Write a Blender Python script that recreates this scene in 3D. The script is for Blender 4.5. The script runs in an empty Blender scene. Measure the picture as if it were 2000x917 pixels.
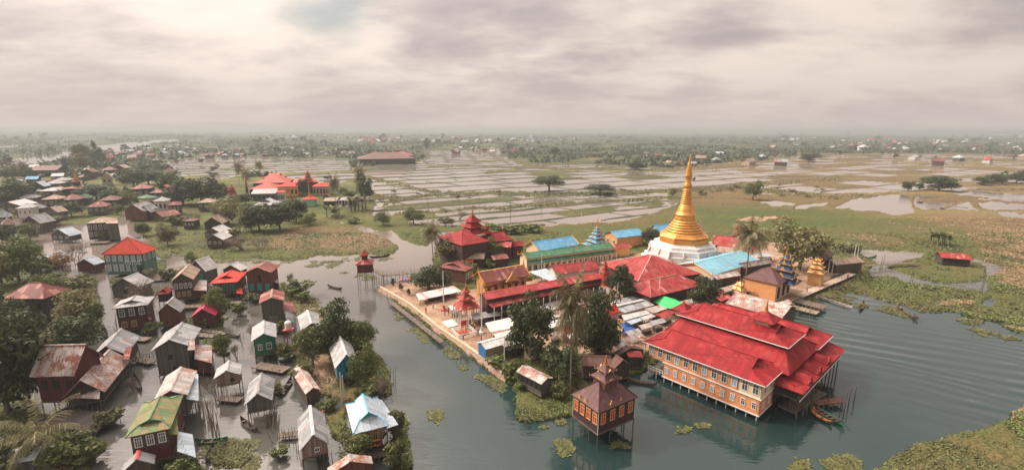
import bpy, math, random
import numpy as np
from mathutils import Vector, Matrix
random.seed(7)
rng = np.random.default_rng(7)
S = bpy.context.scene
COL = S.collection
R = math.radians

# ------------------------------------------------------------------ camera and survey
CH, CF, HOR, ROLL = 45.0, 930.0, 254.0, 0.004
PIT = math.atan((458.5 - HOR) / CF)
sp, cp = math.sin(PIT), math.cos(PIT)
sr, cr = math.sin(ROLL), math.cos(ROLL)

def unroll(px, py):
    dx, dy = px - 1000.0, py - 458.5
    return dx * cr + dy * sr, -dx * sr + dy * cr

def P(px, py, z=0.0):
    """survey: the point at height z seen at this place in the photograph"""
    u, v = unroll(px, py)
    u, v = u / CF, v / CF
    t = (CH - z) / (sp + v * cp)
    return Vector((u * t, (cp - v * sp) * t, z))

def Q(x, y, z):
    rz = z - CH
    yc = y * cp - rz * sp
    zc = -(y * sp + rz * cp)
    u, v = CF * x / yc, CF * zc / yc
    return 1000 + u * cr - v * sr, 458.5 + u * sr + v * cr

def zat(x, y, py, lo=-3.0, hi=140.0):
    for _ in range(40):
        m = (lo + hi) / 2
        if Q(x, y, m)[1] > py: lo = m
        else: hi = m
    return (lo + hi) / 2

def eave_height(px, py, yb, z0=0.0):
    lo, hi = z0, 40.0
    for _ in range(40):
        m = (lo + hi) / 2
        p = P(px, py, m)
        if Q(p.x, p.y, z0)[1] < yb: lo = m
        else: hi = m
    return (lo + hi) / 2

cam = bpy.data.cameras.new("camera")
cam.sensor_width = 36.0
cam.lens = CF / 2000.0 * 36.0
cam.clip_start, cam.clip_end = 0.5, 40000.0
cam_o = bpy.data.objects.new("camera", cam)
COL.objects.link(cam_o)
r0, u0, f0 = Vector((1, 0, 0)), Vector((0, sp, cp)), Vector((0, cp, -sp))
right, up = r0 * cr + u0 * sr, u0 * cr - r0 * sr
m = Matrix((right, up, -f0)).transposed().to_4x4()
m.translation = (0, 0, CH)
cam_o.matrix_world = m
S.camera = cam_o

# ------------------------------------------------------------------ node helpers
class NT:
    def __init__(s, nt):
        s.nt = nt; nt.nodes.clear()
    def n(s, t, ins=None, **kw):
        k = s.nt.nodes.new(t)
        for a, b in kw.items(): setattr(k, a, b)
        for a, b in (ins or {}).items():
            i = k.inputs[a]
            if isinstance(b, bpy.types.NodeSocket): s.nt.links.new(b, i)
            else:
                try: i.default_value = b
                except Exception: i.default_value = tuple(b) + (1.0,) if len(b) == 3 else b
        return k
    def math(s, op, a, b=None, clamp=False):
        k = s.nt.nodes.new('ShaderNodeMath'); k.operation = op; k.use_clamp = clamp
        for i, x in enumerate((a, b)):
            if x is None: continue
            if isinstance(x, bpy.types.NodeSocket): s.nt.links.new(x, k.inputs[i])
            else: k.inputs[i].default_value = x
        return k.outputs[0]
    def vmath(s, op, a, b=None):
        k = s.nt.nodes.new('ShaderNodeVectorMath'); k.operation = op
        for i, x in enumerate((a, b)):
            if x is None: continue
            if isinstance(x, bpy.types.NodeSocket): s.nt.links.new(x, k.inputs[i])
            else: k.inputs[i].default_value = x
        return k.outputs['Value' if op in ('DOT_PRODUCT', 'LENGTH', 'DISTANCE') else 'Vector']
    def mix(s, f, a, b, bt='MIX'):
        k = s.nt.nodes.new('ShaderNodeMix'); k.data_type = 'RGBA'; k.blend_type = bt; k.clamp_factor = True
        for i, x in ((0, f), (6, a), (7, b)):
            if isinstance(x, bpy.types.NodeSocket): s.nt.links.new(x, k.inputs[i])
            else: k.inputs[i].default_value = x if i == 0 else (tuple(x) + (1.0,))[:4]
        return k.outputs[2]
    def ramp(s, f, lo, hi):
        k = s.nt.nodes.new('ShaderNodeMapRange'); k.interpolation_type = 'SMOOTHSTEP'
        k.inputs[1].default_value = lo; k.inputs[2].default_value = hi
        s.nt.links.new(f, k.inputs[0])
        return k.outputs[0]
    def noise(s, vec, scale, detail=4.0, rough=0.55, dist=0.0):
        return s.n('ShaderNodeTexNoise', {'Vector': vec, 'Scale': scale, 'Detail': detail, 'Roughness': rough, 'Distortion': dist}).outputs[0]
    def scalev(s, vec, sc):
        return s.n('ShaderNodeMapping', {'Vector': vec, 'Scale': sc}).outputs[0]

MATS = {}
def new_mat(name):
    m = bpy.data.materials.new(name); m.use_nodes = True
    t = NT(m.node_tree); MATS[name] = m
    return m, t
def finish(t, color, rough=0.8, bump=None, bd=0.02, bs=0.6, metal=0.0, **ins):
    d = {'Base Color': color, 'Roughness': rough, 'Metallic': metal}
    d.update(ins)
    if bump is not None:
        d['Normal'] = t.n('ShaderNodeBump', {'Height': bump, 'Strength': bs, 'Distance': bd}).outputs[0]
    p = t.n('ShaderNodeBsdfPrincipled', d)
    t.n('ShaderNodeOutputMaterial', {'Surface': p.outputs[0]})

def c3(a, k): return tuple(min(1, x * k) for x in a)

def mat_plain(name, col, rough=0.75, var=0.22, sc=1.3, metal=0.0):
    if name in MATS: return MATS[name]
    m, t = new_mat(name)
    tc = t.n('ShaderNodeTexCoord')
    a = t.noise(tc.outputs['Object'], sc, 6, 0.65)
    b = t.noise(tc.outputs['Object'], sc * 7, 3, 0.6)
    f = t.math('ADD', t.math('MULTIPLY', a, 0.7), t.math('MULTIPLY', b, 0.3))
    c = t.mix(t.ramp(f, 0.3, 0.7), c3(col, 1 - var), c3(col, 1 + var))
    finish(t, c, rough, b, 0.02, 0.3, metal)
    return m

def mat_tin(name, col, rust=0.3, rcol=(0.2, 0.075, 0.045), rough=0.5, sheet=(0.9, 2.3), var=0.25, corr=True, fade=None):
    """corrugated sheets laid down the slope: sheet to sheet tone, rusty sheets, rust streaks"""
    if name in MATS: return MATS[name]
    m, t = new_mat(name)
    uv = t.n('ShaderNodeUVMap').outputs[0]
    oi = t.n('ShaderNodeObjectInfo')
    rnd = oi.outputs['Random']
    sep = t.n('ShaderNodeSeparateXYZ', {'Vector': uv})
    u, v = sep.outputs[0], sep.outputs[1]
    fu = t.math('FLOOR', t.math('DIVIDE', u, sheet[0]))
    v2 = t.math('ADD', v, t.math('MULTIPLY', fu, 0.37))
    fv = t.math('FLOOR', t.math('DIVIDE', v2, sheet[1]))
    cell = t.n('ShaderNodeCombineXYZ', {'X': fu, 'Y': fv, 'Z': t.math('MULTIPLY', rnd, 91.0)}).outputs[0]
    wn = t.n('ShaderNodeTexWhiteNoise', {'Vector': cell}, noise_dimensions='3D')
    w1 = wn.outputs[0]
    wc = t.n('ShaderNodeSeparateColor', {'Color': wn.outputs[1]})
    off = t.n('ShaderNodeCombineXYZ', {'X': u, 'Y': v, 'Z': t.math('MULTIPLY', rnd, 57.0)}).outputs[0]
    big = t.noise(off, 0.55, 5, 0.6)
    streak = t.noise(t.scalev(off, (5.0, 1.1, 1.0)), 1.0, 5, 0.68)
    fine = t.noise(off, 6.0, 3, 0.6)
    base = t.mix(w1, c3(col, 1 - var * 1.3), c3(col, 1 + var * 1.1))
    base = t.mix(t.math('MULTIPLY', t.ramp(streak, 0.45, 0.7), 0.5), base, c3(col, 0.5))
    if fade: base = t.mix(t.math('MULTIPLY', t.ramp(big, 0.45, 0.72), 0.6), base, fade)
    th = 0.5 + 0.32 * (0.5 - rust) * 2
    r1 = t.math('MULTIPLY', t.ramp(wc.outputs[0], 1 - rust * 0.75, 1 - rust * 0.75 + 0.08), t.ramp(fine, 0.25, 0.62))
    r2 = t.ramp(t.math('ADD', t.math('MULTIPLY', big, 0.6), t.math('MULTIPLY', streak, 0.4)), th - 0.02, th + 0.05)
    rf = t.math('MAXIMUM', r1, r2)
    rc = t.mix(fine, c3(rcol, 0.6), c3(rcol, 1.7))
    if rust <= 0: rf = 0.0
    colr = t.mix(rf, base, rc)
    # laps between sheets
    lap = t.math('MULTIPLY', t.math('LESS_THAN', t.math('FRACT', t.math('DIVIDE', v2, sheet[1])), 0.05), 0.7)
    seam = t.math('LESS_THAN', t.math('FRACT', t.math('DIVIDE', u, sheet[0])), 0.09)
    lap = t.math('MAXIMUM', lap, t.math('MULTIPLY', seam, 0.5))
    colr = t.mix(lap, colr, c3(col, 0.45))
    wv = t.math('SINE', t.math('MULTIPLY', u, 2 * math.pi / 0.16))
    edge = t.math('MULTIPLY', t.math('LESS_THAN', t.math('FRACT', t.math('DIVIDE', u, sheet[0])), 0.06), 1.0)
    hgt = t.math('ADD', t.math('MULTIPLY', wv, 0.25 if corr else 0.05), t.math('ADD', t.math('MULTIPLY', w1, 0.8), t.math('MULTIPLY', edge, 0.9)))
    finish(t, colr, rough + 0.1, hgt, 0.03, 0.7, 0.0, **{'Specular IOR Level': 0.22})
    return m

def mat_wood(name, col, var=0.35, rough=0.85, board=0.2, mode='v'):
    """weathered boards; u runs along the wall, v up it"""
    if name in MATS: return MATS[name]
    m, t = new_mat(name)
    uv = t.n('ShaderNodeUVMap').outputs[0]
    rnd = t.n('ShaderNodeObjectInfo').outputs['Random']
    sep = t.n('ShaderNodeSeparateXYZ', {'Vector': uv})
    u, v = (sep.outputs[0], sep.outputs[1]) if mode == 'v' else (sep.outputs[1], sep.outputs[0])
    fu = t.math('FLOOR', t.math('DIVIDE', u, board))
    cell = t.n('ShaderNodeCombineXYZ', {'X': fu, 'Y': t.math('MULTIPLY', rnd, 33.0)}).outputs[0]
    w = t.n('ShaderNodeTexWhiteNoise', {'Vector': cell}, noise_dimensions='3D').outputs[0]
    off = t.n('ShaderNodeCombineXYZ', {'X': u, 'Y': v, 'Z': t.math('MULTIPLY', rnd, 57.0)}).outputs[0]
    st = t.noise(t.scalev(off, (9, 0.8, 1)), 1.0, 4, 0.6)
    bg = t.noise(off, 0.7, 5, 0.6)
    f = t.math('ADD', t.math('ADD', t.math('MULTIPLY', w, 0.35), t.math('MULTIPLY', st, 0.35)), t.math('MULTIPLY', bg, 0.3))
    c = t.mix(t.ramp(f, 0.25, 0.75), c3(col, 1 - var), c3(col, 1 + var))
    gap = t.math('LESS_THAN', t.math('FRACT', t.math('DIVIDE', u, board)), 0.09)
    c = t.mix(t.math('MULTIPLY', gap, 0.6), c, c3(col, 0.25))
    finish(t, c, rough, t.math('ADD', t.math('MULTIPLY', gap, -1.0), w), 0.02, 0.5)
    return m

def mat_brick(name, col, mortar, rough=0.85):
    if name in MATS: return MATS[name]
    m, t = new_mat(name)
    uv = t.n('ShaderNodeUVMap').outputs[0]
    b = t.n('ShaderNodeTexBrick', {'Vector': uv, 'Color1': c3(col, 0.8), 'Color2': c3(col, 1.2), 'Mortar': mortar, 'Scale': 1.0, 'Mortar Size': 0.012,
                                   'Brick Width': 0.5, 'Row Height': 0.2})
    bg = t.noise(uv, 0.6, 5, 0.6)
    c = t.mix(t.math('MULTIPLY', t.ramp(bg, 0.4, 0.75), 0.45), b.outputs[0], c3(col, 0.6))
    finish(t, c, rough, b.outputs[1], 0.02, -0.4)
    return m

def mat_leaf(name, c1, c2, trans=0.25, rough=0.6):
    if name in MATS: return MATS[name]
    m, t = new_mat(name)
    g = t.n('ShaderNodeNewGeometry')
    oi = t.n('ShaderNodeObjectInfo')
    tc = t.n('ShaderNodeTexCoord')
    cl = t.noise(tc.outputs['Object'], 4.0, 3, 0.6)
    f = t.math('ADD', t.math('MULTIPLY', g.outputs['Random Per Island'], 0.55), t.math('MULTIPLY', cl, 0.45))
    c = t.mix(t.ramp(f, 0.15, 0.85), c1, c2)
    hs = t.n('ShaderNodeHueSaturation', {'Hue': t.math('ADD', 0.485, t.math('MULTIPLY', oi.outputs['Random'], 0.03)), 'Saturation': 0.95,
                                         'Value': t.math('ADD', 0.8, t.math('MULTIPLY', oi.outputs['Random'], 0.4)), 'Color': c})
    p = t.n('ShaderNodeBsdfPrincipled', {'Base Color': hs.outputs[0], 'Roughness': rough, 'Specular IOR Level': 0.3})
    tr = t.n('ShaderNodeBsdfTranslucent', {'Color': hs.outputs[0]})
    mx = t.n('ShaderNodeMixShader', {0: trans, 1: p.outputs[0], 2: tr.outputs[0]})
    t.n('ShaderNodeOutputMaterial', {'Surface': mx.outputs[0]})
    return m

# ------------------------------------------------------------------ mesh helpers
class MB:
    def __init__(s): s.v = []; s.f = []; s.mi = []; s.cur = 0
    def face(s, pts):
        b = len(s.v); s.v += [tuple(p) for p in pts]; s.f.append(tuple(range(b, b + len(pts)))); s.mi.append(s.cur)
    def slab(s, pts, t=0.09, d=(0, 0, -1)):
        """a sheet with thickness"""
        d = Vector(d) * t
        a = [Vector(p) for p in pts]; b = [p + d for p in a]; n = len(a)
        i = len(s.v); s.v += [tuple(p) for p in a + b]
        s.f.append(tuple(range(i, i + n))); s.f.append(tuple(range(i + 2 * n - 1, i + n - 1, -1))); s.mi += [s.cur] * 2
        for k in range(n):
            j = (k + 1) % n
            s.f.append((i + k, i + n + k, i + n + j, i + j)); s.mi.append(s.cur)
        return s
    def box(s, c, size, rz=0.0):
        x, y, z = size[0] / 2, size[1] / 2, size[2] / 2
        ca, sa = math.cos(rz), math.sin(rz)
        def q(a, b, e): return (c[0] + a * ca - b * sa, c[1] + a * sa + b * ca, c[2] + e)
        return s.slab([q(-x, -y, z), q(x, -y, z), q(x, y, z), q(-x, y, z)], size[2])
    def tube(s, p0, p1, ra, rb=None, n=6, cap=True):
        rb = ra if rb is None else rb
        p0, p1 = Vector(p0), Vector(p1)
        d = (p1 - p0).normalized()
        a = d.orthogonal().normalized(); b = d.cross(a)
        i = len(s.v)
        for p, r in ((p0, ra), (p1, rb)):
            for k in range(n):
                g = 2 * math.pi * k / n
                s.v.append(tuple(p + (a * math.cos(g) + b * math.sin(g)) * r))
        for k in range(n):
            j = (k + 1) % n
            s.f.append((i + k, i + j, i + n + j, i + n + k)); s.mi.append(s.cur)
        if cap:
            s.f.append(tuple(range(i + n, i + 2 * n))); s.mi.append(s.cur)
            s.f.append(tuple(range(i + n - 1, i - 1, -1))); s.mi.append(s.cur)
        return s
    def path(s, pts, rad, n=6):
        for k in range(len(pts) - 1):
            s.tube(pts[k], pts[k + 1], rad[k], rad[k + 1], n)
        return s
    def lathe(s, prof, n=24, c=(0, 0), sq=0.0, rot=0.0):
        """prof: (radius, z) bottom to top; sq squares the plan"""
        i = len(s.v); L = len(prof)
        for r, z in prof:
            for k in range(n):
                g = 2 * math.pi * k / n
                q = 1.0
                if sq:
                    q = 1 + sq * (1 / max(abs(math.cos(g)), abs(math.sin(g))) - 1)
                s.v.append((c[0] + r * q * math.cos(g + rot), c[1] + r * q * math.sin(g + rot), z))
        for l in range(L - 1):
            for k in range(n):
                j = (k + 1) % n
                s.f.append((i + l * n + k, i + l * n + j, i + (l + 1) * n + j, i + (l + 1) * n + k)); s.mi.append(s.cur)
        s.f.append(tuple(range(i + (L - 1) * n, i + L * n))); s.mi.append(s.cur)
        s.f.append(tuple(range(i + n - 1, i - 1, -1))); s.mi.append(s.cur)
        return s
    def mesh(s, name, mats, smooth=False, uv=True):
        me = bpy.data.meshes.new(name)
        me.from_pydata(s.v, [], s.f)
        for mt in (mats if isinstance(mats, (list, tuple)) else [mats]): me.materials.append(mt)
        if isinstance(mats, (list, tuple)) and len(mats) > 1:
            me.polygons.foreach_set('material_index', s.mi)
        if smooth: me.polygons.foreach_set('use_smooth', [True] * len(me.polygons))
        if uv:
            l = me.uv_layers.new(name='UVMap').data
            for p in me.polygons:
                nn = p.normal
                h = Vector((-nn.y, nn.x, 0))
                h = h.normalized() if h.length > 0.02 else Vector((1, 0, 0))
                w = nn.cross(h)
                for li in p.loop_indices:
                    co = me.vertices[me.loops[li].vertex_index].co
                    l[li].uv = (co.dot(h), co.dot(w))
        me.update()
        return me
    def build(s, name, mats, parent=None, smooth=False, uv=True):
        return place(name, s.mesh(name, mats, smooth, uv), parent)

def place(name, me, parent=None, loc=None, rz=None, scale=None):
    o = bpy.data.objects.new(name, me); COL.objects.link(o)
    if parent is not None: o.parent = parent
    if loc is not None: o.location = loc
    if rz is not None: o.rotation_euler = (0, 0, rz)
    if scale is not None: o.scale = scale
    return o

def tag(o, label=None, cat=None, group=None, kind=None):
    if label: o['label'] = label
    if cat: o['category'] = cat
    if group: o['group'] = group
    if kind: o['kind'] = kind
    return o

def thing(name, label, cat, loc=(0, 0, 0), rz=0.0, group=None):
    o = bpy.data.objects.new(name, None); COL.objects.link(o)
    o.location = loc; o.rotation_euler = (0, 0, rz); o.empty_display_size = 0.3
    return tag(o, label, cat, group)

def copy_tree(o, parent=None):
    c = o.copy(); COL.objects.link(c)
    if parent is not None: c.parent = parent
    for ch in KIDS.get(o.name, ()): copy_tree(ch, c)
    return c
KIDS = {}
def remember(o):
    for x in bpy.data.objects:
        if x.parent: KIDS.setdefault(x.parent.name, [])
    for x in bpy.data.objects:
        if x.parent and x not in KIDS[x.parent.name]: KIDS[x.parent.name].append(x)

def raw_mesh(name, verts, quads, mat, smooth=False, k=4):
    me = bpy.data.meshes.new(name)
    nv, nf = len(verts), len(quads)
    me.vertices.add(nv); me.vertices.foreach_set('co', np.asarray(verts, np.float32).ravel())
    me.loops.add(nf * k); me.loops.foreach_set('vertex_index', np.asarray(quads, np.int32).ravel())
    me.polygons.add(nf); me.polygons.foreach_set('loop_start', np.arange(0, nf * k, k, dtype=np.int32))
    me.polygons.foreach_set('loop_total', np.full(nf, k, np.int32))
    if smooth: me.polygons.foreach_set('use_smooth', np.ones(nf, bool))
    me.materials.append(mat)
    me.update(calc_edges=True); me.validate()
    return me
# ------------------------------------------------------------------ daylight
SUN_AZ, SUN_EL = R(-62), R(44)
sdir = Vector((math.sin(SUN_AZ) * math.cos(SUN_EL), math.cos(SUN_AZ) * math.cos(SUN_EL), math.sin(SUN_EL)))
sl = bpy.data.lights.new('sun', 'SUN'); sl.energy = 4.3; sl.angle = R(2.5); sl.color = (1.0, 0.86, 0.70)
so = bpy.data.objects.new('sun', sl); COL.objects.link(so)
ldir = Vector((math.sin(R(-80)) * math.cos(R(38)), math.cos(R(-80)) * math.cos(R(38)), math.sin(R(38))))
so.rotation_euler = ldir.to_track_quat('Z', 'Y').to_euler()

W = bpy.data.worlds.new("World"); S.world = W; W.use_nodes = True
t = NT(W.node_tree)
d = t.n('ShaderNodeTexCoord').outputs['Generated']
sky = t.n('ShaderNodeTexSky', sky_type='NISHITA', sun_disc=False, sun_elevation=SUN_EL, sun_rotation=SUN_AZ, air_density=1.5, dust_density=3.0)
sx = t.n('ShaderNodeSeparateXYZ', {'Vector': d})
dz = t.math('MAXIMUM', sx.outputs[2], 0.0)
dn = t.math('ADD', dz, 0.24)
pv = t.n('ShaderNodeCombineXYZ', {'X': t.math('DIVIDE', sx.outputs[0], dn), 'Y': t.math('DIVIDE', sx.outputs[1], dn), 'Z': 0.35})
n1 = t.noise(t.scalev(pv.outputs[0], (1.0, 1.25, 1)), 1.0, 4.5, 0.5, 0.2)
n2 = t.noise(t.scalev(pv.outputs[0], (1.0, 1.5, 1)), 2.4, 5, 0.52, 0.25)
n3 = t.noise(t.scalev(pv.outputs[0], (1.0, 1.6, 1)), 6.0, 5, 0.55, 0.4)
nf = t.math('ADD', t.math('ADD', t.math('MULTIPLY', n1, 0.66), t.math('MULTIPLY', n2, 0.24)), t.math('MULTIPLY', n3, 0.10))
cl = t.ramp(nf, 0.37, 0.62)
ccol = t.mix(cl, (0.56, 0.48, 0.475), (1.03, 0.88, 0.77))
# cloud is brightest where it veils the sun
gdir = (math.sin(R(-50)) * math.cos(R(58)), math.cos(R(-50)) * math.cos(R(58)), math.sin(R(58)))
sd = t.vmath('DOT_PRODUCT', d, gdir)
ang = t.math('ARCCOSINE', t.math('MINIMUM', t.math('MAXIMUM', sd, -1.0), 1.0))
def lobe(w, k): return t.math('MULTIPLY', t.math('POWER', 2.71828, t.math('MULTIPLY', t.math('POWER', t.math('DIVIDE', ang, w), 2.0), -1.0)), k)
g = t.math('ADD', t.math('ADD', lobe(1.15, 0.42), lobe(0.38, 17.0)), 0.79)
ccol = t.vmath('MULTIPLY', ccol, t.n('ShaderNodeCombineXYZ', {'X': g, 'Y': g, 'Z': g}).outputs[0])
# a thin place in the cloud
hv = Vector(((650 - 1000) / CF, cp - (36 - 458.5) / CF * sp, -sp - (36 - 458.5) / CF * cp)).normalized()
hd = t.vmath('DISTANCE', t.vmath('MULTIPLY', d, (1, 1, 1.7)), (hv.x, hv.y, hv.z * 1.7))
hole = t.math('MULTIPLY', t.math('SUBTRACT', 1.0, t.ramp(t.math('ADD', hd, t.math('MULTIPLY', t.math('SUBTRACT', n2, 0.5), 0.2)), 0.0, 0.13)), 0.75)
low = t.ramp(dz, 0.0, 0.16)
hz = t.mix(low, (0.56, 0.455, 0.43), (1, 1, 1))
hazy = t.vmath('MULTIPLY', (0.66, 0.565, 0.535), (1.0, 1.0, 1.0))
ccol = t.mix(t.math('ADD', t.math('MULTIPLY', low, 0.75), 0.25), hazy, ccol)
b1 = t.n('ShaderNodeBackground', {'Color': sky.outputs[0], 'Strength': 0.08})
b2 = t.n('ShaderNodeBackground', {'Color': ccol, 'Strength': 1.0})
cover = t.math('SUBTRACT', 0.97, hole)
ms = t.n('ShaderNodeMixShader', {0: cover, 1: b1.outputs[0], 2: b2.outputs[0]})
t.n('ShaderNodeOutputWorld', {'Surface': ms.outputs[0]})

S.view_settings.view_transform = 'Standard'; S.view_settings.look = 'None'
S.view_settings.exposure = 0.0; S.view_settings.gamma = 1.0; S.view_settings.use_curve_mapping = False
S.cycles.use_denoising = True
S.cycles.max_bounces = 6; S.cycles.diffuse_bounces = 3; S.cycles.glossy_bounces = 3; S.cycles.volume_bounces = 1
S.cycles.transparent_max_bounces = 6; S.cycles.caustics_reflective = False; S.cycles.caustics_refractive = False
S.cycles.sample_clamp_indirect = 6.0

# ------------------------------------------------------------------ the lie of the land, surveyed from the photograph
X0, X1, Y0, Y1 = -500, 2500, 254, 1120
HH, WW = Y1 - Y0, X1 - X0
gy, gx = np.mgrid[Y0:Y1, X0:X1].astype(np.float32)
gx += 0.5; gy += 0.5
_dx, _dy = gx - 1000, gy - 458.5
_u, _v = (_dx * cr + _dy * sr) / CF, (-_dx * sr + _dy * cr) / CF
_den = np.maximum(sp + _v * cp, 0.0006)
_t = CH / _den
wx, wy = _u * _t, (cp - _v * sp) * _t

WARP = None
def fill(poly, warp=True):
    m = np.zeros((HH, WW), bool)
    ox, oy = WARP if (warp and WARP is not None) else (0.0, 0.0)
    pts = np.array(poly, np.float32)
    y0, y1 = max(Y0, int(pts[:, 1].min()) - 9), min(Y1, int(pts[:, 1].max()) + 10)
    if y1 <= y0: return m
    sl_ = slice(y0 - Y0, y1 - Y0)
    yy = gy[sl_] + (oy[sl_] if warp and WARP is not None else 0); xx = gx[sl_] + (ox[sl_] if warp and WARP is not None else 0)
    ins = np.zeros(yy.shape, bool)
    n = len(pts)
    for i in range(n):
        ax, ay = pts[i]; bx, by = pts[(i + 1) % n]
        if ay == by: continue
        c = ((ay > yy) != (by > yy)) & (xx < (bx - ax) * (yy - ay) / (by - ay) + ax)
        ins ^= c
    m[y0 - Y0:y1 - Y0] = ins
    return m

def stroke(pts, w0, w1=None):
    m = np.zeros((HH, WW), bool)
    w1 = w0 if w1 is None else w1
    n = len(pts) - 1
    for i in range(n):
        (ax, ay), (bx, by) = pts[i], pts[i + 1]
        wa, wb = w0 + (w1 - w0) * i / n, w0 + (w1 - w0) * (i + 1) / n
        L = math.hypot(bx - ax, by - ay); nx, ny = -(by - ay) / L, (bx - ax) / L
        m |= fill([(ax + nx * wa / 2, ay + ny * wa / 2), (bx + nx * wb / 2, by + ny * wb / 2), (bx - nx * wb / 2, by - ny * wb / 2), (ax - nx * wa / 2, ay - ny * wa / 2)], True)
    return m

def blur(a, r):
    a = a.astype(np.float32)
    for ax in (0, 1):
        for _ in range(2):
            k = 2 * r + 1
            p = np.pad(a, [(r + 1, r) if i == ax else (0, 0) for i in (0, 1)], mode='edge')
            c = np.cumsum(p, axis=ax, dtype=np.float64)
            a = ((c[k:] - c[:-k]) if ax == 0 else (c[:, k:] - c[:, :-k])).astype(np.float32) / k
    return a

def vnoise(x, y, seed):
    """value noise, numpy"""
    xi, yi = np.floor(x).astype(np.int64), np.floor(y).astype(np.int64)
    fx, fy = x - xi, y - yi
    fx, fy = fx * fx * (3 - 2 * fx), fy * fy * (3 - 2 * fy)
    def h(a, b):
        v = (a * 374761393 + b * 668265263 + seed * 1442695041) & 0x7fffffff
        v = ((v ^ (v >> 13)) * 1274126177) & 0x7fffffff
        return ((v ^ (v >> 16)) & 0xffff) / 65535.0
    return (h(xi, yi) * (1 - fx) + h(xi + 1, yi) * fx) * (1 - fy) + (h(xi, yi + 1) * (1 - fx) + h(xi + 1, yi + 1) * fx) * fy
def fbm(x, y, seed, o=4):
    s, a, tt = 0, 0.5, 0
    for i in range(o):
        s = s + a * vnoise(x * 2 ** i, y * 2 ** i, seed + i); tt += a; a *= 0.55
    return s / tt

_k = np.clip((gy - 262) / 160, 0.12, 1.0)
WARP = ((fbm(gx / 26, gy / 12, 81, 4) - 0.5) * 26 * _k, (fbm(gx / 24, gy / 11, 87, 4) - 0.5) * 11 * _k)
land = np.zeros((HH, WW), bool)
# everything past the village stands above the water, until fields and rivers are cut out of it
land |= fill([(-500, 254), (2500, 254), (2500, 470), (2000, 600), (1500, 470), (1290, 440), (1000, 445), (860, 452), (845, 470), (835, 484), (790, 466), (760, 452),
              (720, 444), (668, 432), (640, 434), (700, 447), (740, 456), (770, 468), (779, 484), (768, 494), (700, 497), (620, 500), (560, 509), (500, 505), (430, 508), (362, 498), (330, 490),
              (300, 488), (285, 472), (262, 462), (235, 440), (205, 425), (160, 440), (40, 428), (-500, 440)])
for p in (
    # complex
    [(738, 563), (800, 556), (838, 545), (842, 520), (850, 498), (880, 470), (1000, 445), (1290, 440), (1500, 470), (1690, 488), (1706, 515), (1660, 541), (1600, 566), (1585, 584),
     (1535, 612), (1500, 626), (1420, 645), (1290, 700), (1262, 722), (1200, 745), (1120, 770), (1085, 780), (1010, 782), (1000, 748), (982, 740), (880, 672)],
    [(1008, 800), (1012, 776), (1110, 770), (1128, 790), (1108, 812), (1060, 822), (1020, 820)],
    # right marsh
    [(1480, 470), (1700, 488), (1730, 480), (2500, 440), (2500, 690), (2100, 668), (2000, 655), (1965, 636), (1905, 622), (1870, 608), (1800, 612), (1745, 590), (1700, 582), (1660, 572), (1615, 590), (1590, 584), (1600, 560), (1680, 525)],
    # bank, bottom right
    [(1690, 960), (1722, 915), (1762, 885), (1830, 860), (1880, 850), (1925, 838), (1968, 826), (1980, 808), (2020, 796), (2500, 700), (2500, 1120), (1640, 1120)],
    # left village gardens
    [(-500, 470), (0, 488), (60, 496), (75, 530), (110, 545), (150, 540), (186, 545), (195, 600), (200, 640), (185, 668), (140, 662), (110, 655), (0, 676), (-500, 700)],
    [(-500, 720), (0, 740), (60, 780), (110, 835), (180, 850), (195, 880), (170, 930), (-500, 1120)],
    [(268, 470), (300, 488), (330, 498), (318, 540), (296, 548), (284, 520)],
    # islets
    [(545, 560), (575, 556), (604, 582), (640, 608), (652, 630), (600, 622), (560, 604)],
    [(575, 700), (590, 640), (640, 614), (690, 634), (714, 660), (746, 700), (762, 745), (758, 770), (700, 792), (640, 772), (598, 756)],
    [(410, 880), (440, 862), (486, 866), (494, 895), (470, 912), (420, 908)],
    [(640, 800), (680, 800), (665, 860), (648, 850)],
    [(780, 800), (796, 830), (800, 917), (770, 917), (770, 830)],
    [(330, 905), (345, 895), (385, 900), (400, 930), (330, 930)],
    [(385, 590), (420, 590), (440, 640), (420, 690), (395, 660)],
    [(545, 556), (556, 548), (568, 560), (556, 566)],
): land |= fill(p)

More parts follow.
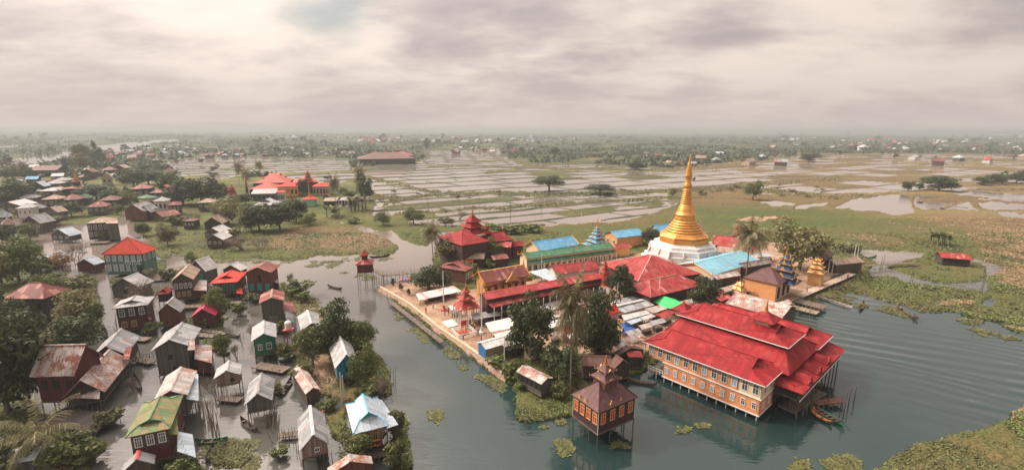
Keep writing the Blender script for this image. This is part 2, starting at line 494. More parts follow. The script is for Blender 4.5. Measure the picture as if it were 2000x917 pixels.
cut = np.zeros((HH, WW), bool)
for p in (
    # the river, upper left
    [(-500, 352), (-500, 330), (0, 318), (50, 307), (100, 300), (150, 292), (200, 284), (252, 278), (348, 271), (352, 274), (290, 282), (262, 289), (236, 296), (190, 303), (100, 322), (40, 334), (0, 341), (-300, 372)],
    [(-500, 303), (-100, 290), (60, 281), (150, 279), (60, 284), (-100, 297)],
    # canal by the grass point
    [(664, 432), (700, 442), (745, 455), (790, 468), (833, 486), (850, 500), (840, 520), (800, 540), (770, 500), (779, 484), (765, 468), (740, 458), (700, 450), (668, 438)],
    [(36, 480), (26, 430), (36, 424), (48, 480)],
    [(160, 480), (150, 440), (260, 446), (286, 470), (236, 470), (238, 500), (190, 500)],
    [(232, 440), (236, 408), (242, 408), (260, 446)],
    # pond, stream round the marsh island
    [(1674, 494), (1690, 488), (1740, 488), (1808, 493), (1806, 500), (1780, 505), (1745, 514), (1720, 518), (1762, 530), (1806, 546), (1850, 550), (1905, 552), (1932, 545), (1936, 560), (1934, 576), (1945, 594),
     (1958, 604), (1920, 602), (1922, 590), (1935, 582), (1932, 572), (1900, 566), (1850, 560), (1800, 556), (1760, 546), (1700, 536), (1690, 526), (1710, 515), (1700, 505)],
    [(1895, 500), (1925, 510), (1944, 516), (1962, 530), (1945, 537), (1935, 545), (1930, 548), (1928, 538), (1926, 522), (1890, 506)],
    # big ponds on the right
    [(1628, 406), (1668, 390), (1720, 382), (1768, 379), (1778, 392), (1787, 416), (1760, 420), (1700, 414)],
    [(1550, 404), (1590, 396), (1620, 394), (1600, 404), (1570, 408)],
    [(1790, 386), (1850, 384), (1880, 388), (1904, 396), (1912, 410), (1880, 412), (1796, 408), (1784, 395)],
    [(1900, 388), (2000, 386), (2200, 392), (2500, 400), (2500, 440), (2000, 427), (1962, 422), (1920, 405)],
    [(1852, 374), (1890, 373), (2000, 378), (2500, 386), (2500, 392), (2000, 390), (1900, 384)],
    [(1480, 396), (1512, 392), (1560, 398), (1520, 402)],
    # open water among the red monastery's fields
    [(728, 360), (800, 362), (850, 372), (770, 384), (735, 390)],
): cut |= fill(p)
for p in ([(1776, 378), (1784, 396), (1796, 420)], [(1880, 384), (1908, 402), (1940, 420), (1980, 432)], [(1905, 392), (2100, 397)], [(1800, 397), (1906, 402)],
          [(1800, 391), (1890, 392)], [(1920, 412), (2200, 416)]):
    cut &= ~stroke(p, 4.5)
land &= ~cut

# flooded paddies between the dikes
pad = np.zeros((HH, WW), bool)
for p in ([(720, 430), (740, 385), (690, 350), (690, 332), (820, 318), (830, 296), (980, 292), (1010, 320), (1180, 322), (1290, 330), (1460, 318), (1560, 304), (1800, 300), (2500, 310),
           (2500, 360), (1900, 372), (1640, 376), (1480, 380), (1480, 362), (1300, 376), (1320, 398), (1240, 428), (1060, 441), (1000, 442), (860, 440), (800, 434)],
          [(330, 345), (320, 315), (420, 306), (690, 312), (690, 350), (660, 360), (500, 340), (420, 350), (360, 360)],
          [(1800, 396), (1800, 385), (1880, 384), (1910, 410), (1800, 410)]):
    pad |= fill(p)
def wdir(a, b):
    p, q = P(*a), P(*b); v = np.array([q.x - p.x, q.y - p.y]); return v / np.linalg.norm(v)
d1 = wdir((755, 409), (985, 391)); d2 = wdir((803, 391), (867, 408))
Mi = np.linalg.inv(np.array([d1, d2]).T)
wa, wb = Mi[0, 0] * wx + Mi[0, 1] * wy, Mi[1, 0] * wx + Mi[1, 1] * wy
wob = (fbm(wx / 60, wy / 60, 5) - 0.5)
spc = np.where(gy > 379, 17.0, 33.0)
mpp = (wx * wx + wy * wy) / (CH * CF)
rb = (wb + wob * 14) / spc
row = np.floor(rb)
ra = (wa + wob * 20) / 46.0 + ((row * 0.37) % 1.0)
colm = np.floor(ra)
def hsh(a, b, s):
    v = np.sin(a * 127.1 + b * 311.7 + s * 74.7) * 43758.5453
    return v - np.floor(v)
eb = np.minimum(rb - row, 1 - (rb - row)) * spc
ea = np.minimum(ra - colm, 1 - (ra - colm)) * 46.0
dist = np.hypot(wx, wy)
bw = np.maximum(0.8, mpp * 0.58) * (0.8 + 1.0 * hsh(row, 0 * row, 3) ** 2)
bund = (eb < bw) | (ea < np.maximum(1.2, dist / CF * 1.6) * (.7 + .8 * hsh(colm, row, 9)))
rightness = np.clip((gx - 1330) / 350, 0, 1)
pveg = 0.14 + 0.36 * rightness - 0.10 * np.clip((1150 - gx) / 400, 0, 1)
veg = (hsh(row, colm, 1) + (fbm(wx / 25, wy / 25, 11) - 0.5) * 0.22) < pveg
water_cell = pad & ~veg
land = (land & ~pad) | (pad & ~water_cell) | (pad & (gy < 292))
# broad dikes across the fields
dike = np.zeros((HH, WW), bool)
for p, w in (([(690, 352), (735, 384), (800, 388), (850, 380), (930, 377), (1060, 380), (1180, 377), (1300, 372), (1480, 360), (1640, 350)], 7),
             ([(690, 340), (745, 350), (800, 366), (860, 374)], 6), ([(745, 398), (800, 388), (860, 380)], 4), ([(765, 420), (860, 412), (1000, 405), (1120, 396), (1320, 386)], 4),
             ([(1020, 322), (1090, 330), (1300, 334), (1480, 322)], 5), ([(830, 320), (960, 324), (1090, 330)], 3), ([(1330, 372), (1480, 371), (1640, 386)], 8),
             ([(1640, 386), (1760, 375), (1900, 372)], 5)):
    dike |= stroke(p, w)
land |= dike

m = blur(land, 1)
rough = fbm(wx / 2.2, wy / 2.2, 21, 3) * 0.5 + fbm(wx / 7, wy / 7, 22, 3) * 0.5 - 0.5
near = np.clip(1.2 - dist / 260, 0.0, 1.0)
m2 = blur(land, 4)
mm = np.where(gy > 432, m2 + rough * 0.9 * (m2 > 0.02), np.where(blur(pad, 3) > .05, land * 1.0, m))
# drifting weed near the shores
HT = np.clip((mm - 0.5) * 1.6, -0.5, 0.30)
raised = fill([(738, 561), (800, 554), (836, 545), (848, 515), (900, 480), (1000, 455), (1290, 446), (1500, 474), (1670, 500), (1690, 515), (1645, 540), (1590, 566), (1575, 584),
               (1530, 606), (1470, 622), (1400, 640), (1288, 690), (1240, 716), (1180, 730), (1100, 742), (1050, 752), (1000, 742), (982, 736), (860, 648)], False)
HT += np.clip(blur(raised, 2) * 1.5 - 0.4, 0, 1) * 0.75

# what grows where: r straw, g bare earth, b lush
dry = np.full((HH, WW), 0.35, np.float32)
def paint(a, poly, v, r=6):
    k = blur(fill(poly), r); return a * (1 - k) + v * k
dry = paint(dry, [(1300, 300), (2500, 295), (2500, 440), (1850, 440), (1640, 410), (1480, 400), (1330, 400)], 0.78, 8)
dry = paint(dry, [(560, 440), (740, 452), (770, 480), (620, 488), (520, 480)], 0.72, 6)
dry = paint(dry, [(1870, 415), (2500, 410), (2500, 700), (1960, 560), (1900, 480)], 0.72, 8)
dry = paint(dry, [(1840, 568), (1905, 574), (1900, 595), (1830, 592)], 0.95, 3)
dry = paint(dry, [(1500, 432), (1800, 440), (1860, 480), (1700, 484), (1560, 470)], 0.42, 6)
dry = paint(dry, [(1360, 408), (1640, 408), (1700, 430), (1560, 450), (1400, 450)], 0.25, 5)
dry = paint(dry, [(1640, 540), (1900, 560), (1920, 590), (1700, 590)], 0.3, 4)
dry = paint(dry, [(1690, 850), (2500, 700), (2500, 1120), (1600, 1120)], 0.5, 10)
dry = paint(dry, [(560, 560), (700, 560), (780, 800), (570, 800)], 0.6, 6)
dry = paint(dry, [(1050, 424), (1320, 400), (1330, 430), (1200, 440), (1050, 444)], 0.72, 4)
dry = paint(dry, [(690, 300), (1320, 300), (1320, 430), (720, 430)], 0.42, 6)
dry = paint(dry, [(-500, 254), (2500, 254), (2500, 300), (-500, 300)], 0.3, 6)
dry = paint(dry, [(1540, 296), (2500, 300), (2500, 330), (1540, 314)], 0.8, 3)
earth = np.zeros((HH, WW), np.float32)
earth = paint(earth, [(738, 561), (830, 548), (900, 575), (1000, 560), (1250, 500), (1540, 470), (1640, 536), (1530, 606), (1400, 640), (1240, 700), (1080, 700), (985, 735), (860, 648)], 1.0, 2)
earth = paint(earth, [(945, 690), (1060, 690), (1180, 700), (1180, 760), (985, 745)], 0.15, 4)
earth = paint(earth, [(1438, 427), (1520, 424), (1524, 428), (1480, 433), (1440, 432)], 1.0, 1)
earth = paint(earth, [(600, 690), (650, 690), (650, 740), (620, 745)], 0.6, 4)
earth = paint(earth, [(290, 545), (330, 530), (335, 560), (300, 590)], 0.35, 4)

# the ground: one sheet from under the camera to the horizon
ys = np.concatenate([[254.15, 254.4, 254.8, 255.4, 256.2, 257], np.arange(258, 300, 0.9), np.arange(300, 460, 1.2), np.arange(460, 1112, 2.3)])
xs = np.arange(-494, 2494, 2.6)
UX, UY = np.meshgrid(xs, ys)
fx = 1000 + (UX - 1000) * cr - (UY - 458.5) * sr
fy = 458.5 + (UX - 1000) * sr + (UY - 458.5) * cr
ix = np.clip((fx - X0).astype(int), 0, WW - 1); iy = np.clip((fy - Y0).astype(int), 0, HH - 1)
uu, vv = (UX - 1000) / CF, (UY - 458.5) / CF
tt = CH / np.maximum(sp + vv * cp, 1e-5)
GX, GY = uu * tt, (cp - vv * sp) * tt
hz_ = HT[iy, ix].astype(np.float64)
bump = (fbm(GX / 1.6, GY / 1.6, 31, 3) - 0.5) * 0.55 + (fbm(GX / 9, GY / 9, 33, 3) - 0.5) * 0.5
bare = earth[iy, ix]
hz_ = hz_ + np.where(hz_ > 0.04, bump * (1 - np.clip(bare * 1.3, 0, 1)) * np.clip(GY / 60, 0.5, 1.3), 0)
hz_ = np.where((HT[iy, ix] > 0.05), np.maximum(hz_, 0.05), np.minimum(hz_, -0.06))
nR, nC = UX.shape
idx = np.arange(nR * nC).reshape(nR, nC)
quads = np.stack([idx[1:, :-1], idx[1:, 1:], idx[:-1, 1:], idx[:-1, :-1]], -1).reshape(-1, 4)

gm, t = new_mat('ground')
at = t.n('ShaderNodeVertexColor', layer_name='grow').outputs[0]
asp = t.n('ShaderNodeSeparateColor', {'Color': at})
pos = t.n('ShaderNodeNewGeometry').outputs['Position']
a1 = t.noise(pos, 0.035, 6, 0.6); a0 = t.noise(t.scalev(pos, (0.006, 0.012, 1)), 1.0, 6, 0.62); a2 = t.noise(pos, 0.35, 5, 0.65); a3 = t.noise(pos, 2.2, 4, 0.7)
mixn = t.math('ADD', t.math('ADD', t.math('MULTIPLY', a1, 0.5), t.math('MULTIPLY', a2, 0.35)), t.math('MULTIPLY', a3, 0.25))
dr = t.ramp(t.math('ADD', t.math('MULTIPLY', t.math('SUBTRACT', mixn, 0.55), 2.2), asp.outputs[0]), 0.15, 0.85)
green = t.mix(t.ramp(a3, 0.3, 0.7), (0.030, 0.046, 0.014), (0.098, 0.115, 0.030))
green = t.mix(t.ramp(a2, 0.4, 0.7), green, (0.055, 0.078, 0.02))
straw = t.mix(t.ramp(a3, 0.3, 0.75), (0.065, 0.046, 0.024), (0.21, 0.142, 0.068))
gc = t.mix(dr, green, straw)
band = t.noise(t.scalev(pos, (0.0035, 0.035, 1)), 1.0, 5, 0.6)
bf = t.ramp(t.n('ShaderNodeSeparateXYZ', {'Vector': pos}).outputs[1], 200, 330)
gc = t.mix(t.math('MULTIPLY', t.math('MULTIPLY', t.ramp(band, 0.5, 0.62), bf), 0.75), gc, (0.035, 0.042, 0.022))
gc = t.mix(t.math('MULTIPLY', t.math('MULTIPLY', t.ramp(t.math('SUBTRACT', 1.0, band), 0.53, 0.66), bf), 0.6), gc, (0.23, 0.20, 0.075))
scrub = t.math('MULTIPLY', t.ramp(a0, 0.40, 0.55), t.ramp(t.n('ShaderNodeSeparateXYZ', {'Vector': pos}).outputs[1], 500, 1100))
gc = t.mix(t.math('MULTIPLY', scrub, 0.85), gc, (0.02, 0.032, 0.018))
soil = t.mix(t.ramp(t.math('ADD', t.math('MULTIPLY', a2, 0.6), t.math('MULTIPLY', a3, 0.4)), 0.35, 0.68), (0.19, 0.12, 0.08), (0.40, 0.275, 0.185))
gc = t.mix(t.ramp(t.math('ADD', asp.outputs[1], t.math('MULTIPLY', t.math('SUBTRACT', a2, 0.5), 0.5)), 0.35, 0.6), gc, soil)
finish(t, gc, 0.95, t.math('ADD', a3, a2), 0.35, 0.5, **{'Specular IOR Level': 0.15})
V = np.stack([GX, GY, hz_], -1).reshape(-1, 3)
gme = raw_mesh('ground', V, quads, gm, True)
ca = gme.color_attributes.new('grow', 'FLOAT_COLOR', 'POINT')
cc = np.stack([dry[iy, ix], bare, 0 * bare, 0 * bare + 1], -1).reshape(-1, 4).astype(np.float32)
ca.data.foreach_set('color', cc.ravel())
tag(place('ground', gme), kind='structure')

# water: one level sheet
wm, t = new_mat('water')
pos = t.n('ShaderNodeNewGeometry').outputs['Position']
px_ = t.n('ShaderNodeSeparateXYZ', {'Vector': pos})
w1 = t.noise(t.scalev(pos, (0.55, 1.5, 1)), 1.0, 3, 0.55)
w2 = t.noise(pos, 0.11, 3, 0.5)
# boat wakes crossing the open lagoon on the right
calm = t.noise(pos, 0.03, 2, 0.5)
wk = t.n('ShaderNodeTexWave', {'Vector': t.n('ShaderNodeMapping', {'Vector': pos, 'Rotation': (0, 0, R(-66))}).outputs[0], 'Scale': 0.075, 'Distortion': 3.2, 'Detail': 2.0, 'Detail Scale': 0.45}, wave_type='BANDS', bands_direction='X').outputs[1]
wk2 = t.n('ShaderNodeTexWave', {'Vector': t.n('ShaderNodeMapping', {'Vector': pos, 'Rotation': (0, 0, R(-52))}).outputs[0], 'Scale': 0.12, 'Distortion': 4.5, 'Detail': 2.0, 'Detail Scale': 0.35}, wave_type='BANDS', bands_direction='X').outputs[1]
patch = t.ramp(t.noise(pos, 0.06, 3, 0.6), 0.38, 0.6)
wk = t.math('ADD', t.math('MULTIPLY', wk, patch), t.math('MULTIPLY', t.math('MULTIPLY', wk2, t.math('SUBTRACT', 1.0, patch)), 0.5))
reg = t.math('MULTIPLY', t.ramp(px_.outputs[0], 45, 75), t.ramp(t.noise(pos, 0.022, 2, 0.5), 0.36, 0.62))
hgt = t.math('ADD', t.math('ADD', t.math('MULTIPLY', w1, 0.055), t.math('MULTIPLY', w2, 0.10)), t.math('MULTIPLY', t.math('MULTIPLY', wk, reg), 0.42))
silt_sheen = t.ramp(t.math('ADD', px_.outputs[0], t.math('MULTIPLY', t.math('SUBTRACT', calm, 0.5), 60)), -42, -8)
wc = t.mix(silt_sheen, (0.08, 0.078, 0.07), (0.014, 0.032, 0.031))  # paler on the left: silt plus reflected sky put into the colour
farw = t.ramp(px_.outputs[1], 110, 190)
wc = t.mix(t.math('MULTIPLY', farw, 0.9), wc, (0.20, 0.165, 0.14))  # far water paler: silt and mirrored horizon sky put into its colour
hgt = t.math('MULTIPLY', hgt, t.math('SUBTRACT', 1.0, t.math('MULTIPLY', t.ramp(px_.outputs[1], 120, 240), 0.85)))
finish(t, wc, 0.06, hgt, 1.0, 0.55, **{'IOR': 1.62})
me = bpy.data.meshes.new('water')
me.from_pydata([(-15000, -50, 0), (15000, -50, 0), (15000, 15000, 0), (-15000, 15000, 0)], [], [(0, 1, 2, 3)])
me.materials.append(wm)
tag(place('water', me), kind='structure')

# raised earth dikes, overgrown, dividing the flooded fields
dm, t = new_mat('dike')
pos = t.n('ShaderNodeNewGeometry').outputs['Position']
da = t.noise(pos, 0.6, 5, 0.65); db = t.noise(pos, 0.02, 4, 0.6)
dr_ = t.ramp(t.math('ADD', t.math('MULTIPLY', t.n('ShaderNodeSeparateXYZ', {'Vector': pos}).outputs[0], 0.0016), db), 0.45, 1.05)
finish(t, t.mix(dr_, t.mix(t.ramp(da, .3, .7), (0.022, 0.032, 0.014), (0.07, 0.075, 0.03)), t.mix(t.ramp(da, .3, .7), (0.07, 0.05, 0.025), (0.20, 0.14, 0.065))), 0.95, da, .3, .5)
DM = np.array([d1, d2]).T
def inpad(x, y):
    yc = y * cp + CH * sp; zc = -(y * sp - CH * cp)
    u_, v_ = CF * x / yc, CF * zc / yc
    px, py = 1000 + u_ * cr - v_ * sr, 458.5 + u_ * sr + v_ * cr
    ix_, iy_ = (px - X0).astype(int), (py - Y0).astype(int)
    ok = (ix_ >= 0) & (ix_ < WW) & (iy_ >= 0) & (iy_ < HH)
    return ok & pad[np.clip(iy_, 0, HH - 1), np.clip(ix_, 0, WW - 1)]
dv, df = [], []
def strip(A, B, w, h):
    n = len(A); P_ = A[:, None] * d1 + B[:, None] * d2
    ok = inpad(P_[:, 0], P_[:, 1])
    T = np.gradient(P_, axis=0); T /= np.linalg.norm(T, axis=1, keepdims=True); Nn = np.stack([-T[:, 1], T[:, 0]], 1)
    ww = w * rng.uniform(.6, 1.4, n)[:, None]; hh = h * rng.uniform(.5, 1.4, n)
    base = len(dv); 
    for k in range(n):
        p, q = P_[k], Nn[k] * ww[k]
        dv.extend([(p[0] - q[0], p[1] - q[1], -.1), (p[0] - q[0] * .5, p[1] - q[1] * .5, hh[k]), (p[0] + q[0] * .5, p[1] + q[1] * .5, hh[k]), (p[0] + q[0], p[1] + q[1], -.1)])
    for k in range(n - 1):
        if ok[k] and ok[k + 1]:
            for j in range(3): df.append((base + 4 * k + j, base + 4 * k + j + 1, base + 4 * k + 5 + j, base + 4 * k + 4 + j))
wa_p, wb_p = wa[pad], wb[pad]
for near_ in (True, False):
    sel_ = pad & ((gy > 379) if near_ else (gy <= 379)); sp_ = 17.0 if near_ else 33.0
    k0, k1 = int(wb[sel_].min() / sp_) - 1, int(wb[sel_].max() / sp_) + 1
    a0_, a1_ = wa[sel_].min(), wa[sel_].max()
    zone = lambda A, B: (A, B)
    for k in range(k0, k1 + 1):
        A = np.arange(a0_, a1_, 7.0 if near_ else 12.0); B = np.full_like(A, k * sp_)
        w0_ = A[:, None] * d1 + B[:, None] * d2
        B = B - (fbm(w0_[:, 0] / 60, w0_[:, 1] / 60, 5) - .5) * 14
        w0_ = A[:, None] * d1 + B[:, None] * d2
        pyy = 458.5 + CF * (-(w0_[:, 1] * sp - CH * cp)) / (w0_[:, 1] * cp + CH * sp)
        m_ = (pyy > 377) if near_ else (pyy <= 381)
        if m_.sum() > 2:
            ii = np.nonzero(m_)[0]; A2, B2 = A[ii[0]:ii[-1] + 1], B[ii[0]:ii[-1] + 1]
            hs_ = hsh(float(k), 0.0, 3)
            strip(A2, B2, (.7 if near_ else 1.0) * (1 + 1.2 * hs_ ** 2), (.28 if near_ else .30) * (1 + hs_))
            off_ = (k * 0.37) % 1.0
            for c_ in np.arange(math.floor(a0_ / 46), math.ceil(a1_ / 46)):
                ax = (c_ - off_) * 46.0
                if A2[0] < ax < A2[-1] and hsh(c_, float(k), 4) < .85:
                    b0 = float(np.interp(ax, A2, B2))
                    strip(np.full(5, ax) + np.linspace(0, 3, 5), np.linspace(b0, b0 + sp_, 5), .7 if near_ else 1.1, .28 if near_ else .3)
tag(place('field_dikes', raw_mesh('field_dikes', np.array(dv), np.array(df), dm)), kind='structure')

# the air
hm = bpy.data.materials.new('haze'); hm.use_nodes = True
t = NT(hm.node_tree)
vol = t.n('ShaderNodeVolumePrincipled', {'Color': (0.41, 0.45, 0.475, 1), 'Density': 0.00031, 'Anisotropy': 0.15})
t.n('ShaderNodeOutputMaterial', {'Volume': vol.outputs[0]})
hb = MB().box((0, 7400, 28.5), (31000, 15400, 61.0))
tag(hb.build('haze', hm, uv=False), 'pale morning haze lying over the lake, fields and far villages', 'haze', kind='stuff')
# ------------------------------------------------------------------ materials for things
tin_grey = mat_tin('tin_grey', (0.29, 0.295, 0.30), 0.13, var=0.3)
tin_pale = mat_tin('tin_pale', (0.37, 0.37, 0.37), 0.05, var=0.18)
tin_blue = mat_tin('tin_bluish', (0.40, 0.47, 0.52), 0.02, var=0.15)
tin_mixed = mat_tin('tin_mixed', (0.42, 0.38, 0.355), 0.36)
tin_rusty = mat_tin('tin_rusty', (0.46, 0.41, 0.38), 0.47, var=0.35)
tin_brown = mat_tin('tin_brown', (0.15, 0.075, 0.06), 0.25, var=0.3, rcol=(0.10, 0.05, 0.035))
tin_redbrown = mat_tin('tin_redbrown', (0.21, 0.062, 0.05), 0.3, var=0.3, rcol=(0.33, 0.17, 0.13))
tin_tan = mat_tin('tin_tan', (0.33, 0.25, 0.19), 0.25)
tin_red = mat_tin('tin_red', (0.225, 0.011, 0.014), 0.0, var=0.14, rough=0.6, sheet=(1.0, 6.0), fade=(0.36, 0.05, 0.045))
tin_orange = mat_tin('tin_orange_red', (0.50, 0.04, 0.02), 0.0, var=0.06, rough=0.55)
tin_oldred = mat_tin('tin_old_red', (0.29, 0.03, 0.03), 0.12, rcol=(0.36, 0.2, 0.17), var=0.25, fade=(0.38, 0.12, 0.10))
tin_magenta = mat_tin('tin_crimson', (0.36, 0.03, 0.07), 0.08, rcol=(0.4, 0.2, 0.2))
tin_green = mat_tin('tin_green', (0.13, 0.19, 0.075), 0.45, rcol=(0.17, 0.115, 0.05), var=0.35)
tin_dgreen = mat_tin('tin_dark_green', (0.05, 0.16, 0.09), 0.05, var=0.2, fade=(0.14, 0.2, 0.12))
tin_sky = mat_tin('tin_sky_blue', (0.10, 0.30, 0.47), 0.0, var=0.1, fade=(0.25, 0.42, 0.52))
tin_lblue = mat_tin('tin_light_blue', (0.20, 0.42, 0.52), 0.0, var=0.1)
tin_purple = mat_tin('tin_purple_brown', (0.115, 0.055, 0.055), 0.0, var=0.15, sheet=(0.9, 0.55), corr=False)
tin_white = mat_tin('tin_white', (0.50, 0.49, 0.48), 0.03, var=0.12)
blue_ridge = mat_plain('blue_ridge', (0.10, 0.36, 0.55), 0.5, 0.1)
teal_ridge = mat_plain('teal_trim', (0.04, 0.30, 0.28), 0.5, 0.1)
wood_grey = mat_wood('wood_grey', (0.0936, 0.0828, 0.072))
wood_brown = mat_wood('wood_brown', (0.0756, 0.0504, 0.036))
wood_dark = mat_wood('wood_dark', (0.0396, 0.0288, 0.0238))
wood_red = mat_wood('wood_red', (0.0936, 0.018, 0.018))
wood_redbrown = mat_wood('wood_redbrown', (0.1368, 0.0468, 0.0324))
wood_pink = mat_wood('wood_pinkish', (0.24, 0.165, 0.14))
wood_green = mat_wood('wood_green', (0.02, 0.12, 0.06))
wood_teal = mat_wood('wood_teal', (0.085, 0.16, 0.135))
wood_blue = mat_wood('wood_blue', (0.01, 0.16, 0.25))
wood_maroon = mat_wood('wood_maroon', (0.0612, 0.0216, 0.0252), mode='h')
wood_plank = mat_wood('wood_plank', (0.1152, 0.09, 0.0684), board=0.25)
bamboo = mat_plain('bamboo', (0.20, 0.16, 0.11), 0.8, 0.35)
post_wood = mat_plain('post_wood', (0.085, 0.065, 0.05), 0.9, 0.35)
white_wall = mat_plain('white_wall', (0.52, 0.50, 0.48), 0.8, 0.12)
white_stone = mat_plain('white_wash', (0.52, 0.495, 0.475), 0.75, 0.14, 0.5)
cream_wall = mat_plain('cream_wall', (0.66, 0.52, 0.34), 0.75, 0.1)
orange_wall = mat_plain('orange_wall', (0.62, 0.30, 0.12), 0.75, 0.12)
orange_brick = mat_brick('orange_brick', (0.66, 0.255, 0.11), (0.5, 0.33, 0.2))
pink_wall = mat_plain('pink_wall', (0.55, 0.27, 0.28), 0.8, 0.12)
mint_wall = mat_plain('mint_wall', (0.25, 0.52, 0.36), 0.8, 0.12)
beige_wall = mat_plain('beige_wall', (0.34, 0.26, 0.19), 0.85, 0.2)
red_paint = mat_plain('red_paint', (0.42, 0.03, 0.03), 0.5, 0.12)
orange_paint = mat_plain('orange_paint', (0.62, 0.25, 0.05), 0.55, 0.12)
yellow_paint = mat_plain('yellow_paint', (0.62, 0.40, 0.14), 0.55, 0.12)
white_paint = mat_plain('white_paint', (0.72, 0.70, 0.67), 0.55, 0.08)
teal_paint = mat_plain('teal_paint', (0.03, 0.26, 0.26), 0.5, 0.12)
green_paint = mat_plain('green_paint', (0.02, 0.22, 0.09), 0.5, 0.12)
blue_paint = mat_plain('blue_paint', (0.03, 0.14, 0.36), 0.5, 0.12)
black_paint = mat_plain('black_paint', (0.02, 0.02, 0.022), 0.6, 0.1)
dark_in = mat_plain('dark_interior', (0.022, 0.019, 0.018), 0.9, 0.2)  # near black, stands in for the shade inside openings
glass = mat_plain('window_glass', (0.06, 0.075, 0.085), 0.12, 0.3)
glass_pale = mat_plain('window_glass_pale', (0.30, 0.36, 0.42), 0.15, 0.2)
concrete = mat_plain('concrete', (0.38, 0.30, 0.25), 0.9, 0.22, 0.8)
stone = mat_brick('stone_wall', (0.36, 0.24, 0.175), (0.22, 0.15, 0.11))
pave = mat_brick('paving', (0.52, 0.35, 0.235), (0.4, 0.26, 0.17))
gold = mat_plain('gold', (0.62, 0.29, 0.065), 0.42, 0.28, 0.9, 0.5)
gold_carved = mat_plain('gold_carved', (0.60, 0.34, 0.12), 0.5, 0.4, 4.0, 0.35)
tarp_green = mat_plain('green_tarpaulin', (0.02, 0.42, 0.10), 0.55, 0.15)
tarp_blue = mat_plain('blue_tarpaulin', (0.03, 0.13, 0.42), 0.55, 0.2)
skin = mat_plain('skin', (0.30, 0.16, 0.10), 0.6, 0.1)
hair_m = mat_plain('black_hair', (0.015, 0.013, 0.012), 0.6, 0.1)
bark = mat_plain('bark', (0.13, 0.10, 0.08), 0.95, 0.35, 2.0)
palm_bark = mat_plain('palm_bark', (0.19, 0.15, 0.12), 0.95, 0.3, 3.0)
lf_mid = mat_leaf('leaf_mid', (0.055, 0.08, 0.02), (0.19, 0.21, 0.06))
lf_dark = mat_leaf('leaf_dark', (0.022, 0.036, 0.014), (0.09, 0.11, 0.036))
lf_olive = mat_leaf('leaf_olive', (0.075, 0.07, 0.025), (0.23, 0.20, 0.085))
lf_dry = mat_leaf('leaf_dry', (0.09, 0.065, 0.042), (0.22, 0.165, 0.115), 0.15)
lf_autumn = mat_leaf('leaf_autumn', (0.16, 0.085, 0.025), (0.38, 0.21, 0.06))
lf_palm = mat_leaf('leaf_palm', (0.085, 0.085, 0.032), (0.26, 0.23, 0.10), 0.2, 0.5)
lf_far = mat_leaf('leaf_far', (0.028, 0.05, 0.02), (0.10, 0.125, 0.05))
lf_weed = mat_leaf('leaf_weed', (0.045, 0.058, 0.018), (0.18, 0.18, 0.058), 0.2)
lf_straw = mat_leaf('leaf_straw', (0.20, 0.14, 0.07), (0.48, 0.34, 0.17), 0.2)

# ------------------------------------------------------------------ trees (unit size: one high, one wide; scaled where they stand)
def leaf_quads(cen, nrm, size, asp=1.6):
    n = len(cen)
    a = rng.normal(size=(n, 3)); a -= (a * nrm).sum(1, keepdims=True) * nrm
    a /= np.linalg.norm(a, axis=1, keepdims=True)
    b = np.cross(nrm, a)
    s = size * rng.uniform(0.6, 1.3, (n, 1))
    a, b = a * s * asp * 0.5, b * s * 0.5
    v = np.stack([cen - a, cen - b * 0.9 + a * 0.1, cen + a, cen + b * 0.9 + a * 0.1], 1).reshape(-1, 3)
    return v, np.arange(4 * n).reshape(-1, 4)

def crown_mesh(name, mat, n, leaf, clumps, z0=0.25, shape='round', hollow=0.55, seed=0):
    r = np.random.default_rng(seed)
    cs, rs = [], []
    for _ in range(clumps):
        for _ in range(60):
            p = r.uniform(-1, 1, 3)
            if np.linalg.norm(p) < 1: break
        h = p[2] * 0.5 + 0.5
        if shape == 'round': wr = 0.40
        elif shape == 'cone': wr = 0.47 * (1 - 0.88 * h) ** 0.75; p[0:2] *= 1.0
        elif shape == 'wide': wr = 0.46 * (1.1 - .5 * h); h = 0.22 + h * 0.68
        elif shape == 'column': wr = 0.40 * (1 - 0.75 * abs(h - 0.4)) * r.uniform(0.6, 1.1)
        else: wr = 0.42
        if shape in ('cone', 'column'): pp = p[:2] / max(1e-6, math.sqrt(max(1e-6, 1 - p[2] ** 2))) if False else p[:2] * 1.25
        else: pp = p[:2]
        zz = z0 + (1 - z0) * (0.06 + 0.86 * h)
        cs.append((pp[0] * wr, pp[1] * wr, zz)); rs.append(r.uniform(0.11, 0.19) * (0.65 if shape in ('cone', 'column') else 1))
    cs, rs = np.array(cs), np.array(rs)
    k = r.choice(len(cs), n, p=rs ** 2 / (rs ** 2).sum())
    d = r.normal(size=(n, 3)); d /= np.linalg.norm(d, axis=1, keepdims=True)
    d[:, 2] = np.where(r.random(n) < 0.6, np.abs(d[:, 2]), d[:, 2])
    rad = rs[k] * (hollow + (1 - hollow) * r.random(n) ** 0.5) * r.uniform(0.8, 1.2, n)
    c = cs[k] + d * rad[:, None] * np.array([1, 1, 0.85])
    c[:, 2] = np.clip(c[:, 2], 0.02, 1.0)
    nn = d + r.normal(size=(n, 3)) * 0.55; nn /= np.linalg.norm(nn, axis=1, keepdims=True)
    v, q = leaf_quads(c, nn, leaf)
    return raw_mesh(name, v, q, mat), cs

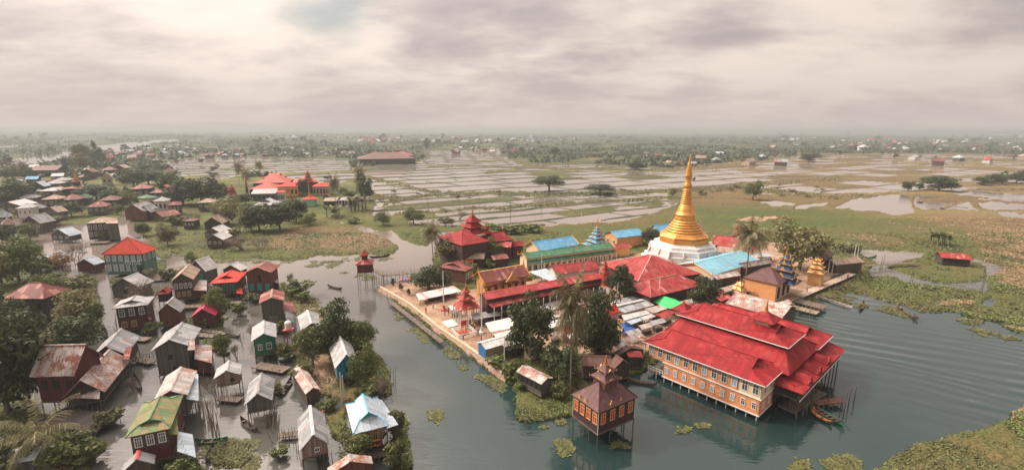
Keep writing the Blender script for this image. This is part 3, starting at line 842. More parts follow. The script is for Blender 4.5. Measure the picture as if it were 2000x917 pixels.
def trunk_mesh(name, cs, z0, rad=0.028, mat=None, limbs=7, seed=0):
    r = random.Random(seed); b = MB()
    top = z0 + 0.32 * (1 - z0)
    lean = (r.uniform(-.03, .03), r.uniform(-.03, .03))
    b.path([(0, 0, -0.04), (lean[0] * .5, lean[1] * .5, z0 * 0.6), (lean[0], lean[1], top)], [rad * 1.4, rad, rad * 0.7], 6)
    for i in range(min(limbs, len(cs))):
        c = cs[i]
        s = (lean[0], lean[1], top * r.uniform(0.6, 1.0))
        mid = ((s[0] + c[0]) / 2, (s[1] + c[1]) / 2, (s[2] + c[2]) / 2 + 0.02)
        b.path([s, mid, tuple(c)], [rad * .55, rad * .38, rad * .15], 4)
    return b.mesh(name, mat or bark, uv=False)

PROTO = {}
def proto(kind, crown, trunk): PROTO.setdefault(kind, []).append((crown, trunk))
def reg(kind, mat, n, leaf, clumps, z0, shape='round', variants=2, seed=0, rad=0.028, limbs=7):
    for v in range(variants):
        cm, cs = crown_mesh('crown', mat, n, leaf, clumps, z0, shape, seed=seed + v)
        proto(kind, cm, trunk_mesh('trunk', cs, z0, rad, seed=seed + v, limbs=limbs))
reg('broad', lf_mid, 3800, 0.036, 38, 0.14, 'round', 3, 10)
reg('dark', lf_dark, 4200, 0.038, 40, 0.08, 'round', 3, 20)
reg('olive', lf_olive, 3600, 0.036, 38, 0.1, 'round', 2, 30)
reg('cone', lf_dark, 4600, 0.034, 60, 0.08, 'cone', 1, 40)
reg('column', lf_mid, 3000, 0.034, 44, 0.1, 'column', 2, 50)
reg('wide', lf_dark, 2800, 0.036, 34, 0.12, 'wide', 2, 60)
reg('autumn', lf_autumn, 1500, 0.04, 26, 0.15, 'round', 1, 70)
reg('bush', lf_mid, 1500, 0.07, 22, 0.02, 'round', 2, 80, 0.02, 4)
reg('weedbush', lf_weed, 1300, 0.07, 22, 0.02, 'round', 2, 90, 0.02, 4)
reg('far', lf_far, 420, 0.10, 16, 0.1, 'round', 3, 100, 0.04, 3)
reg('farcol', lf_far, 420, 0.09, 18, 0.06, 'column', 2, 110, 0.04, 3)
reg('far_olive', lf_olive, 420, 0.10, 16, 0.1, 'round', 2, 115, 0.04, 3)

def bare_tree(seed, leafy):
    r = random.Random(seed); b = MB(); tips = []
    def grow(p, d, L, rad, lvl):
        e = p + d * L
        b.tube(p, e, rad, rad * 0.62, 4, False)
        tips.append(e)
        if lvl == 0: return
        for _ in range(r.choice((2, 3, 3))):
            nd = (d + Vector((r.uniform(-.75, .75), r.uniform(-.75, .75), r.uniform(-.1, .5)))).normalized()
            grow(p + d * L * r.uniform(.55, 1), nd, L * r.uniform(.6, .85), rad * .6, lvl - 1)
    for k in range(5):
        a = r.uniform(0, 6.28)
        grow(Vector((r.uniform(-.06, .06), r.uniform(-.06, .06), -0.03)), Vector((math.cos(a) * .42, math.sin(a) * .42, 1)).normalized(), 0.27, 0.016, 4)
    tr = b.mesh('trunk', lf_bark, uv=False)
    t_ = np.array([tuple(x) for x in tips])
    k = np.random.default_rng(seed).choice(len(t_), leafy)
    c = t_[k] + rng.normal(size=(leafy, 3)) * 0.03
    nn = rng.normal(size=(leafy, 3)); nn /= np.linalg.norm(nn, axis=1, keepdims=True)
    v, q = leaf_quads(c, nn, 0.022)
    return raw_mesh('crown', v, q, lf_dry), tr
lf_bark = mat_plain('grey_twig', (0.22, 0.18, 0.155), 0.9, 0.25, 2.0)
for s_ in (1, 2): proto('bare', *bare_tree(s_, 700))

def palm(seed, lf=lf_palm, fronds=26, th=0.77, spread=0.5):
    r = random.Random(seed)
    b = MB()
    lean = (r.uniform(-.05, .05), r.uniform(-.05, .05))
    pts = [(lean[0] * (k / 6) ** 2, lean[1] * (k / 6) ** 2, -0.02 + (th + .02) * k / 6) for k in range(7)]
    b.path(pts, [.019, .015, .0135, .013, .012, .0115, .011], 6)
    tr = b.mesh('trunk', palm_bark, uv=False)
    top = Vector(pts[-1]); vs, qs = [], []
    for i in range(fronds):
        az = i * 2.399 + r.uniform(-.2, .2); el = R(72 - 100 * (i / fronds) + r.uniform(-8, 8)); L = r.uniform(.40, .52) * spread / .5
        p = top.copy(); d = Vector((math.cos(az) * math.cos(el), math.sin(az) * math.cos(el), math.sin(el)))
        side = Vector((-math.sin(az), math.cos(az), 0))
        n = 13
        for k in range(n):
            q = p + d * (L / n)
            d = (d + Vector((0, 0, -0.115))).normalized()
            w = (0.085 + 0.05 * math.sin(math.pi * min(1, k / n + .12))) * (1 - (k / n) ** 3 * .75)
            i0 = len(vs)
            vs.extend([tuple(p + side * .004), tuple(q + side * .004), tuple(q - side * .004), tuple(p - side * .004)]); qs.append((i0, i0 + 1, i0 + 2, i0 + 3))
            if k > 0:
                for sg in (-1, 1):
                    for h_ in (0, 0.5):
                        o = p.lerp(q, h_)
                        tip = o + side * sg * w * r.uniform(.8, 1.1) + d * w * 0.7 + Vector((0, 0, -w * r.uniform(.35, .9)))
                        i0 = len(vs); e = d * 0.010
                        vs.extend([tuple(o - e * .5), tuple(o + e), tuple(tip + e * .3), tuple(tip - e * .3)]); qs.append((i0, i0 + 1, i0 + 2, i0 + 3))
            p = q
    return raw_mesh('crown', np.array(vs), np.array(qs), lf), tr
for s_ in (3, 4): proto('palm', *palm(s_))
proto('palm_low', *palm(7, lf_palm, 20, 0.45, 0.8))

def banana(seed):
    r = random.Random(seed); vs, qs = [], []
    b = MB()
    for s in range(7):
        x, y = r.uniform(-.28, .28), r.uniform(-.28, .28); h = r.uniform(.35, .55)
        b.tube((x, y, -.02), (x, y, h), .03, .018, 5)
        for i in range(8):
            az = r.uniform(0, 6.28); el = R(r.uniform(25, 80)); L = r.uniform(.3, .45)
            p = Vector((x, y, h)); d = Vector((math.cos(az) * math.cos(el), math.sin(az) * math.cos(el), math.sin(el))); sd_ = Vector((-math.sin(az), math.cos(az), 0))
            pw = .01
            for k in range(5):
                q = p + d * (L / 5); d = (d + Vector((0, 0, -.3))).normalized(); w = .05 * math.sin(math.pi * (k + 1.2) / 6.4)
                i0 = len(vs); vs.extend([tuple(p - sd_ * pw), tuple(p + sd_ * pw), tuple(q + sd_ * w), tuple(q - sd_ * w)]); qs.append((i0, i0 + 1, i0 + 2, i0 + 3))
                p, pw = q, w
    return raw_mesh('crown', np.array(vs), np.array(qs), lf_weed), b.mesh('trunk', palm_bark, uv=False)
proto('banana', *banana(5))

def tree(kind, bx, by, ty, wpx, label, group=None, name=None, z0=0.25, v=None, cat='tree', parts=True):
    p = P(bx, by, z0)
    h = max(0.6, zat(p.x, p.y, ty) - z0)
    w = wpx / CF * math.hypot(p.y * cp + (CH - 0) * sp, 0.0)
    pr = PROTO[kind]; cm, tm = pr[(v if v is not None else random.randrange(len(pr))) % len(pr)]
    if not parts:
        o = place(name or 'distant_tree', cm, None, p, random.uniform(0, 6.28), (w, w, h))
        return tag(o, label, cat, group)
    o = thing(name or 'leafy_tree', label, cat, p, random.uniform(0, 6.28), group)
    o.scale = (w * 1.22, w * 1.22, h * 1.03)
    place('crown', cm, o); place('trunk', tm, o)
    return o

# ------------------------------------------------------------------ windows, doors, stilts: shared shapes
WM = {}
def window_meshes(w, h, fm, pm, mull):
    k = (round(w, 2), round(h, 2), fm.name, pm.name, mull)
    if k not in WM:
        c = 0.09; b = MB()
        for sx in (-1, 1): b.box((sx * (w / 2 + c / 2 - .01), 0, 0), (c, .10, h + 2 * c))
        for sz in (-1, 1): b.box((0, 0.003, sz * (h / 2 + c / 2)), (w, .10, c))
        for i in range(mull): b.box((-w / 2 + w * (i + 1) / (mull + 1), .006, 0), (.055, .07, h))
        if h > 0.8 and mull: b.box((0, .009, 0.18 * h), (w, .07, .05))
        g = MB(); g.box((0, .03, 0), (w, .04, h))
        WM[k] = (b.mesh('window', fm, uv=False), g.mesh('pane', pm, uv=False))
    return WM[k]
def add_window(root, x, y, z, face, w, h, fm, pm, mull=1, name='window'):
    """face: direction the window looks, radians in the thing's own plan (front = -y = 0)"""
    a, b = window_meshes(w, h, fm, pm, mull)
    o = place(name, a, root, (x, y, z), face)
    place('pane', b, o)
    return o
STILT = MB().tube((0, 0, 0), (0, 0, 1), 1, 0.9, 6).mesh('stilt', post_wood, uv=False)
STILTW = MB().tube((0, 0, 0), (0, 0, 1), 1, 0.9, 6).mesh('stilt', white_wall, uv=False)
BPOLE = MB().tube((0, 0, 0), (0, 0, 1), 1, 0.6, 5).mesh('bamboo_pole', bamboo, uv=False)

def roof_shapes(kind, w, d, ze, zr, t=0.10):
    """returns roof MB, gable MB, ridge MB in a frame whose ridge runs along y"""
    r, g, c = MB(), MB(), MB()
    a, b = w / 2, d / 2
    rid = 0.10
    if kind == 'g':
        r.slab([(-a, -b, ze), (0, -b, zr), (0, b, zr), (-a, b, ze)], t); r.slab([(0, -b, zr), (a, -b, ze), (a, b, ze), (0, b, zr)], t)
        c.slab([(-.22, -b - .02, zr - .02), (0, -b - .02, zr + .07), (0, b + .02, zr + .07), (-.22, b + .02, zr - .02)], .05)
        c.slab([(0, -b - .02, zr + .07), (.22, -b - .02, zr - .02), (.22, b + .02, zr - .02), (0, b + .02, zr + .07)], .05)
    elif kind == 'h':
        k = min(a, b) * 0.95
        y = max(b - k, 0.05)
        F, B = (0, -y, zr), (0, y, zr)
        r.slab([(-a, -b, ze), F, B, (-a, b, ze)], t); r.slab([F, (a, -b, ze), (a, b, ze), B], t)
        r.slab([(-a, -b, ze), (a, -b, ze), F], t); r.slab([(a, b, ze), (-a, b, ze), B], t)
        c.tube((0, -y, zr + .02), (0, y, zr + .02), .12, .12, 5)
        for s in (-1, 1):
            c.tube((s * a, -b, ze), (0, -y, zr), .09, .09, 4); c.tube((s * a, b, ze), (0, y, zr), .09, .09, 4)
    elif kind == 'i':
        i = min(b * 0.5, a * 0.75); fr = 0.52
        zg = ze + (zr - ze) * fr; gx_ = a * (1 - fr); y = b - i; o = 0.35
        for s in (-1, 1):
            r.slab([(s * a, -b, ze), (s * gx_, -y, zg), (s * gx_, -y - o, zg), (0, -y - o, zr), (0, y + o, zr), (s * gx_, y + o, zg), (s * gx_, y, zg), (s * a, b, ze)][::s], t)
        for s in (-1, 1):
            r.slab([(-a, s * b, ze), (a, s * b, ze), (gx_, s * y, zg), (-gx_, s * y, zg)][::-s], t)
            g.slab([(-gx_, s * y, zg - .05), (gx_, s * y, zg - .05), (0, s * y, zr - .12)], .08, (0, -s, 0))
            for q in (-1, 1): c.tube((q * a, s * b, ze + .02), (q * gx_, s * y, zg + .02), .08, .08, 4)
            for q in (-1, 1): c.tube((q * gx_ * 1.04, s * (y + o), zg), (0, s * (y + o), zr + .02), .07, .07, 4)
        c.tube((0, -y - o, zr + .03), (0, y + o, zr + .03), .12, .12, 5)
    elif kind == 's':
        r.slab([(-a, -b, ze), (-a, b, zr), (a, b, zr), (a, -b, ze)][::-1], t)
    return r, g, c
def swapxy(b):
    b.v = [(y, -x, z) for x, y, z in b.v]; return b

def house(A, B, C, apex, yb, kind, rm, wm, label, name='stilt_house', cat='house', group=None, win=(), base=0.0, ridge=None, lower=None, floor=None, stilts=True,
          side='B', wall_top=None, ov=None, open_under=True, gm=None, ze=None, zr=None, doorway_shade=False, detail=True, dmax=None, skirt=None):
    """A, B: front eave corners, C: eave corner behind B (or A), apex: height mark of the ridge, yb: waterline under the front"""
    mx, my = (A[0] + B[0]) / 2, (A[1] + B[1]) / 2
    if ze is None: ze = max(1.6, eave_height(mx, my, yb, base))
    a, b, c = P(*A, ze), P(*B, ze), P(*C, ze)
    ab = b - a
    back = c - (b if side == 'B' else a)
    gx0 = kind.endswith('x')
    t1 = math.atan2(ab.y, ab.x); t2 = math.atan2(back.y, back.x) - math.pi / 2
    df = (t2 - t1 + math.pi) % (2 * math.pi) - math.pi
    if abs(df) > 1.2: df = 0
    th = t1 + df * (back.length / (back.length + ab.length) * 0.8 if (gx0 or a.y > 120 or mx > 900) else 0.72)
    X, Y = Vector((math.cos(th), math.sin(th), 0)), Vector((-math.sin(th), math.cos(th), 0))
    w = max(1.5, abs(ab.dot(X))); d = max(1.5, back.dot(Y))
    if dmax: d = min(d, dmax)
    elif a.y > 170: d = min(d, 1.15 * w)
    mid = (a + b) / 2; cen = mid + Y * (d / 2)
    gx_ = kind.endswith('x')
    k0 = kind[0]
    if zr is None:
        ref = mid if (k0 == 'g' and not gx_) else (mid + Y * d if k0 == 's' else cen)
        if k0 == 'i' and not gx_: ref = mid + Y * min(d * .25, w * .37)
        zr = zat(ref.x, ref.y, apex)
    span = d if gx_ else w
    zr = min(max(zr, ze + 0.16 * span), ze + 0.62 * span) if k0 != 's' else max(ze + .2, zr)
    root = thing(name, label, cat, (cen.x, cen.y, base), th, group)
    L = lambda z: z - base
    ze_, zr_ = L(ze), L(zr)
    if skirt: w2, d2 = w, d
    if gx_: r, g, cc_ = [swapxy(q) for q in roof_shapes(k0, d, w, ze_, zr_)]
    else: r, g, cc_ = roof_shapes(k0, w, d, ze_, zr_)
    ro = r.build('roof', rm, root)
    for gq in split_faces(g): gq.build('gable', gm or wm, ro)
    if cc_.f and detail: cc_.build('ridge_cap', ridge or rm, ro)
    if ov is None: ov = min(0.55, 0.09 * min(w, d))
    fl = floor if floor is not None else (min(2.2, max(0.7, 0.30 * ze_)) if stilts else 0.0)
    hw, hd = w / 2 - ov, d / 2 - ov
    slope = (zr_ - ze_) / (span / 2) if k0 != 's' else (zr_ - ze_) / d
    zt = ze_ + ov * slope - 0.13
    fl = min(fl, zt - 1.0)
    split = lower is not None
    zs = fl + (zt - fl) * (lower[1] if split else 0)
    def ring(mb, z0_, z1_, gab, hw, hd):
        c4 = [(-hw, -hd), (hw, -hd), (hw, hd), (-hw, hd)]
        for i in range(4):
            p, q = c4[i], c4[(i + 1) % 4]
            pts = [(p[0], p[1], z0_), (q[0], q[1], z0_), (q[0], q[1], z1_), (p[0], p[1], z1_)]
            if gab and k0 == 'g':
                fr = (i in (0, 2)) != gx_
                if fr:
                    pk = z1_ + slope * ((hd if gx_ else hw))
                    pts.insert(3, ((p[0] + q[0]) / 2, (p[1] + q[1]) / 2, pk))
            nrm = Vector((q[1] - p[1], -(q[0] - p[0]), 0)).normalized()
            mb.slab(pts, 0.08, -nrm)
    if k0 == 's':
        wb = MB()
        zbk = zr_ - ov * slope - 0.13
        wb.slab([(-hw, -hd, fl), (hw, -hd, fl), (hw, -hd, zt), (-hw, -hd, zt)], .08, (0, 1, 0))
        wb.slab([(-hw, hd, fl), (hw, hd, fl), (hw, hd, zbk), (-hw, hd, zbk)], .08, (0, -1, 0))
        for s in (-1, 1): wb.slab([(s * hw, -hd, fl), (s * hw, hd, fl), (s * hw, hd, zbk), (s * hw, -hd, zt)], .08, (-s, 0, 0))
        wb.build('wall', wm, root)
    else:
        wb = MB(); ring(wb, zs if split else fl, zt, True, hw, hd); wb.build('wall', wm, root)
        if split:
            lb = MB(); ring(lb, fl, zs - 0.004, False, hw + .02, hd + .02); lb.build('lower_wall', lower[0], root)
    if fl > 0.25 and detail:
        MB().box((0, 0, fl - 0.09), (2 * hw + .3, 2 * hd + .3, 0.14)).build('floor', wood_plank, root)
    if stilts and fl > 0.4:
        nx, ny = max(2, min(6, int(2 * hw / 1.7) + 1)), max(2, min(5, int(2 * hd / 2.0) + 1))
        if not detail: nx = ny = 2
        for i in range(nx):
            for j in range(ny):
                if 0 < i < nx - 1 and 0 < j < ny - 1: continue
                place('stilt', STILT, root, (-hw + 2 * hw * i / (nx - 1), -hd + 2 * hd * j / (ny - 1), -1.0 - base * 0), None, (.085, .085, fl + 0.93))
    # windows: (face, count, height fraction, w, h, frame, pane[, from, to[, mullions]])
    for wd in win:
        f, n, zf, ww, wh, fm, pm = wd[:7]
        u0_, u1_ = wd[7:9] if len(wd) > 8 else (0, 1)
        mull = wd[9] if len(wd) > 9 else 1
        ln = 2 * hw if f in 'fb' else 2 * hd
        z = fl + (zt - fl) * zf
        ww, wh = ww * ln, wh * (zt - fl)
        for i in range(n):
            u = (u0_ + (u1_ - u0_) * (i + 0.5) / n - 0.5) * ln
            off = 0.02 if split and z < zs else 0.0
            x, y, rz_ = {'f': (u, -hd - .045 - off, 0), 'b': (u, hd + .045, math.pi), 'r': (hw + .045 + off, u, math.pi / 2), 'l': (-hw - .045 - off, u, -math.pi / 2)}[f]
            add_window(root, x, y, z, rz_, ww, wh, fm, pm, mull)
    if doorway_shade:
        f, u, dw, dh = doorway_shade
        x = (u - .5) * 2 * (hw if f == 'f' else hd)
        y_ = -hd - .03 if f == 'f' else hw + .03
        o = MB(); o.box((0, 0, dh / 2), (dw, .05, dh))  # dark slab standing in for the shade inside an open doorway
        o.build('doorway_shade', dark_in, root).location = (x, y_, fl) if f == 'f' else (y_, x, fl)
        if f != 'f': root.children[-1].rotation_euler = (0, 0, math.pi / 2)
    root_info = dict(root=root, w=w, d=d, hw=hw, hd=hd, ze=ze_, zr=zr_, fl=fl, zt=zt, th=th, cen=cen)
    return root_info

def into(root_info, p):
    """a world point in the thing's own frame"""
    r = root_info['root']; v = Vector(p) - r.location
    c, s = math.cos(-r.rotation_euler.z), math.sin(-r.rotation_euler.z)
    return Vector((v.x * c - v.y * s, v.x * s + v.y * c, v.z))
def lean_to(h, pts, z, rm, name='lean_to_roof', posts=True, t=0.09, walls=None):
    """pts: four survey marks of the sheet, z: their heights (one each)"""
    q = [into(h, P(*p, zz)) for p, zz in zip(pts, z)]
    o = MB().slab(q, t).build(name, rm, h['root'])
    if posts:
        for p in q:
            place('post', STILT, h['root'], (p.x * .97, p.y * .97, -0.8), None, (.07, .07, p.z + .75))
    if walls:
        cx_, cy_ = sum(p.x for p in q) / 4, sum(p.y for p in q) / 4
        wb = MB(); k = [(cx_ + (p.x - cx_) * .9, cy_ + (p.y - cy_) * .9, p.z - .12) for p in q]
        fz = walls[1]
        for i in range(4):
            a_, b_ = k[i], k[(i + 1) % 4]
            wb.face([(a_[0], a_[1], fz), (b_[0], b_[1], fz), b_, a_])
        wb.build('lean_to_wall', walls[0], h['root'])
    return o
def split_faces(g):
    """each end gable as a mesh of its own (slabs of a triangle: six points each)"""
    out = []
    for i in range(0, len(g.v), 6):
        b = MB(); b.v = g.v[i:i + 6]
        for f, mi_ in zip(g.f, g.mi):
            if i <= min(f) and max(f) < i + 6: b.f.append(tuple(k - i for k in f)); b.mi.append(0)
        out.append(b)
    return out
# ------------------------------------------------------------------ the village on the water, left
WPn = (white_paint, glass)
VG = 'stilt houses of the village on the water'
# nearest, bottom left
h = house((248.3, 844.8), (329.6, 844.8), (331, 781), 816, 925, 'i', tin_green, wood_brown, 'stilt house with mossy green roof, white window grilles, dark red lower wall',
          win=[('f', 3, .70, .17, .30, white_paint, glass, .02, .98, 2)], lower=(wood_red, .45), ridge=tin_dgreen, gm=teal_ridge)
lean_to(h, [(330, 846), (349, 847.5), (343, 784.5), (328, 781)], [5.1, 4.9, 4.9, 5.1], tin_green, posts=False)
lean_to(h, [(347, 841), (376, 847), (383, 892), (346, 880)], [3.9, 3.0, 2.6, 3.5], tin_blue, name='side_awning')
house((239, 915), (300, 912), (296, 896), 896, 955, 'g', tin_grey, wood_brown, 'grey roof with rust red ridge at the bottom edge, below the mossy green roof', ridge=red_paint)
h = house((303, 775), (364, 777.5), (361, 733), 762.4, 838, 'g', tin_mixed, wood_grey, 'grey plank stilt house with rust striped roof, just behind the mossy green roof', floor=2.2)
lean_to(h, [(364, 778), (388, 781.5), (387, 729), (361, 731)], [4.6, 4.1, 4.1, 4.9], tin_blue, posts=True)
h = house((299, 678.7), (367, 682), (372, 648), 662.7, 738, 'g', tin_grey, wood_grey, 'tall grey plank house with two tiny black window holes in its gable',
          win=[('f', 1, .62, .09, .14, wood_dark, dark_in, .34, .5, 0), ('f', 1, .18, .07, .1, wood_dark, dark_in, .42, .58, 0)], floor=.8)
lean_to(h, [(366, 683), (381, 682), (379.5, 649), (371, 647)], [6.2, 5.8, 5.8, 6.5], tin_mixed, posts=False)
lean_to(h, [(380, 700), (414, 708), (414, 673), (380, 672)], [3.9, 3.3, 3.3, 3.9], tin_rusty, walls=(wood_red, 1.0))
h = house((178, 695), (241.7, 699), (247, 665), 675.5, 737, 'g', tin_grey, wood_dark, 'dark boarded stilt house, grey roof with one rusty red strip on its right',
          win=[('f', 2, .35, .07, .35, white_paint, dark_in, .38, .62, 0)], floor=1.6)
lean_to(h, [(240, 701), (252, 701), (261, 665), (248, 663)], [4.5, 4.2, 4.2, 4.7], tin_redbrown)
h = house((71, 727), (131, 741), (146, 704), 672, 806, 'gx', tin_rusty, wood_red, 'big maroon walled house with patchy rusty roof among dark trees, far left',
          floor=1.8, win=[('f', 3, .55, .12, .25, wood_dark, dark_in)])
h = house((131, 766), (195, 776), (210, 716), 742, 806, 'g', tin_rusty, wood_dark, 'low rust streaked roof against the right of the big maroon walled house', floor=1.6)
lean_to(h, [(131, 775), (194, 778), (196, 757), (133, 748)], [2.9, 2.9, 3.7, 3.7], tin_rusty)
h = house((418.7, 733.7), (468, 736), (462.5, 717.5), 723, 772, 'g', tin_pale, wood_pink, 'small pale stilt hut with white roof and one tiny window over still water', floor=2.0,
          win=[('f', 1, .45, .14, .2, wood_dark, dark_in, .55, .85, 0)])
house((478, 785), (531, 786.5), (521, 747), 768, 830, 'g', tin_grey, wood_grey, 'grey stilt hut with sheet roof and a row of leaning poles in front', floor=2.4)
h = house((584, 874), (644, 872), (618, 816), 848.5, 915, 'g', tin_grey, wood_pink, 'steep grey roofed stilt hut with faded pink gable, bottom edge left of centre', floor=1.9,
          win=[('f', 1, .5, .16, .3, white_paint, dark_in, .45, .75, 1)], ridge=tin_white)
h = house((689, 845), (759.5, 832), (733, 777), 802, 893, 'i', tin_blue, wood_pink, 'house with pale blue white hipped roof and bright blue ridges beside an orange signboard', ridge=blue_ridge, gm=teal_ridge, floor=1.7,
          win=[('f', 1, .55, .14, .5, orange_paint, glass, .5, .8, 1)])
lean_to(h, [(757, 835), (778, 828), (746, 780), (733, 777)], [4.3, 3.6, 3.6, 4.4], tin_blue)
HB = h
h = house((640, 919), (731, 913), (724, 899), 900, 965, 'g', tin_rusty, wood_redbrown, 'rust blotched white roof at the bottom edge below the orange signboard')
h = house((490.6, 662.7), (540.5, 661), (528, 636), 651, 707, 'g', tin_pale, wood_green, 'bright green walled stilt hut with pale grey roof and two white windows', floor=1.5,
          win=[('f', 1, .5, .17, .3, white_paint, glass, .12, .42, 1), ('f', 1, .5, .22, .34, white_paint, dark_in, .52, .88, 1)])
h = house((587, 644), (631, 639), (616, 613), 631, 690, 'g', tin_grey, wood_red, 'grey roofed house on red painted posts beside a white water tank', ridge=tin_white, floor=2.2)
h = house((654, 719), (702, 709.5), (686, 672), 692, 752, 'g', tin_pale, wood_blue, 'bright blue gabled house with pale tin roof and red side wall on the islet', base=0.3,
          win=[('f', 1, .52, .11, .26, black_paint, dark_in, .4, .6, 0)], floor=1.5, ridge=tin_white)
house((598, 771), (625, 758), (607, 711), 740, 795, 'g', tin_rusty, wood_brown, 'long low shed with red and white striped rusty roof left of the blue house', base=0.2, ze=2.3, zr=3.0, stilts=False)
h = house((505.5, 591), (554.7, 588), (551, 571), 581, 640, 'g', tin_redbrown, wood_grey, 'grey board house with rust red roof and faint white painted scrawl on its wall', ridge=tin_tan, floor=.9)
HS = h
lean_to(h, [(553, 606), (577, 609), (572, 590), (553, 587)], [3.3, 2.7, 2.9, 3.6], tin_redbrown)
h = house((478, 531), (527, 533.5), (524, 521), 522, 576, 'g', tin_redbrown, wood_redbrown, 'red brick coloured house with three teal arched shutters low on its front', floor=.7, ridge=tin_tan,
          win=[('f', 3, .25, .16, .3, teal_paint, teal_paint, 0, 1, 1), ('f', 1, .68, .12, .26, wood_dark, dark_in, .4, .66, 0)])
lean_to(h, [(527, 547), (544, 553), (543, 543), (528, 539)], [3.3, 2.7, 2.9, 3.5], tin_grey, walls=(wood_dark, .6))
h = house((411, 551.5), (462, 552), (459, 533), 537, 584, 'i', tin_orange, wood_brown, 'house with vivid orange red hipped roof and teal window shutters', floor=1.3,
          win=[('f', 3, .55, .2, .45, teal_paint, glass, 0, 1, 1)])
lean_to(h, [(462, 572), (474, 573), (473, 562), (461, 561)], [2.3, 1.9, 2.2, 2.5], tin_orange, name='awning')
house((436, 526), (467, 530), (468, 523), 517, 549, 'g', tin_white, wood_brown, 'little white roofed hut behind the vivid orange red roof', floor=1.2)
h = house((368, 526), (400, 530), (424, 521), 508, 561, 'g', tin_white, wood_grey, 'white roofed house with a teal window left of the vivid orange red roof', floor=1.2,
          win=[('f', 1, .5, .2, .4, teal_paint, teal_paint, .5, .8, 1)])
h = house((334.5, 548), (376.5, 547), (381, 528), 533.5, 594, 'g', tin_tan, wood_brown, 'tall brown house with tan roof, white upper and yellow lower window frames', floor=1.3,
          win=[('f', 4, .68, .13, .22, white_paint, glass, 0, 1, 1), ('f', 3, .27, .13, .2, yellow_paint, glass, .05, .9, 1)])
lean_to(h, [(378, 566), (404, 567), (404, 547), (381, 546)], [3.9, 3.5, 3.5, 4.0], tin_mixed, walls=(wood_red, 1.4))
h = house((223.7, 597), (284, 600), (285, 584), 587, 652, 'i', tin_grey, wood_dark, 'two storey house with grey roof, dark boards above and maroon below', lower=(wood_red, .48), floor=1.0,
          win=[('f', 3, .73, .16, .27, white_paint, glass, 0, 1, 1), ('f', 2, .25, .15, .22, yellow_paint, glass, .02, .68, 1)])
lean_to(h, [(281, 617), (297, 625), (293, 618), (281, 612)], [3.3, 2.9, 3.1, 3.5], tin_oldred, name='awning', posts=False)
house((219, 558), (266, 563.5), (271, 551), 543, 587, 'g', tin_pale, wood_grey, 'plain grey walled hut with a light roof just below the green walled red roofed house', floor=.8,
      win=[('f', 1, .5, .1, .25, wood_dark, dark_in, .4, .6, 0)])
h = house((199, 495.6), (275.8, 496.4), (297.4, 485.6), 463, 541, 'h', tin_orange, wood_teal, 'big grey green two storey house with bright red hipped roof and rows of white windows', floor=.9,
          win=[('f', 6, .74, .085, .26, white_paint, glass_pale, 0, 1, 1), ('f', 5, .3, .085, .30, white_paint, glass_pale, 0, .83, 1), ('r', 3, .74, .12, .26, white_paint, glass, 0, 1, 1)], ridge=tin_red, doorway_shade=('f', .9, 1.0, 2.0))
for q in ((.62, .995, 0.50),):
    b = MB(); L_, hd_ = h['hw'], h['hd']
    zz = h['fl'] + (h['zt'] - h['fl']) * .5
    b.box((L_ * .62, -hd_ - .8, zz), (L_ * .8, 1.5, .14)); b.build('balcony', wood_teal, h['root'])
    b = MB()
    for k in range(9): b.box((L_ * (.24 + .095 * k), -hd_ - 1.5, zz + .5), (.07, .07, .95))
    b.box((L_ * .62, -hd_ - 1.5, zz + 1.0), (L_ * .82, .08, .08)); b.build('balcony_railing', white_paint, h['root'])
house((309, 609), (348, 614), (350, 601), 592, 641, 'g', tin_grey, wood_redbrown, 'narrow russet hut with grey roof between two channels, no windows', floor=.7)
house((374.6, 616), (418, 620), (419, 599), 603, 646, 'g', tin_magenta, wood_red, 'dark red hut with a crimson roof', floor=1.2)
house((307, 573), (328, 574), (331, 566), 564, 604, 'i', tin_oldred, dark_in, 'tiny red roofed shrine hut standing on tall poles', floor=2.2, name='shrine_hut', cat='shrine')
house((72, 510), (105.5, 511), (110, 500), 500, 527, 'g', tin_blue, wood_brown, 'brown hut with pale blue roof by the orange leaved tree', floor=.8)
house((153.5, 514), (177.5, 519), (180, 512), 505, 534, 'g', tin_blue, wood_red, 'small red hut with blue grey roof at the head of the pole fence', floor=.6)
h = house((15, 578.6), (74, 587), (97, 567), 552, 641, 'hx', tin_redbrown, wood_brown, 'large brown house with rusty red hipped roof among trees at the left edge', floor=1.4, win=[('f', 3, .6, .1, .22, wood_dark, dark_in)])
h = house((79, 605), (112, 613), (126, 587), 592, 637, 'gx', tin_brown, wood_dark, 'dark shed with brown roof attached right of the rusty red hipped house', floor=1.3)
lean_to(h, [(79, 610), (110, 617), (111, 609), (82, 602)], [3.0, 3.0, 3.5, 3.5], tin_redbrown)
house((4, 892), (50, 914), (60, 896), 876, 940, 's', tin_blue, wood_grey, 'low pale blue sheet roof in the bottom left corner under the palm', ze=2.2, zr=3.0, stilts=False)

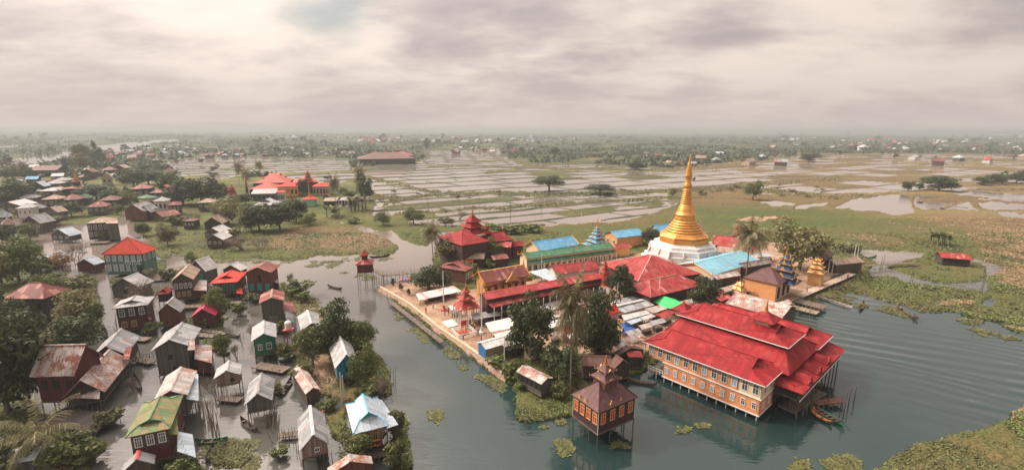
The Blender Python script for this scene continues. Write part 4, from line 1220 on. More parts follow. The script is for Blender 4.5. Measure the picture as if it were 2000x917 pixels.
# middle distance
h = house((167.5, 435), (209, 435), (211, 427), 423, 471, 'h', tin_tan, wood_dark, 'two storey dark house with tan roof and pale window frames above the water inlet', floor=.9,
          win=[('f', 4, .72, .14, .26, white_paint, glass, 0, 1, 1), ('f', 4, .3, .14, .24, white_paint, glass, 0, 1, 1)])
lean_to(h, [(207, 436), (231, 435.5), (229, 427), (208, 427)], [h['ze'] + .1, h['ze'] - .2, h['ze'] - .2, h['ze'] + .1], tin_tan, walls=(wood_grey, .8))
MV = [
 ((105, 457), (126, 462.5), (135, 456), 447, 474, 'g', tin_blue, wood_grey, 'low hut with blue grey roof standing alone in the inlet'),
 ((31.5, 406), (60, 406), (62, 400), 397, 429, 'h', tin_pale, white_wall, 'white walled house with pale roof, leftmost of a pale roofed pair'),
 ((58, 407), (81, 407), (82, 400), 397, 424, 'h', tin_grey, wood_grey, 'grey walled house with pale roof right of the white walled one'),
 ((46, 435), (72, 437.6), (85, 431), 421, 456, 'g', tin_grey, wood_brown, 'brown hut with steep grey gable on the left inlet'),
 ((85, 413), (113, 414), (138, 411), 404, 431, 'g', tin_tan, wood_grey, 'long grey house with tan roof running right from its gable'),
 ((0, 402), (34, 404), (34, 396), 394, 420, 'g', tin_white, wood_grey, 'bright white roofed shed at the left edge of the crowded village'),
 ((-14, 425), (17, 424), (18, 412), 409, 446, 'hx', tin_grey, wood_dark, 'dark house with grey roof cut by the left edge'),
 ((2, 440), (31, 437), (31, 426), 424, 460, 'h', tin_mixed, wood_dark, 'dark waterside house with patchy rust roof near the left edge'),
 ((81, 389), (115, 389), (113, 382), 380, 409, 'h', tin_tan, wood_brown, 'brown house with shallow tan hipped roof and bright window bays'),
 ((118, 390), (152, 390), (150, 382), 378.5, 406, 'h', tin_redbrown, wood_dark, 'dark house with dusty red hipped roof left of the darker green shed'),
 ((169, 404), (204, 404), (202, 396), 392, 421, 'h', tin_redbrown, wood_grey, 'grey walled house with the brightest rust red pyramid roof of the left village'),
 ((192, 391), (227, 391), (226, 384), 381, 412, 'h', tin_brown, wood_dark, 'dark brown roofed house behind the rust red pyramid roof'),
 ((33, 387), (66, 387), (64, 380), 378.5, 402, 'h', tin_grey, wood_brown, 'brown house with shallow grey green hipped roof among the left trees'),
 ((150, 387), (174, 387), (172, 380), 377, 400, 'h', tin_dgreen, wood_grey, 'small green grey roofed house behind the dusty red hip'),
 ((196, 347.5), (219, 346.5), (234, 338), 334, 362, 'g', tin_tan, beige_wall, 'large pale barn like hall with a cream roof'),
 ((254, 368.5), (290, 368.5), (289, 361), 359.5, 389, 'h', tin_redbrown, wood_dark, 'dark hall with dusty red hipped roof right of the barn like hall'),
 ((293, 376), (340, 376), (338, 366), 362, 394, 'i', tin_redbrown, wood_dark, 'wide dark hall with layered dusty red roof'),
 ((247, 411), (274, 414), (279, 405), 399, 433, 'g', tin_grey, wood_redbrown, 'russet waterside house with a grey gable roof and pink window sills'),
 ((272, 414), (290, 416), (292, 406), 402, 431, 'g', tin_grey, wood_dark, 'narrow dark gabled hut right of the russet waterside house'),
 ((298, 392.6), (325, 392.6), (323, 386), 384, 419, 'h', tin_pale, white_wall, 'white two storey house with pale hipped roof by the dark hall'),
 ((284, 388), (309, 384), (310, 379), 380, 412, 'h', tin_dgreen, beige_wall, 'beige house with grey green roof behind the white two storey house'),
 ((326, 401), (353, 400), (352, 393), 392.5, 421, 'h', tin_redbrown, wood_dark, 'dark house with red brown roof right of the white two storey house'),
 ((323, 424), (349, 417), (350, 411), 411, 431, 'gx', tin_redbrown, wood_brown, 'low shed with pinkish red roof below the white two storey house'),
 ((385, 395.5), (416, 395.5), (415, 389), 387, 413, 'hx', tin_tan, wood_brown, 'brown house with salmon tan roof left of the bushy olive trees'),
 ((399.7, 435.5), (430, 438), (428, 427), 424, 451, 'g', tin_tan, wood_dark, 'dark hut with tan and red roof, upper one of three huts in a row'),
 ((400.6, 454), (429, 457), (428, 449), 445, 469, 'g', tin_white, wood_grey, 'grey hut with white roof, middle one of three huts in a row'),
 ((404, 467), (431.7, 470), (428, 461), 458, 487, 'g', tin_white, wood_brown, 'brown hut with white gable roof, lowest of three huts in a row'),
 ((442, 453), (456, 454), (454, 447), 448, 468, 'gx', tin_white, wood_pink, 'small hut with a white roof half hidden in bare brush'),
 ((357, 431), (378, 432), (377, 427), 425.5, 450, 'h', tin_brown, wood_dark, 'dark little hut on stilts in the brush'),
 ((495.5, 400), (535, 401), (533, 393), 389, 418, 'i', tin_pale, wood_grey, 'pale grey roofed house among the dark trees below the red monastery'),
 ((12, 368), (40, 369), (42, 361), 359, 384, 'h', tin_brown, wood_dark, 'dark brown roofed house in the trees near the river, far left'),
 ((62, 364), (82, 365), (84, 357), 355, 379, 'g', tin_blue, wood_dark, 'house with dull blue roof below the blue tarpaulin roof'),
 ((50, 350), (72, 350), (73, 344), 344, 362, 'gx', tin_sky, wood_dark, 'house with bright blue tarpaulin roof near the river'),
 ((100, 344), (122, 344), (123, 338), 338, 356, 'gx', tin_white, wood_grey, 'white flat roofed shed right of the blue roofed house'),
 ((64, 332), (104, 333), (104, 326), 326, 345, 'gx', tin_brown, wood_dark, 'long dark brown boathouse on the river bank'),
 ((56, 326), (74, 326), (75, 321), 321, 336, 'gx', tin_white, wood_grey, 'white roofed shed at the river end of the dark boathouse'),
 ((104, 352), (126, 353), (127, 346), 346, 366, 'h', tin_grey, wood_dark, 'grey roofed house between the flat roofed shed and the small golden spire'),
 ((88, 358), (112, 359), (112, 353), 352, 371, 'h', tin_grey, wood_brown, 'low brown walled grey roof in the crowd left of the golden spire'),
 ((80, 372), (104, 374), (103, 367), 366, 386, 'h', tin_pale, wood_dark, 'pale grey hip roof in the crowd above the tan hipped roof'),
 ((160, 336), (178, 337), (179, 330), 330, 350, 'g', tin_brown, wood_dark, 'brown roofed house behind the small golden spire'),
 ((196, 332), (224, 332), (226, 325), 325, 342, 'hx', tin_brown, wood_dark, 'brown hall roof behind the barn like hall'),
 ((224, 328), (240, 329), (241, 323), 322, 340, 'g', tin_tan, wood_brown, 'small tan gabled house behind the barn like hall'),
 ((205, 309), (221, 309), (221, 304), 303, 314, 'gx', tin_red, wood_dark, 'bright red roofed house beside the river behind the tall poplars'),
 ((248, 308), (265, 308), (266, 302), 302, 316, 'gx', tin_tan, beige_wall, 'beige house on the green field by the river'),
 ((296, 313), (309, 313), (309, 308), 307, 322, 'h', tin_grey, wood_grey, 'grey hut standing alone on the green field'),
 ((318, 335), (338, 335), (339, 328), 327, 346, 'h', tin_brown, wood_dark, 'dark house among the fields above the wooded rise'),
 ((322, 326), (336, 326), (336, 321), 321, 333, 'g', tin_grey, wood_dark, 'small grey gable among the fields above the wooded rise'),
 ((470, 312), (478, 312), (478, 308), 308, 318, 'h', tin_white, white_wall, 'tiny white hut at the edge of the paddies left of the palms'),
]
for A, B, C, ap, yb, kd, rm_, wl, lb in MV:
    big = (B[0] - A[0]) > 20 and yb > 380
    wn = [('f', 3, .55, .14, .3, white_paint if random.random() < .5 else wood_dark, glass, 0, 1, 1)] if big else [('f', 2, .5, .14, .3, wood_dark, dark_in, 0, 1, 0)]
    house(A, B, C, ap, yb, kd, rm_, wl, lb, base=0.25 if yb < 440 else 0.0, floor=0.9, detail=yb > 398, win=wn, name='village_house', group=None)

# orange signboard with dark lettering, black banner, on the pale blue roofed house
def signboard(h, px0, px1, zc, hh, mat, ink, name, n=7, seed=1, yy=None):
    a, b = into(h, P(*px0, zc)), into(h, P(*px1, zc))
    d = (b - a); L = d.xy.length; ang_ = math.atan2(d.y, d.x)
    o = MB().box((0, 0, 0), (L, .06, hh)).build(name, mat, h['root']); c = (a + b) / 2
    o.location = (c.x, c.y, zc); o.rotation_euler = (0, 0, ang_)
    r = random.Random(seed); k = MB()
    for i in range(n):
        x = (-.40 + .80 * i / (n - 1)) * L; s = hh * .2
        for j in range(2):
            g0 = r.uniform(0, 6.28)
            pts = [(x + s * .8 * math.cos(g0 + q), -.045, (j - .5) * hh * .12 + s * math.sin(g0 + q)) for q in np.linspace(0, r.uniform(3.6, 5.6), 7)]
            k.path(pts, [hh * .035] * 7, 4)
    k.build('lettering', ink, o, uv=False)
    return o
signboard(HB, (724, 866), (744, 862), 2.2, 1.0, orange_paint, black_paint, 'signboard')
signboard(HB, (749, 861), (757, 851), 2.6, 1.9, black_paint, white_paint, 'banner', 4, 3)
# scrawl on the grey board house
k = MB(); r_ = random.Random(4)
for j in range(3):
    for i in range(7):
        x, z = -HS['hw'] * .35 + i * HS['hw'] * .13, HS['fl'] + .6 + (2 - j) * .5
        pts = [(x + .14 * math.cos(q + i), -HS['hd'] - .03, z + .18 * math.sin(q + j)) for q in np.linspace(0, r_.uniform(3, 5), 5)]
        k.path(pts, [.022] * 5, 4)
k.build('painted_scrawl', white_wall, HS['root'], uv=False)
# water tank tower
p = P(567, 676, 0.0)
o = thing('water_tank', 'white cylindrical water tank on a platform with red posts', 'water tank', p)
zt_ = zat(p.x, p.y, 642)
b = MB().lathe([(.55, zt_), (.62, zt_ + .1), (.62, zt_ + 1.5), (.4, zt_ + 1.75), (.18, zt_ + 1.85)], 14); b.build('tank', white_paint, o)
MB().box((0, 0, zt_ - .08), (1.9, 1.7, .14)).build('platform', red_paint, o)
for sx_ in (-1, 1):
    for sy_ in (-1, 1): MB().tube((sx_ * .8, sy_ * .7, -1), (sx_ * .8, sy_ * .7, zt_ - .1), .09).build('post', red_paint, o)
# ------------------------------------------------------------------ the monastery island
G = 1.0     # height of its paved ground
def pxs(x, y, z): return CF / (y * cp - (z - CH) * sp)
FIN = MB().lathe([(.5, 0), (.34, .25), (.16, .55), (.22, .7), (.05, 1.0)], 6).mesh('finial', gold, uv=False)
PED = MB().slab([(-.5, 0, 0), (.5, 0, 0), (.22, 0, .42), (0, 0, 1.0), (-.22, 0, .42)], .12, (0, 1, 0)).mesh('pediment', gold_carved, uv=False)
def spire_prof(z0, z1, r):
    h = z1 - z0
    p = [(r, z0), (r * 1.05, z0 + .05 * h), (r * .62, z0 + .16 * h), (r * .8, z0 + .2 * h), (r * .42, z0 + .36 * h), (r * .52, z0 + .4 * h), (r * .25, z0 + .58 * h), (r * .36, z0 + .63 * h), (r * .13, z0 + .78 * h), (r * .2, z0 + .82 * h), (.015, z1)]
    return p
def tiers(root, c, lst, roof, body, trim=gold, spire=None, spire_r=.4, ped=0.0, fin=0.5, rot=0.0, eave=None):
    """stacked square roofs: lst of (eave height, half width, rise); heights in the root's frame"""
    rt = MB
    for i, (z, hw, rise) in enumerate(lst):
        nx = lst[i + 1] if i + 1 < len(lst) else None
        ht = (nx[1] * .62 if nx else hw * .22)
        q = 1.4142
        b = MB().lathe([(hw * q * .97, z - .12), (hw * q, z), (hw * q * .80 + ht * q * .1, z + rise * .22), (ht * q + (hw - ht) * q * .35, z + rise * .58), (ht * q, z + rise)], 4, (0, 0), 0, math.pi / 4)
        ro = b.build('roof_tier', roof, root); ro.location = (c[0], c[1], 0); ro.rotation_euler = (0, 0, rot)
        e = MB(); 
        for k in range(4):
            a = k * math.pi / 2; ca, sa = math.cos(a), math.sin(a)
            p0, p1 = (hw * ca - hw * sa, hw * sa + hw * ca, z + .03), (hw * ca + hw * sa, hw * sa - hw * ca, z + .03)
            e.tube(p0, p1, .07 * max(1, hw / 4), .07 * max(1, hw / 4), 4)
        e.build('eave_trim', eave or trim, ro, uv=False)
        if fin:
            for k in range(4):
                a = k * math.pi / 2 + math.pi / 4
                f = place('finial', FIN, ro, (hw * q * math.cos(a), hw * q * math.sin(a), z - .05), None, (fin * .5, fin * .5, fin * .8))
                f.rotation_euler = (0.45 * -math.sin(a), 0.45 * math.cos(a), 0)
        if ped:
            for k in range(4):
                a = k * math.pi / 2
                place('pediment', PED, ro, (hw * .93 * math.sin(a), -hw * .93 * math.cos(a), z), a, (hw * .8, 1, rise * ped))
        if nx:
            w2 = ht * .98
            wb = MB().box((0, 0, (z + rise * .9 + nx[0]) / 2), (2 * w2, 2 * w2, max(.2, nx[0] - z - rise * .9 + .15)))
            wo = wb.build('tier_wall', body, root); wo.location = (c[0], c[1], 0); wo.rotation_euler = (0, 0, rot)
    z, hw, rise = lst[-1]
    if spire:
        s = MB().lathe(spire_prof(z + rise - .1, spire, spire_r), 12).build('spire', trim, root, True); s.location = (c[0], c[1], 0)

def tower(name, label, cat, bx, by, tl, spire_py, roof, body, rot, trim=gold, base=G, body_h=None, rises=.75, ped=0.0, fin=.5, posts=None, spire_w=2.0, eave=None, steps=None, floor_h=.4):
    """tl: (eave mark in the photograph, half extent there) from the lowest roof up"""
    p = P(bx, by, base); x, y = p.x, p.y
    k = abs(math.cos(rot)) + abs(math.sin(rot))
    root = thing(name, label, cat, (x, y, base), rot)
    zs = [(zat(x, y, e) - base, hp / pxs(x, y, base) / k) for e, hp in tl]
    l = []
    for i, (z, hw) in enumerate(zs):
        nz = zs[i + 1][0] if i + 1 < len(zs) else z + (hw * .8 if len(zs) == 1 else (zs[i][0] - zs[i - 1][0]))
        l.append((z, hw, (nz - z) * rises))
    tiers(root, (0, 0), l, roof, body, trim, zat(x, y, spire_py) - base, spire_w / pxs(x, y, base), ped, fin, 0, eave)
    z0, h0 = zs[0]
    if posts:
        for i in range(posts + 1):
            for j in range(posts + 1):
                if 0 < i < posts and 0 < j < posts: continue
                place('column', STILTW, root, ((i / posts - .5) * 1.7 * h0, (j / posts - .5) * 1.7 * h0, 0), None, (.14, .14, z0))
        MB().box((0, 0, floor_h / 2), (h0 * 1.9, h0 * 1.9, floor_h)).build('plinth', body, root)
    else:
        MB().box((0, 0, z0 / 2), (h0 * 1.62, h0 * 1.62, z0)).build('wall', body, root)
    return dict(root=root, x=x, y=y, zs=zs, h0=h0, z0=z0, base=base)

def rot_of(a, b, z):
    p, q = P(*a, z), P(*b, z); return math.atan2(q.y - p.y, q.x - p.x)
RC = rot_of((980, 577), (1188, 541), 5)      # the long axis of the island's halls
def gable_trim(h, mat, horn=.9, gx=True):
    """gilded barge boards and horns on a gabled hall"""
    w, d, ze, zr = h['w'], h['d'], h['ze'], h['zr']
    for s in (-1, 1):
        b = MB()
        if gx:
            for q in (-1, 1): b.tube((s * (w / 2 + .03), q * d / 2, ze), (s * (w / 2 + .03), 0, zr + .05), .14, .14, 5)
        else:
            for q in (-1, 1): b.tube((q * w / 2, s * (d / 2 + .03), ze), (0, s * (d / 2 + .03), zr + .05), .14, .14, 5)
        b.build('bargeboard', mat, h['root'], uv=False)
        pts = [(s * w / 2, 0, zr)] + [(s * w / 2, q * d / 2, ze) for q in (-1, 1)] if gx else [(0, s * d / 2, zr)] + [(q * w / 2, s * d / 2, ze) for q in (-1, 1)]
        for p in pts: place('finial', FIN, h['root'], p, None, (horn * .5, horn * .5, horn * 1.3))

# the great gilded stupa
p = P(1331, 512, G); sx_, sy_ = p.x, p.y
st = thing('golden_stupa', 'tall golden bell shaped stupa on a whitewashed stepped base', 'stupa', (sx_, sy_, G))
def prof(marks):
    o = []
    for py, hw in marks:
        z = zat(sx_, sy_, py); o.append((hw / pxs(sx_, sy_, z), z - G))
    return o
wb = prof([(512, 84), (507, 83.5), (506, 78), (500, 77), (499, 71), (489, 69), (488, 66.5), (479, 64.5), (478, 60), (473, 58), (472, 52), (469.5, 50)])
MB().lathe(wb, 8, (0, 0), 0, RC + R(22.5)).build('base', white_stone, st)
for k in range(16):         # pilasters run up the white base
    a = RC + R(22.5) + k * math.pi / 8
    b = MB(); f_ = 1.0 if k % 2 == 0 else .925
    b.path([(wb[5][0] * f_ * math.cos(a), wb[5][0] * f_ * math.sin(a), wb[5][1]), (wb[7][0] * f_ * math.cos(a), wb[7][0] * f_ * math.sin(a), wb[7][1])], [.35, .3], 4)
    b.build('pilaster', white_stone, st, uv=False)
lowp = prof([(470, 47.5), (468, 48), (461, 48), (460, 46), (458.5, 48), (457, 47), (456, 44), (453.5, 42)])
MB().lathe(lowp, 8, (0, 0), 0, RC + R(22.5)).build('octagonal_terrace', gold, st)
mk = []
def rings(a, b, n, wob_):
    (p0, r0_), (p1, r1_) = a, b
    for i in range(n):
        f = i / n
        for g_, s_ in ((0, 1.0), (.55, 1.0), (.6, 1 - wob_), (.98, 1 - wob_)):
            f2 = (i + g_) / n
            mk.append((p0 + (p1 - p0) * f2, (r0_ + (r1_ - r0_) * f2) * s_))
rings((454, 40.5), (428, 21.5), 6, .05)
mk += [(427.5, 21.2), (424, 20.2), (420, 19), (419, 20), (417.5, 20), (417, 18.6), (411, 17), (405, 14.8), (401, 12.8)]
rings((400, 12.4), (368, 7.8), 9, .13)
mk += [(367, 7.2), (364, 8.8), (361, 8.6), (358, 6.8), (352, 5.8), (347, 5.6), (345, 7.6), (343, 8.0), (340, 6.6), (338, 6.9), (333, 5.2), (331, 5.5), (326, 3.9), (324, 4.2), (319, 2.7), (312, 1.7), (308, 1.2), (305, 1.5), (303, .7), (300, .25)]
MB().lathe(prof([(a_, b_ * .94) for a_, b_ in mk]), 40).build('bell_and_spire', gold, st, True)
for px_c, pyb, pyt, hw, kind_ in ((1292.6, 500, 464, 10.5, 'lantern'), (1388.5, 505, 462, 9, 'stupa')):
    q = P(px_c, pyb + 3, G); sc_ = pxs(q.x, q.y, 3)
    z = lambda yy: zat(q.x, q.y, yy) - G
    r = hw / sc_
    o = thing('small_stupa', {'lantern': 'small white corner stupa with arched ring and gold cap, left of the great golden stupa', 'stupa': 'small white corner stupa with slender gold cone, right of the great golden stupa'}[kind_], 'stupa', (q.x, q.y, G))
    MB().lathe([(r * 1.2, 0), (r * 1.2, z(pyb - 8)), (r, z(pyb - 8)), (r * .95, z(pyb - 13)), (r * 1.05, z(pyb - 14)), (r * .6, z(pyb - 22))], 16).build('drum', white_stone, o)
    MB().lathe(spire_prof(z(pyb - 22.1), z(pyt - 1), r * .62), 14).build('gold_cap', gold, o, True)
    for k in range(12):
        a = k * math.pi / 6
        MB().box((r * 1.0 * math.cos(a), r * 1.0 * math.sin(a), z(pyb - 10.5)), (.1, .35, z(pyb - 13) - z(pyb - 8)), a).build('niche', dark_in, o, uv=False)

# monastery with stacked crimson roofs
h = house((856, 462), (899, 480), (950, 469), 449, 516, 'h', tin_red, wood_maroon, 'crimson monastery with stacked roofs and a golden spire behind the coconut palm', name='tiered_monastery', cat='monastery', base=G, stilts=False,
          win=[('f', 5, .5, .08, .3, wood_dark, dark_in, 0, 1, 0)])
q = into(h, P(924, 502, G)); wq = P(924, 502, G); kk = pxs(wq.x, wq.y, 8) * 1.35
hz2 = lambda e: zat(wq.x, wq.y, e) - G
tiers(h['root'], (q.x, q.y), [(hz2(453), 31 / kk, (hz2(441) - hz2(453)) * .85), (hz2(441), 22.5 / kk, (hz2(431) - hz2(441)) * .8), (hz2(431), 17 / kk, hz2(420.5) - hz2(431))], tin_red, wood_maroon, gold, hz2(399), 3.2 / kk * 1.3, 0, 0, 0, red_paint)
h = house((948, 473), (1004, 467.5), (992, 458), 453, 508, 'ix', tin_red, wood_maroon, 'crimson roofed side wing with a small red spire, right of the five tiered monastery', name='monastery_wing', cat='monastery', base=G, stilts=False)
tiers(h['root'], (-h['w'] * .32, 0), [(h['zr'] + .1, 1.5, .9), (h['zr'] + 1.6, .9, .8)], tin_red, wood_maroon, gold, h['zr'] + 4.6, .28, 0, .0, 0, red_paint)
for i_, (A, B, C, ap, yb, rm_, lb) in enumerate([
  ((921, 484), (947, 479), (941, 472), 470, 508, tin_red, 'small crimson gable porch under the five tiered monastery'),
  ((966, 481), (998, 483), (996, 474), 472, 512, tin_oldred, 'low old red porch roof below the crimson side wing'),
  ((908, 504), (945, 506), (942, 497), 494, 524, tin_tan, 'low pinkish shed roof in front of the crimson monastery'),
  ((964, 508), (993, 503), (990, 496), 497, 522, tin_redbrown, 'pinkish lean shed right of the round topped tree'),
  ((900, 511), (924, 512), (922, 505), 503, 526, tin_orange, 'little orange red shed roof beside the palm grove'),
  ((1000, 481), (1024, 480), (1022, 474), 471, 506, tin_red, 'small crimson pavilion between the monastery wing and the blue roofed hall'),
]):
    house(A, B, C, ap, yb, 'g' if i_ == 0 else 'gx', rm_, wood_maroon, lb, name='porch', cat='porch', base=G, stilts=False)
house((858, 519), (905, 531), (907, 521), 514, 551, 'i', tin_redbrown, wood_redbrown, 'brown house with rusty roof and white windows beside the flagpole and green trees', name='monastery_house', base=G, stilts=False,
      win=[('r', 2, .55, .3, .4, white_paint, glass, .1, .9, 1)])

# halls
h = house((944, 552), (1037, 537.5), (914, 540), 523, 583, 'gx', tin_redbrown, gold_carved, 'carved golden prayer hall with faded pink red roof at the terrace', name='prayer_hall', cat='prayer hall', base=G, stilts=False, side='A', ov=.8,
          win=[('l', 3, .42, .2, .55, gold, yellow_paint, 0, 1, 1), ('f', 6, .4, .07, .5, gold, dark_in, 0, 1, 1)], ridge=gold_carved)
gable_trim(h, gold, 1.2)
lean_to(h, [(944, 562), (1040, 547), (1036, 541), (944, 553)], [h['ze'] - .5, h['ze'] - .5, h['ze'] + .4, h['ze'] + .4], tin_redbrown, 'lower_roof', False)
place('pediment', PED, h['root'], (h['w'] * .08, -h['d'] / 2 - .6, h['ze'] - .6), 0, (4.2, 1.5, 2.6))
h = house((949, 584), (1180, 543), (925, 573), 554, 607, 'gx', tin_oldred, wood_maroon, 'long covered walkway with a double red roof leading from terrace to stupa', name='covered_walkway', cat='walkway', base=G, stilts=False, side='A', dmax=5.0)
lean_to(h, [(962, 600), (1186, 550), (1178, 545), (948, 588)], [h['ze'] - .5, h['ze'] - .5, h['ze'] + .15, h['ze'] + .15], tin_oldred, 'lower_roof', False)
for k in range(18):
    place('column', STILTW, h['root'], (-h['w'] / 2 + h['w'] * (k + .5) / 18, -h['d'] / 2 - 2.0, 0), None, (.12, .12, h['ze'] - 1.4))
t_ = tower('entrance_pavilion', 'red tiered entrance pavilion on white and yellow columns at the terrace end of the walkway', 'pavilion', 911, 628, [(596, 30), (581, 18), (569, 9)], 541, tin_oldred, beige_wall, RC, posts=3, fin=.5, rises=.7, ped=.5, spire_w=1.6, eave=red_paint)
h = house((1028, 505.5), (1202, 483), (1012, 497), 483, 524, 'gx', tin_dgreen, cream_wall, 'long hall with a double dark green roof and gilded gable', name='long_hall', cat='hall', base=G, stilts=False, side='A',
          win=[('f', 16, .3, .035, .35, white_paint, dark_in, 0, 1, 1)])
gable_trim(h, gold, 1.0)
lean_to(h, [(1035, 516), (1202, 492), (1200, 486), (1029, 508.5)], [h['ze'] - .5, h['ze'] - .5, h['ze'] + .3, h['ze'] + .3], tin_dgreen, 'lower_roof', False)
for k in range(16): place('column', STILTW, h['root'], (-h['w'] / 2 + h['w'] * (k + .5) / 16, -h['d'] / 2 - 2.0, 0), None, (.12, .12, h['ze'] - 1.4))
h = house((1052, 490), (1133, 477), (1022, 480), 466, 514, 'gx', tin_sky, cream_wall, 'cream and gold hall with a sky blue sheet roof beyond the dark green roof', name='blue_roofed_hall', cat='hall', base=G, stilts=False, side='A',
          win=[('l', 3, .4, .2, .5, gold, yellow_paint, 0, 1, 1), ('f', 8, .4, .05, .4, gold, dark_in)])
gable_trim(h, gold, 1.1)
tower('blue_pyatthat', 'blue tower of stacked carved roofs with golden spire behind the dark green hall', 'pagoda', 1164.7, 497, [(477, 30), (470, 22), (463, 16.5), (456, 12), (450, 8.5), (445, 5.5)], 422, tin_sky, teal_paint, RC, ped=.8, fin=.6, rises=.75, spire_w=2.2, trim=gold)
h = house((1206.6, 465), (1259, 457.6), (1184, 456), 448.5, 482, 'gx', tin_sky, orange_wall, 'orange walled house with plain blue roof at the back of the island', name='blue_roofed_house', base=G, stilts=False, side='A', win=[('l', 2, .5, .2, .3, white_paint, glass)])
house((1286, 452), (1322, 448), (1272, 446), 438, 470, 'gx', tin_sky, white_wall, 'blue roof peeping out behind the golden stupa on its left side', name='blue_roofed_house', base=G, stilts=False, side='A')
h = house((1086, 536), (1172, 525), (1066, 524), 513, 557, 'gx', tin_oldred, white_wall, 'red roofed hall with white gable next to the small white gatehouse', name='red_roofed_hall', cat='hall', base=G, stilts=False, side='A')
house((1153, 531), (1172, 526), (1168, 517), 516, 546, 'g', tin_oldred, white_wall, 'little white gatehouse wedged among the red roofs', name='gatehouse', cat='gatehouse', base=G, stilts=False, win=[('f', 1, .5, .4, .4, wood_dark, dark_in, 0, 1, 0)])
tower('red_turret', 'small red tiered turret beside the white gatehouse', 'turret', 1180, 556, [(530, 11), (522, 7.5), (515, 5)], 503, tin_oldred, red_paint, RC, fin=.4, spire_w=1.2)
h = house((1181, 512), (1237, 550), (1344, 527), 497, 556, 'hx', tin_oldred, wood_maroon, 'largest faded red roof of the temple, spreading left of the white stupa base', name='red_temple_hall', cat='hall', base=G, stilts=False, ridge=tin_white)
gable_trim(dict(h, d=h['d'] * .01, ze=h['zr']), gold, .9)
house((1215, 557), (1268.6, 581), (1366, 553), 541, 598, 'h', tin_oldred, wood_maroon, 'wide low red roof with pale rusty edges in front of the largest red roof', name='red_market_hall', cat='hall', base=G, stilts=False, ridge=tin_tan)
house((1388, 477), (1440, 483), (1398, 462), 461, 497, 'gx', tin_oldred, wood_maroon, 'red roof right behind the white stupa base', name='red_roofed_hall', cat='hall', base=G, stilts=False, side='A')
house((1398, 492), (1440, 496), (1408, 484), 482, 508, 'gx', tin_tan, wood_maroon, 'dusty pinkish roof between the stupa base and the tall palm', name='red_roofed_hall', cat='hall', base=G, stilts=False, side='A')
house((1196, 488), (1232, 483), (1190, 480), 476, 502, 'gx', tin_oldred, gold_carved, 'gold edged red roof behind the largest red roof', name='red_roofed_hall', cat='hall', base=G, stilts=False, side='A')
h = house((1391, 536.6), (1489, 509), (1316, 517), 508, 548, 'gx', tin_lblue, cream_wall, 'light blue roofed hall with gilded end at the foot of the stupa', name='light_blue_roofed_hall', cat='hall', base=G, stilts=False, side='A')
gable_trim(h, gold, .8)
house((1392, 548), (1445, 536), (1380, 540), 534, 566, 'gx', tin_mixed, wood_dark, 'rust patched shed below the light blue roof', name='market_shed', cat='shed', base=G, stilts=False, side='A')
house((1455, 524), (1505, 512), (1446, 518), 508, 540, 'gx', tin_mixed, wood_dark, 'pink streaked roof between the light blue hall and the big brown tree', name='market_shed', cat='shed', base=G, stilts=False, side='A')
house((1476, 503), (1506, 500), (1470, 497), 493, 516, 'gx', tin_white, white_wall, 'white roof at the foot of the big brown tree', name='market_shed', cat='shed', base=G, stilts=False, side='A')

h = house((1450, 541), (1521, 556), (1557, 540), 521, 582, 'hx', tin_purple, orange_wall, 'orange walled shrine hall with plain purple brown roof near the golden shrine', name='shrine_hall', cat='hall', base=G, stilts=False, win=[('r', 3, .42, .2, .7, white_paint, dark_in, 0, 1, 0)])
lean_to(h, [(1452, 550), (1524, 564), (1521, 557), (1450, 543)], [h['ze'] - .5, h['ze'] - .5, h['ze'] + .2, h['ze'] + .2], tin_purple, 'lower_roof', False)
k = pxs(h['cen'].x, h['cen'].y, 8)
q = P(1527, 573, G)
zz = lambda yy: zat(q.x, q.y, yy) - G
root = thing('ornate_tower', 'ornate blue, red and gold tiered spire at the right end of the orange shrine hall', 'pagoda', (q.x, q.y, G), h['th'])
tiers(root, (0, 0), [(zz(e), hp / k / 1.08, (zz(e - 10.5) - zz(e)) * .8) for e, hp in ((547, 29), (536, 23), (525, 17.5), (514, 12.5), (505, 8.5))], mat_tin('tin_deep_blue', (0.02, 0.055, 0.12), 0.0, var=.2), red_paint, gold, zz(479), 2.6 / k, 1.1, .8)
tower('golden_shrine', 'carved golden tower shrine on a pale plinth at the island\'s right tip', 'shrine', 1591, 555, [(531, 20), (522, 15.5), (514, 11), (508, 7)], 499, gold_carved, gold_carved, RC + R(20), ped=1.2, fin=.8, spire_w=2.2)
tower('golden_shrine', 'small pale gold shrine tower beside the orange shrine hall', 'shrine', 1443, 578, [(564, 15), (556, 10)], 541, gold_carved, cream_wall, RC, ped=1.0, fin=.6, spire_w=1.3)
tower('red_pagoda', 'slender brownish red pagoda of many small tiers behind the tall palm', 'pagoda', 1439, 470, [(459, 12), (454, 10.6), (449, 9.4), (444.5, 8.2), (440, 7), (436, 5.6), (432.5, 4)], 421, tin_oldred, wood_maroon, RC + R(30), fin=.3, rises=.6, spire_w=1.3, eave=tin_tan)
house((1587, 503), (1612, 508), (1621, 496), 486, 523, 'h', tin_brown, wood_dark, 'dark brown pyramid roofed hut behind the golden shrine', name='island_hut', cat='hut', base=G, stilts=False)
house((1643, 520), (1679, 509), (1670, 500), 504, 534, 'gx', tin_tan, wood_brown, 'grey brown roofed boathouse at the end of the island', name='island_hut', cat='hut', base=.6, floor=.5)
house((1415, 592), (1528, 621), (1572, 602), 590, 644, 'gx', tin_rusty, wood_grey, 'long rusty striped roof on the waterfront behind the red roofed hall', name='waterfront_shed', cat='shed', base=.3, floor=.8)
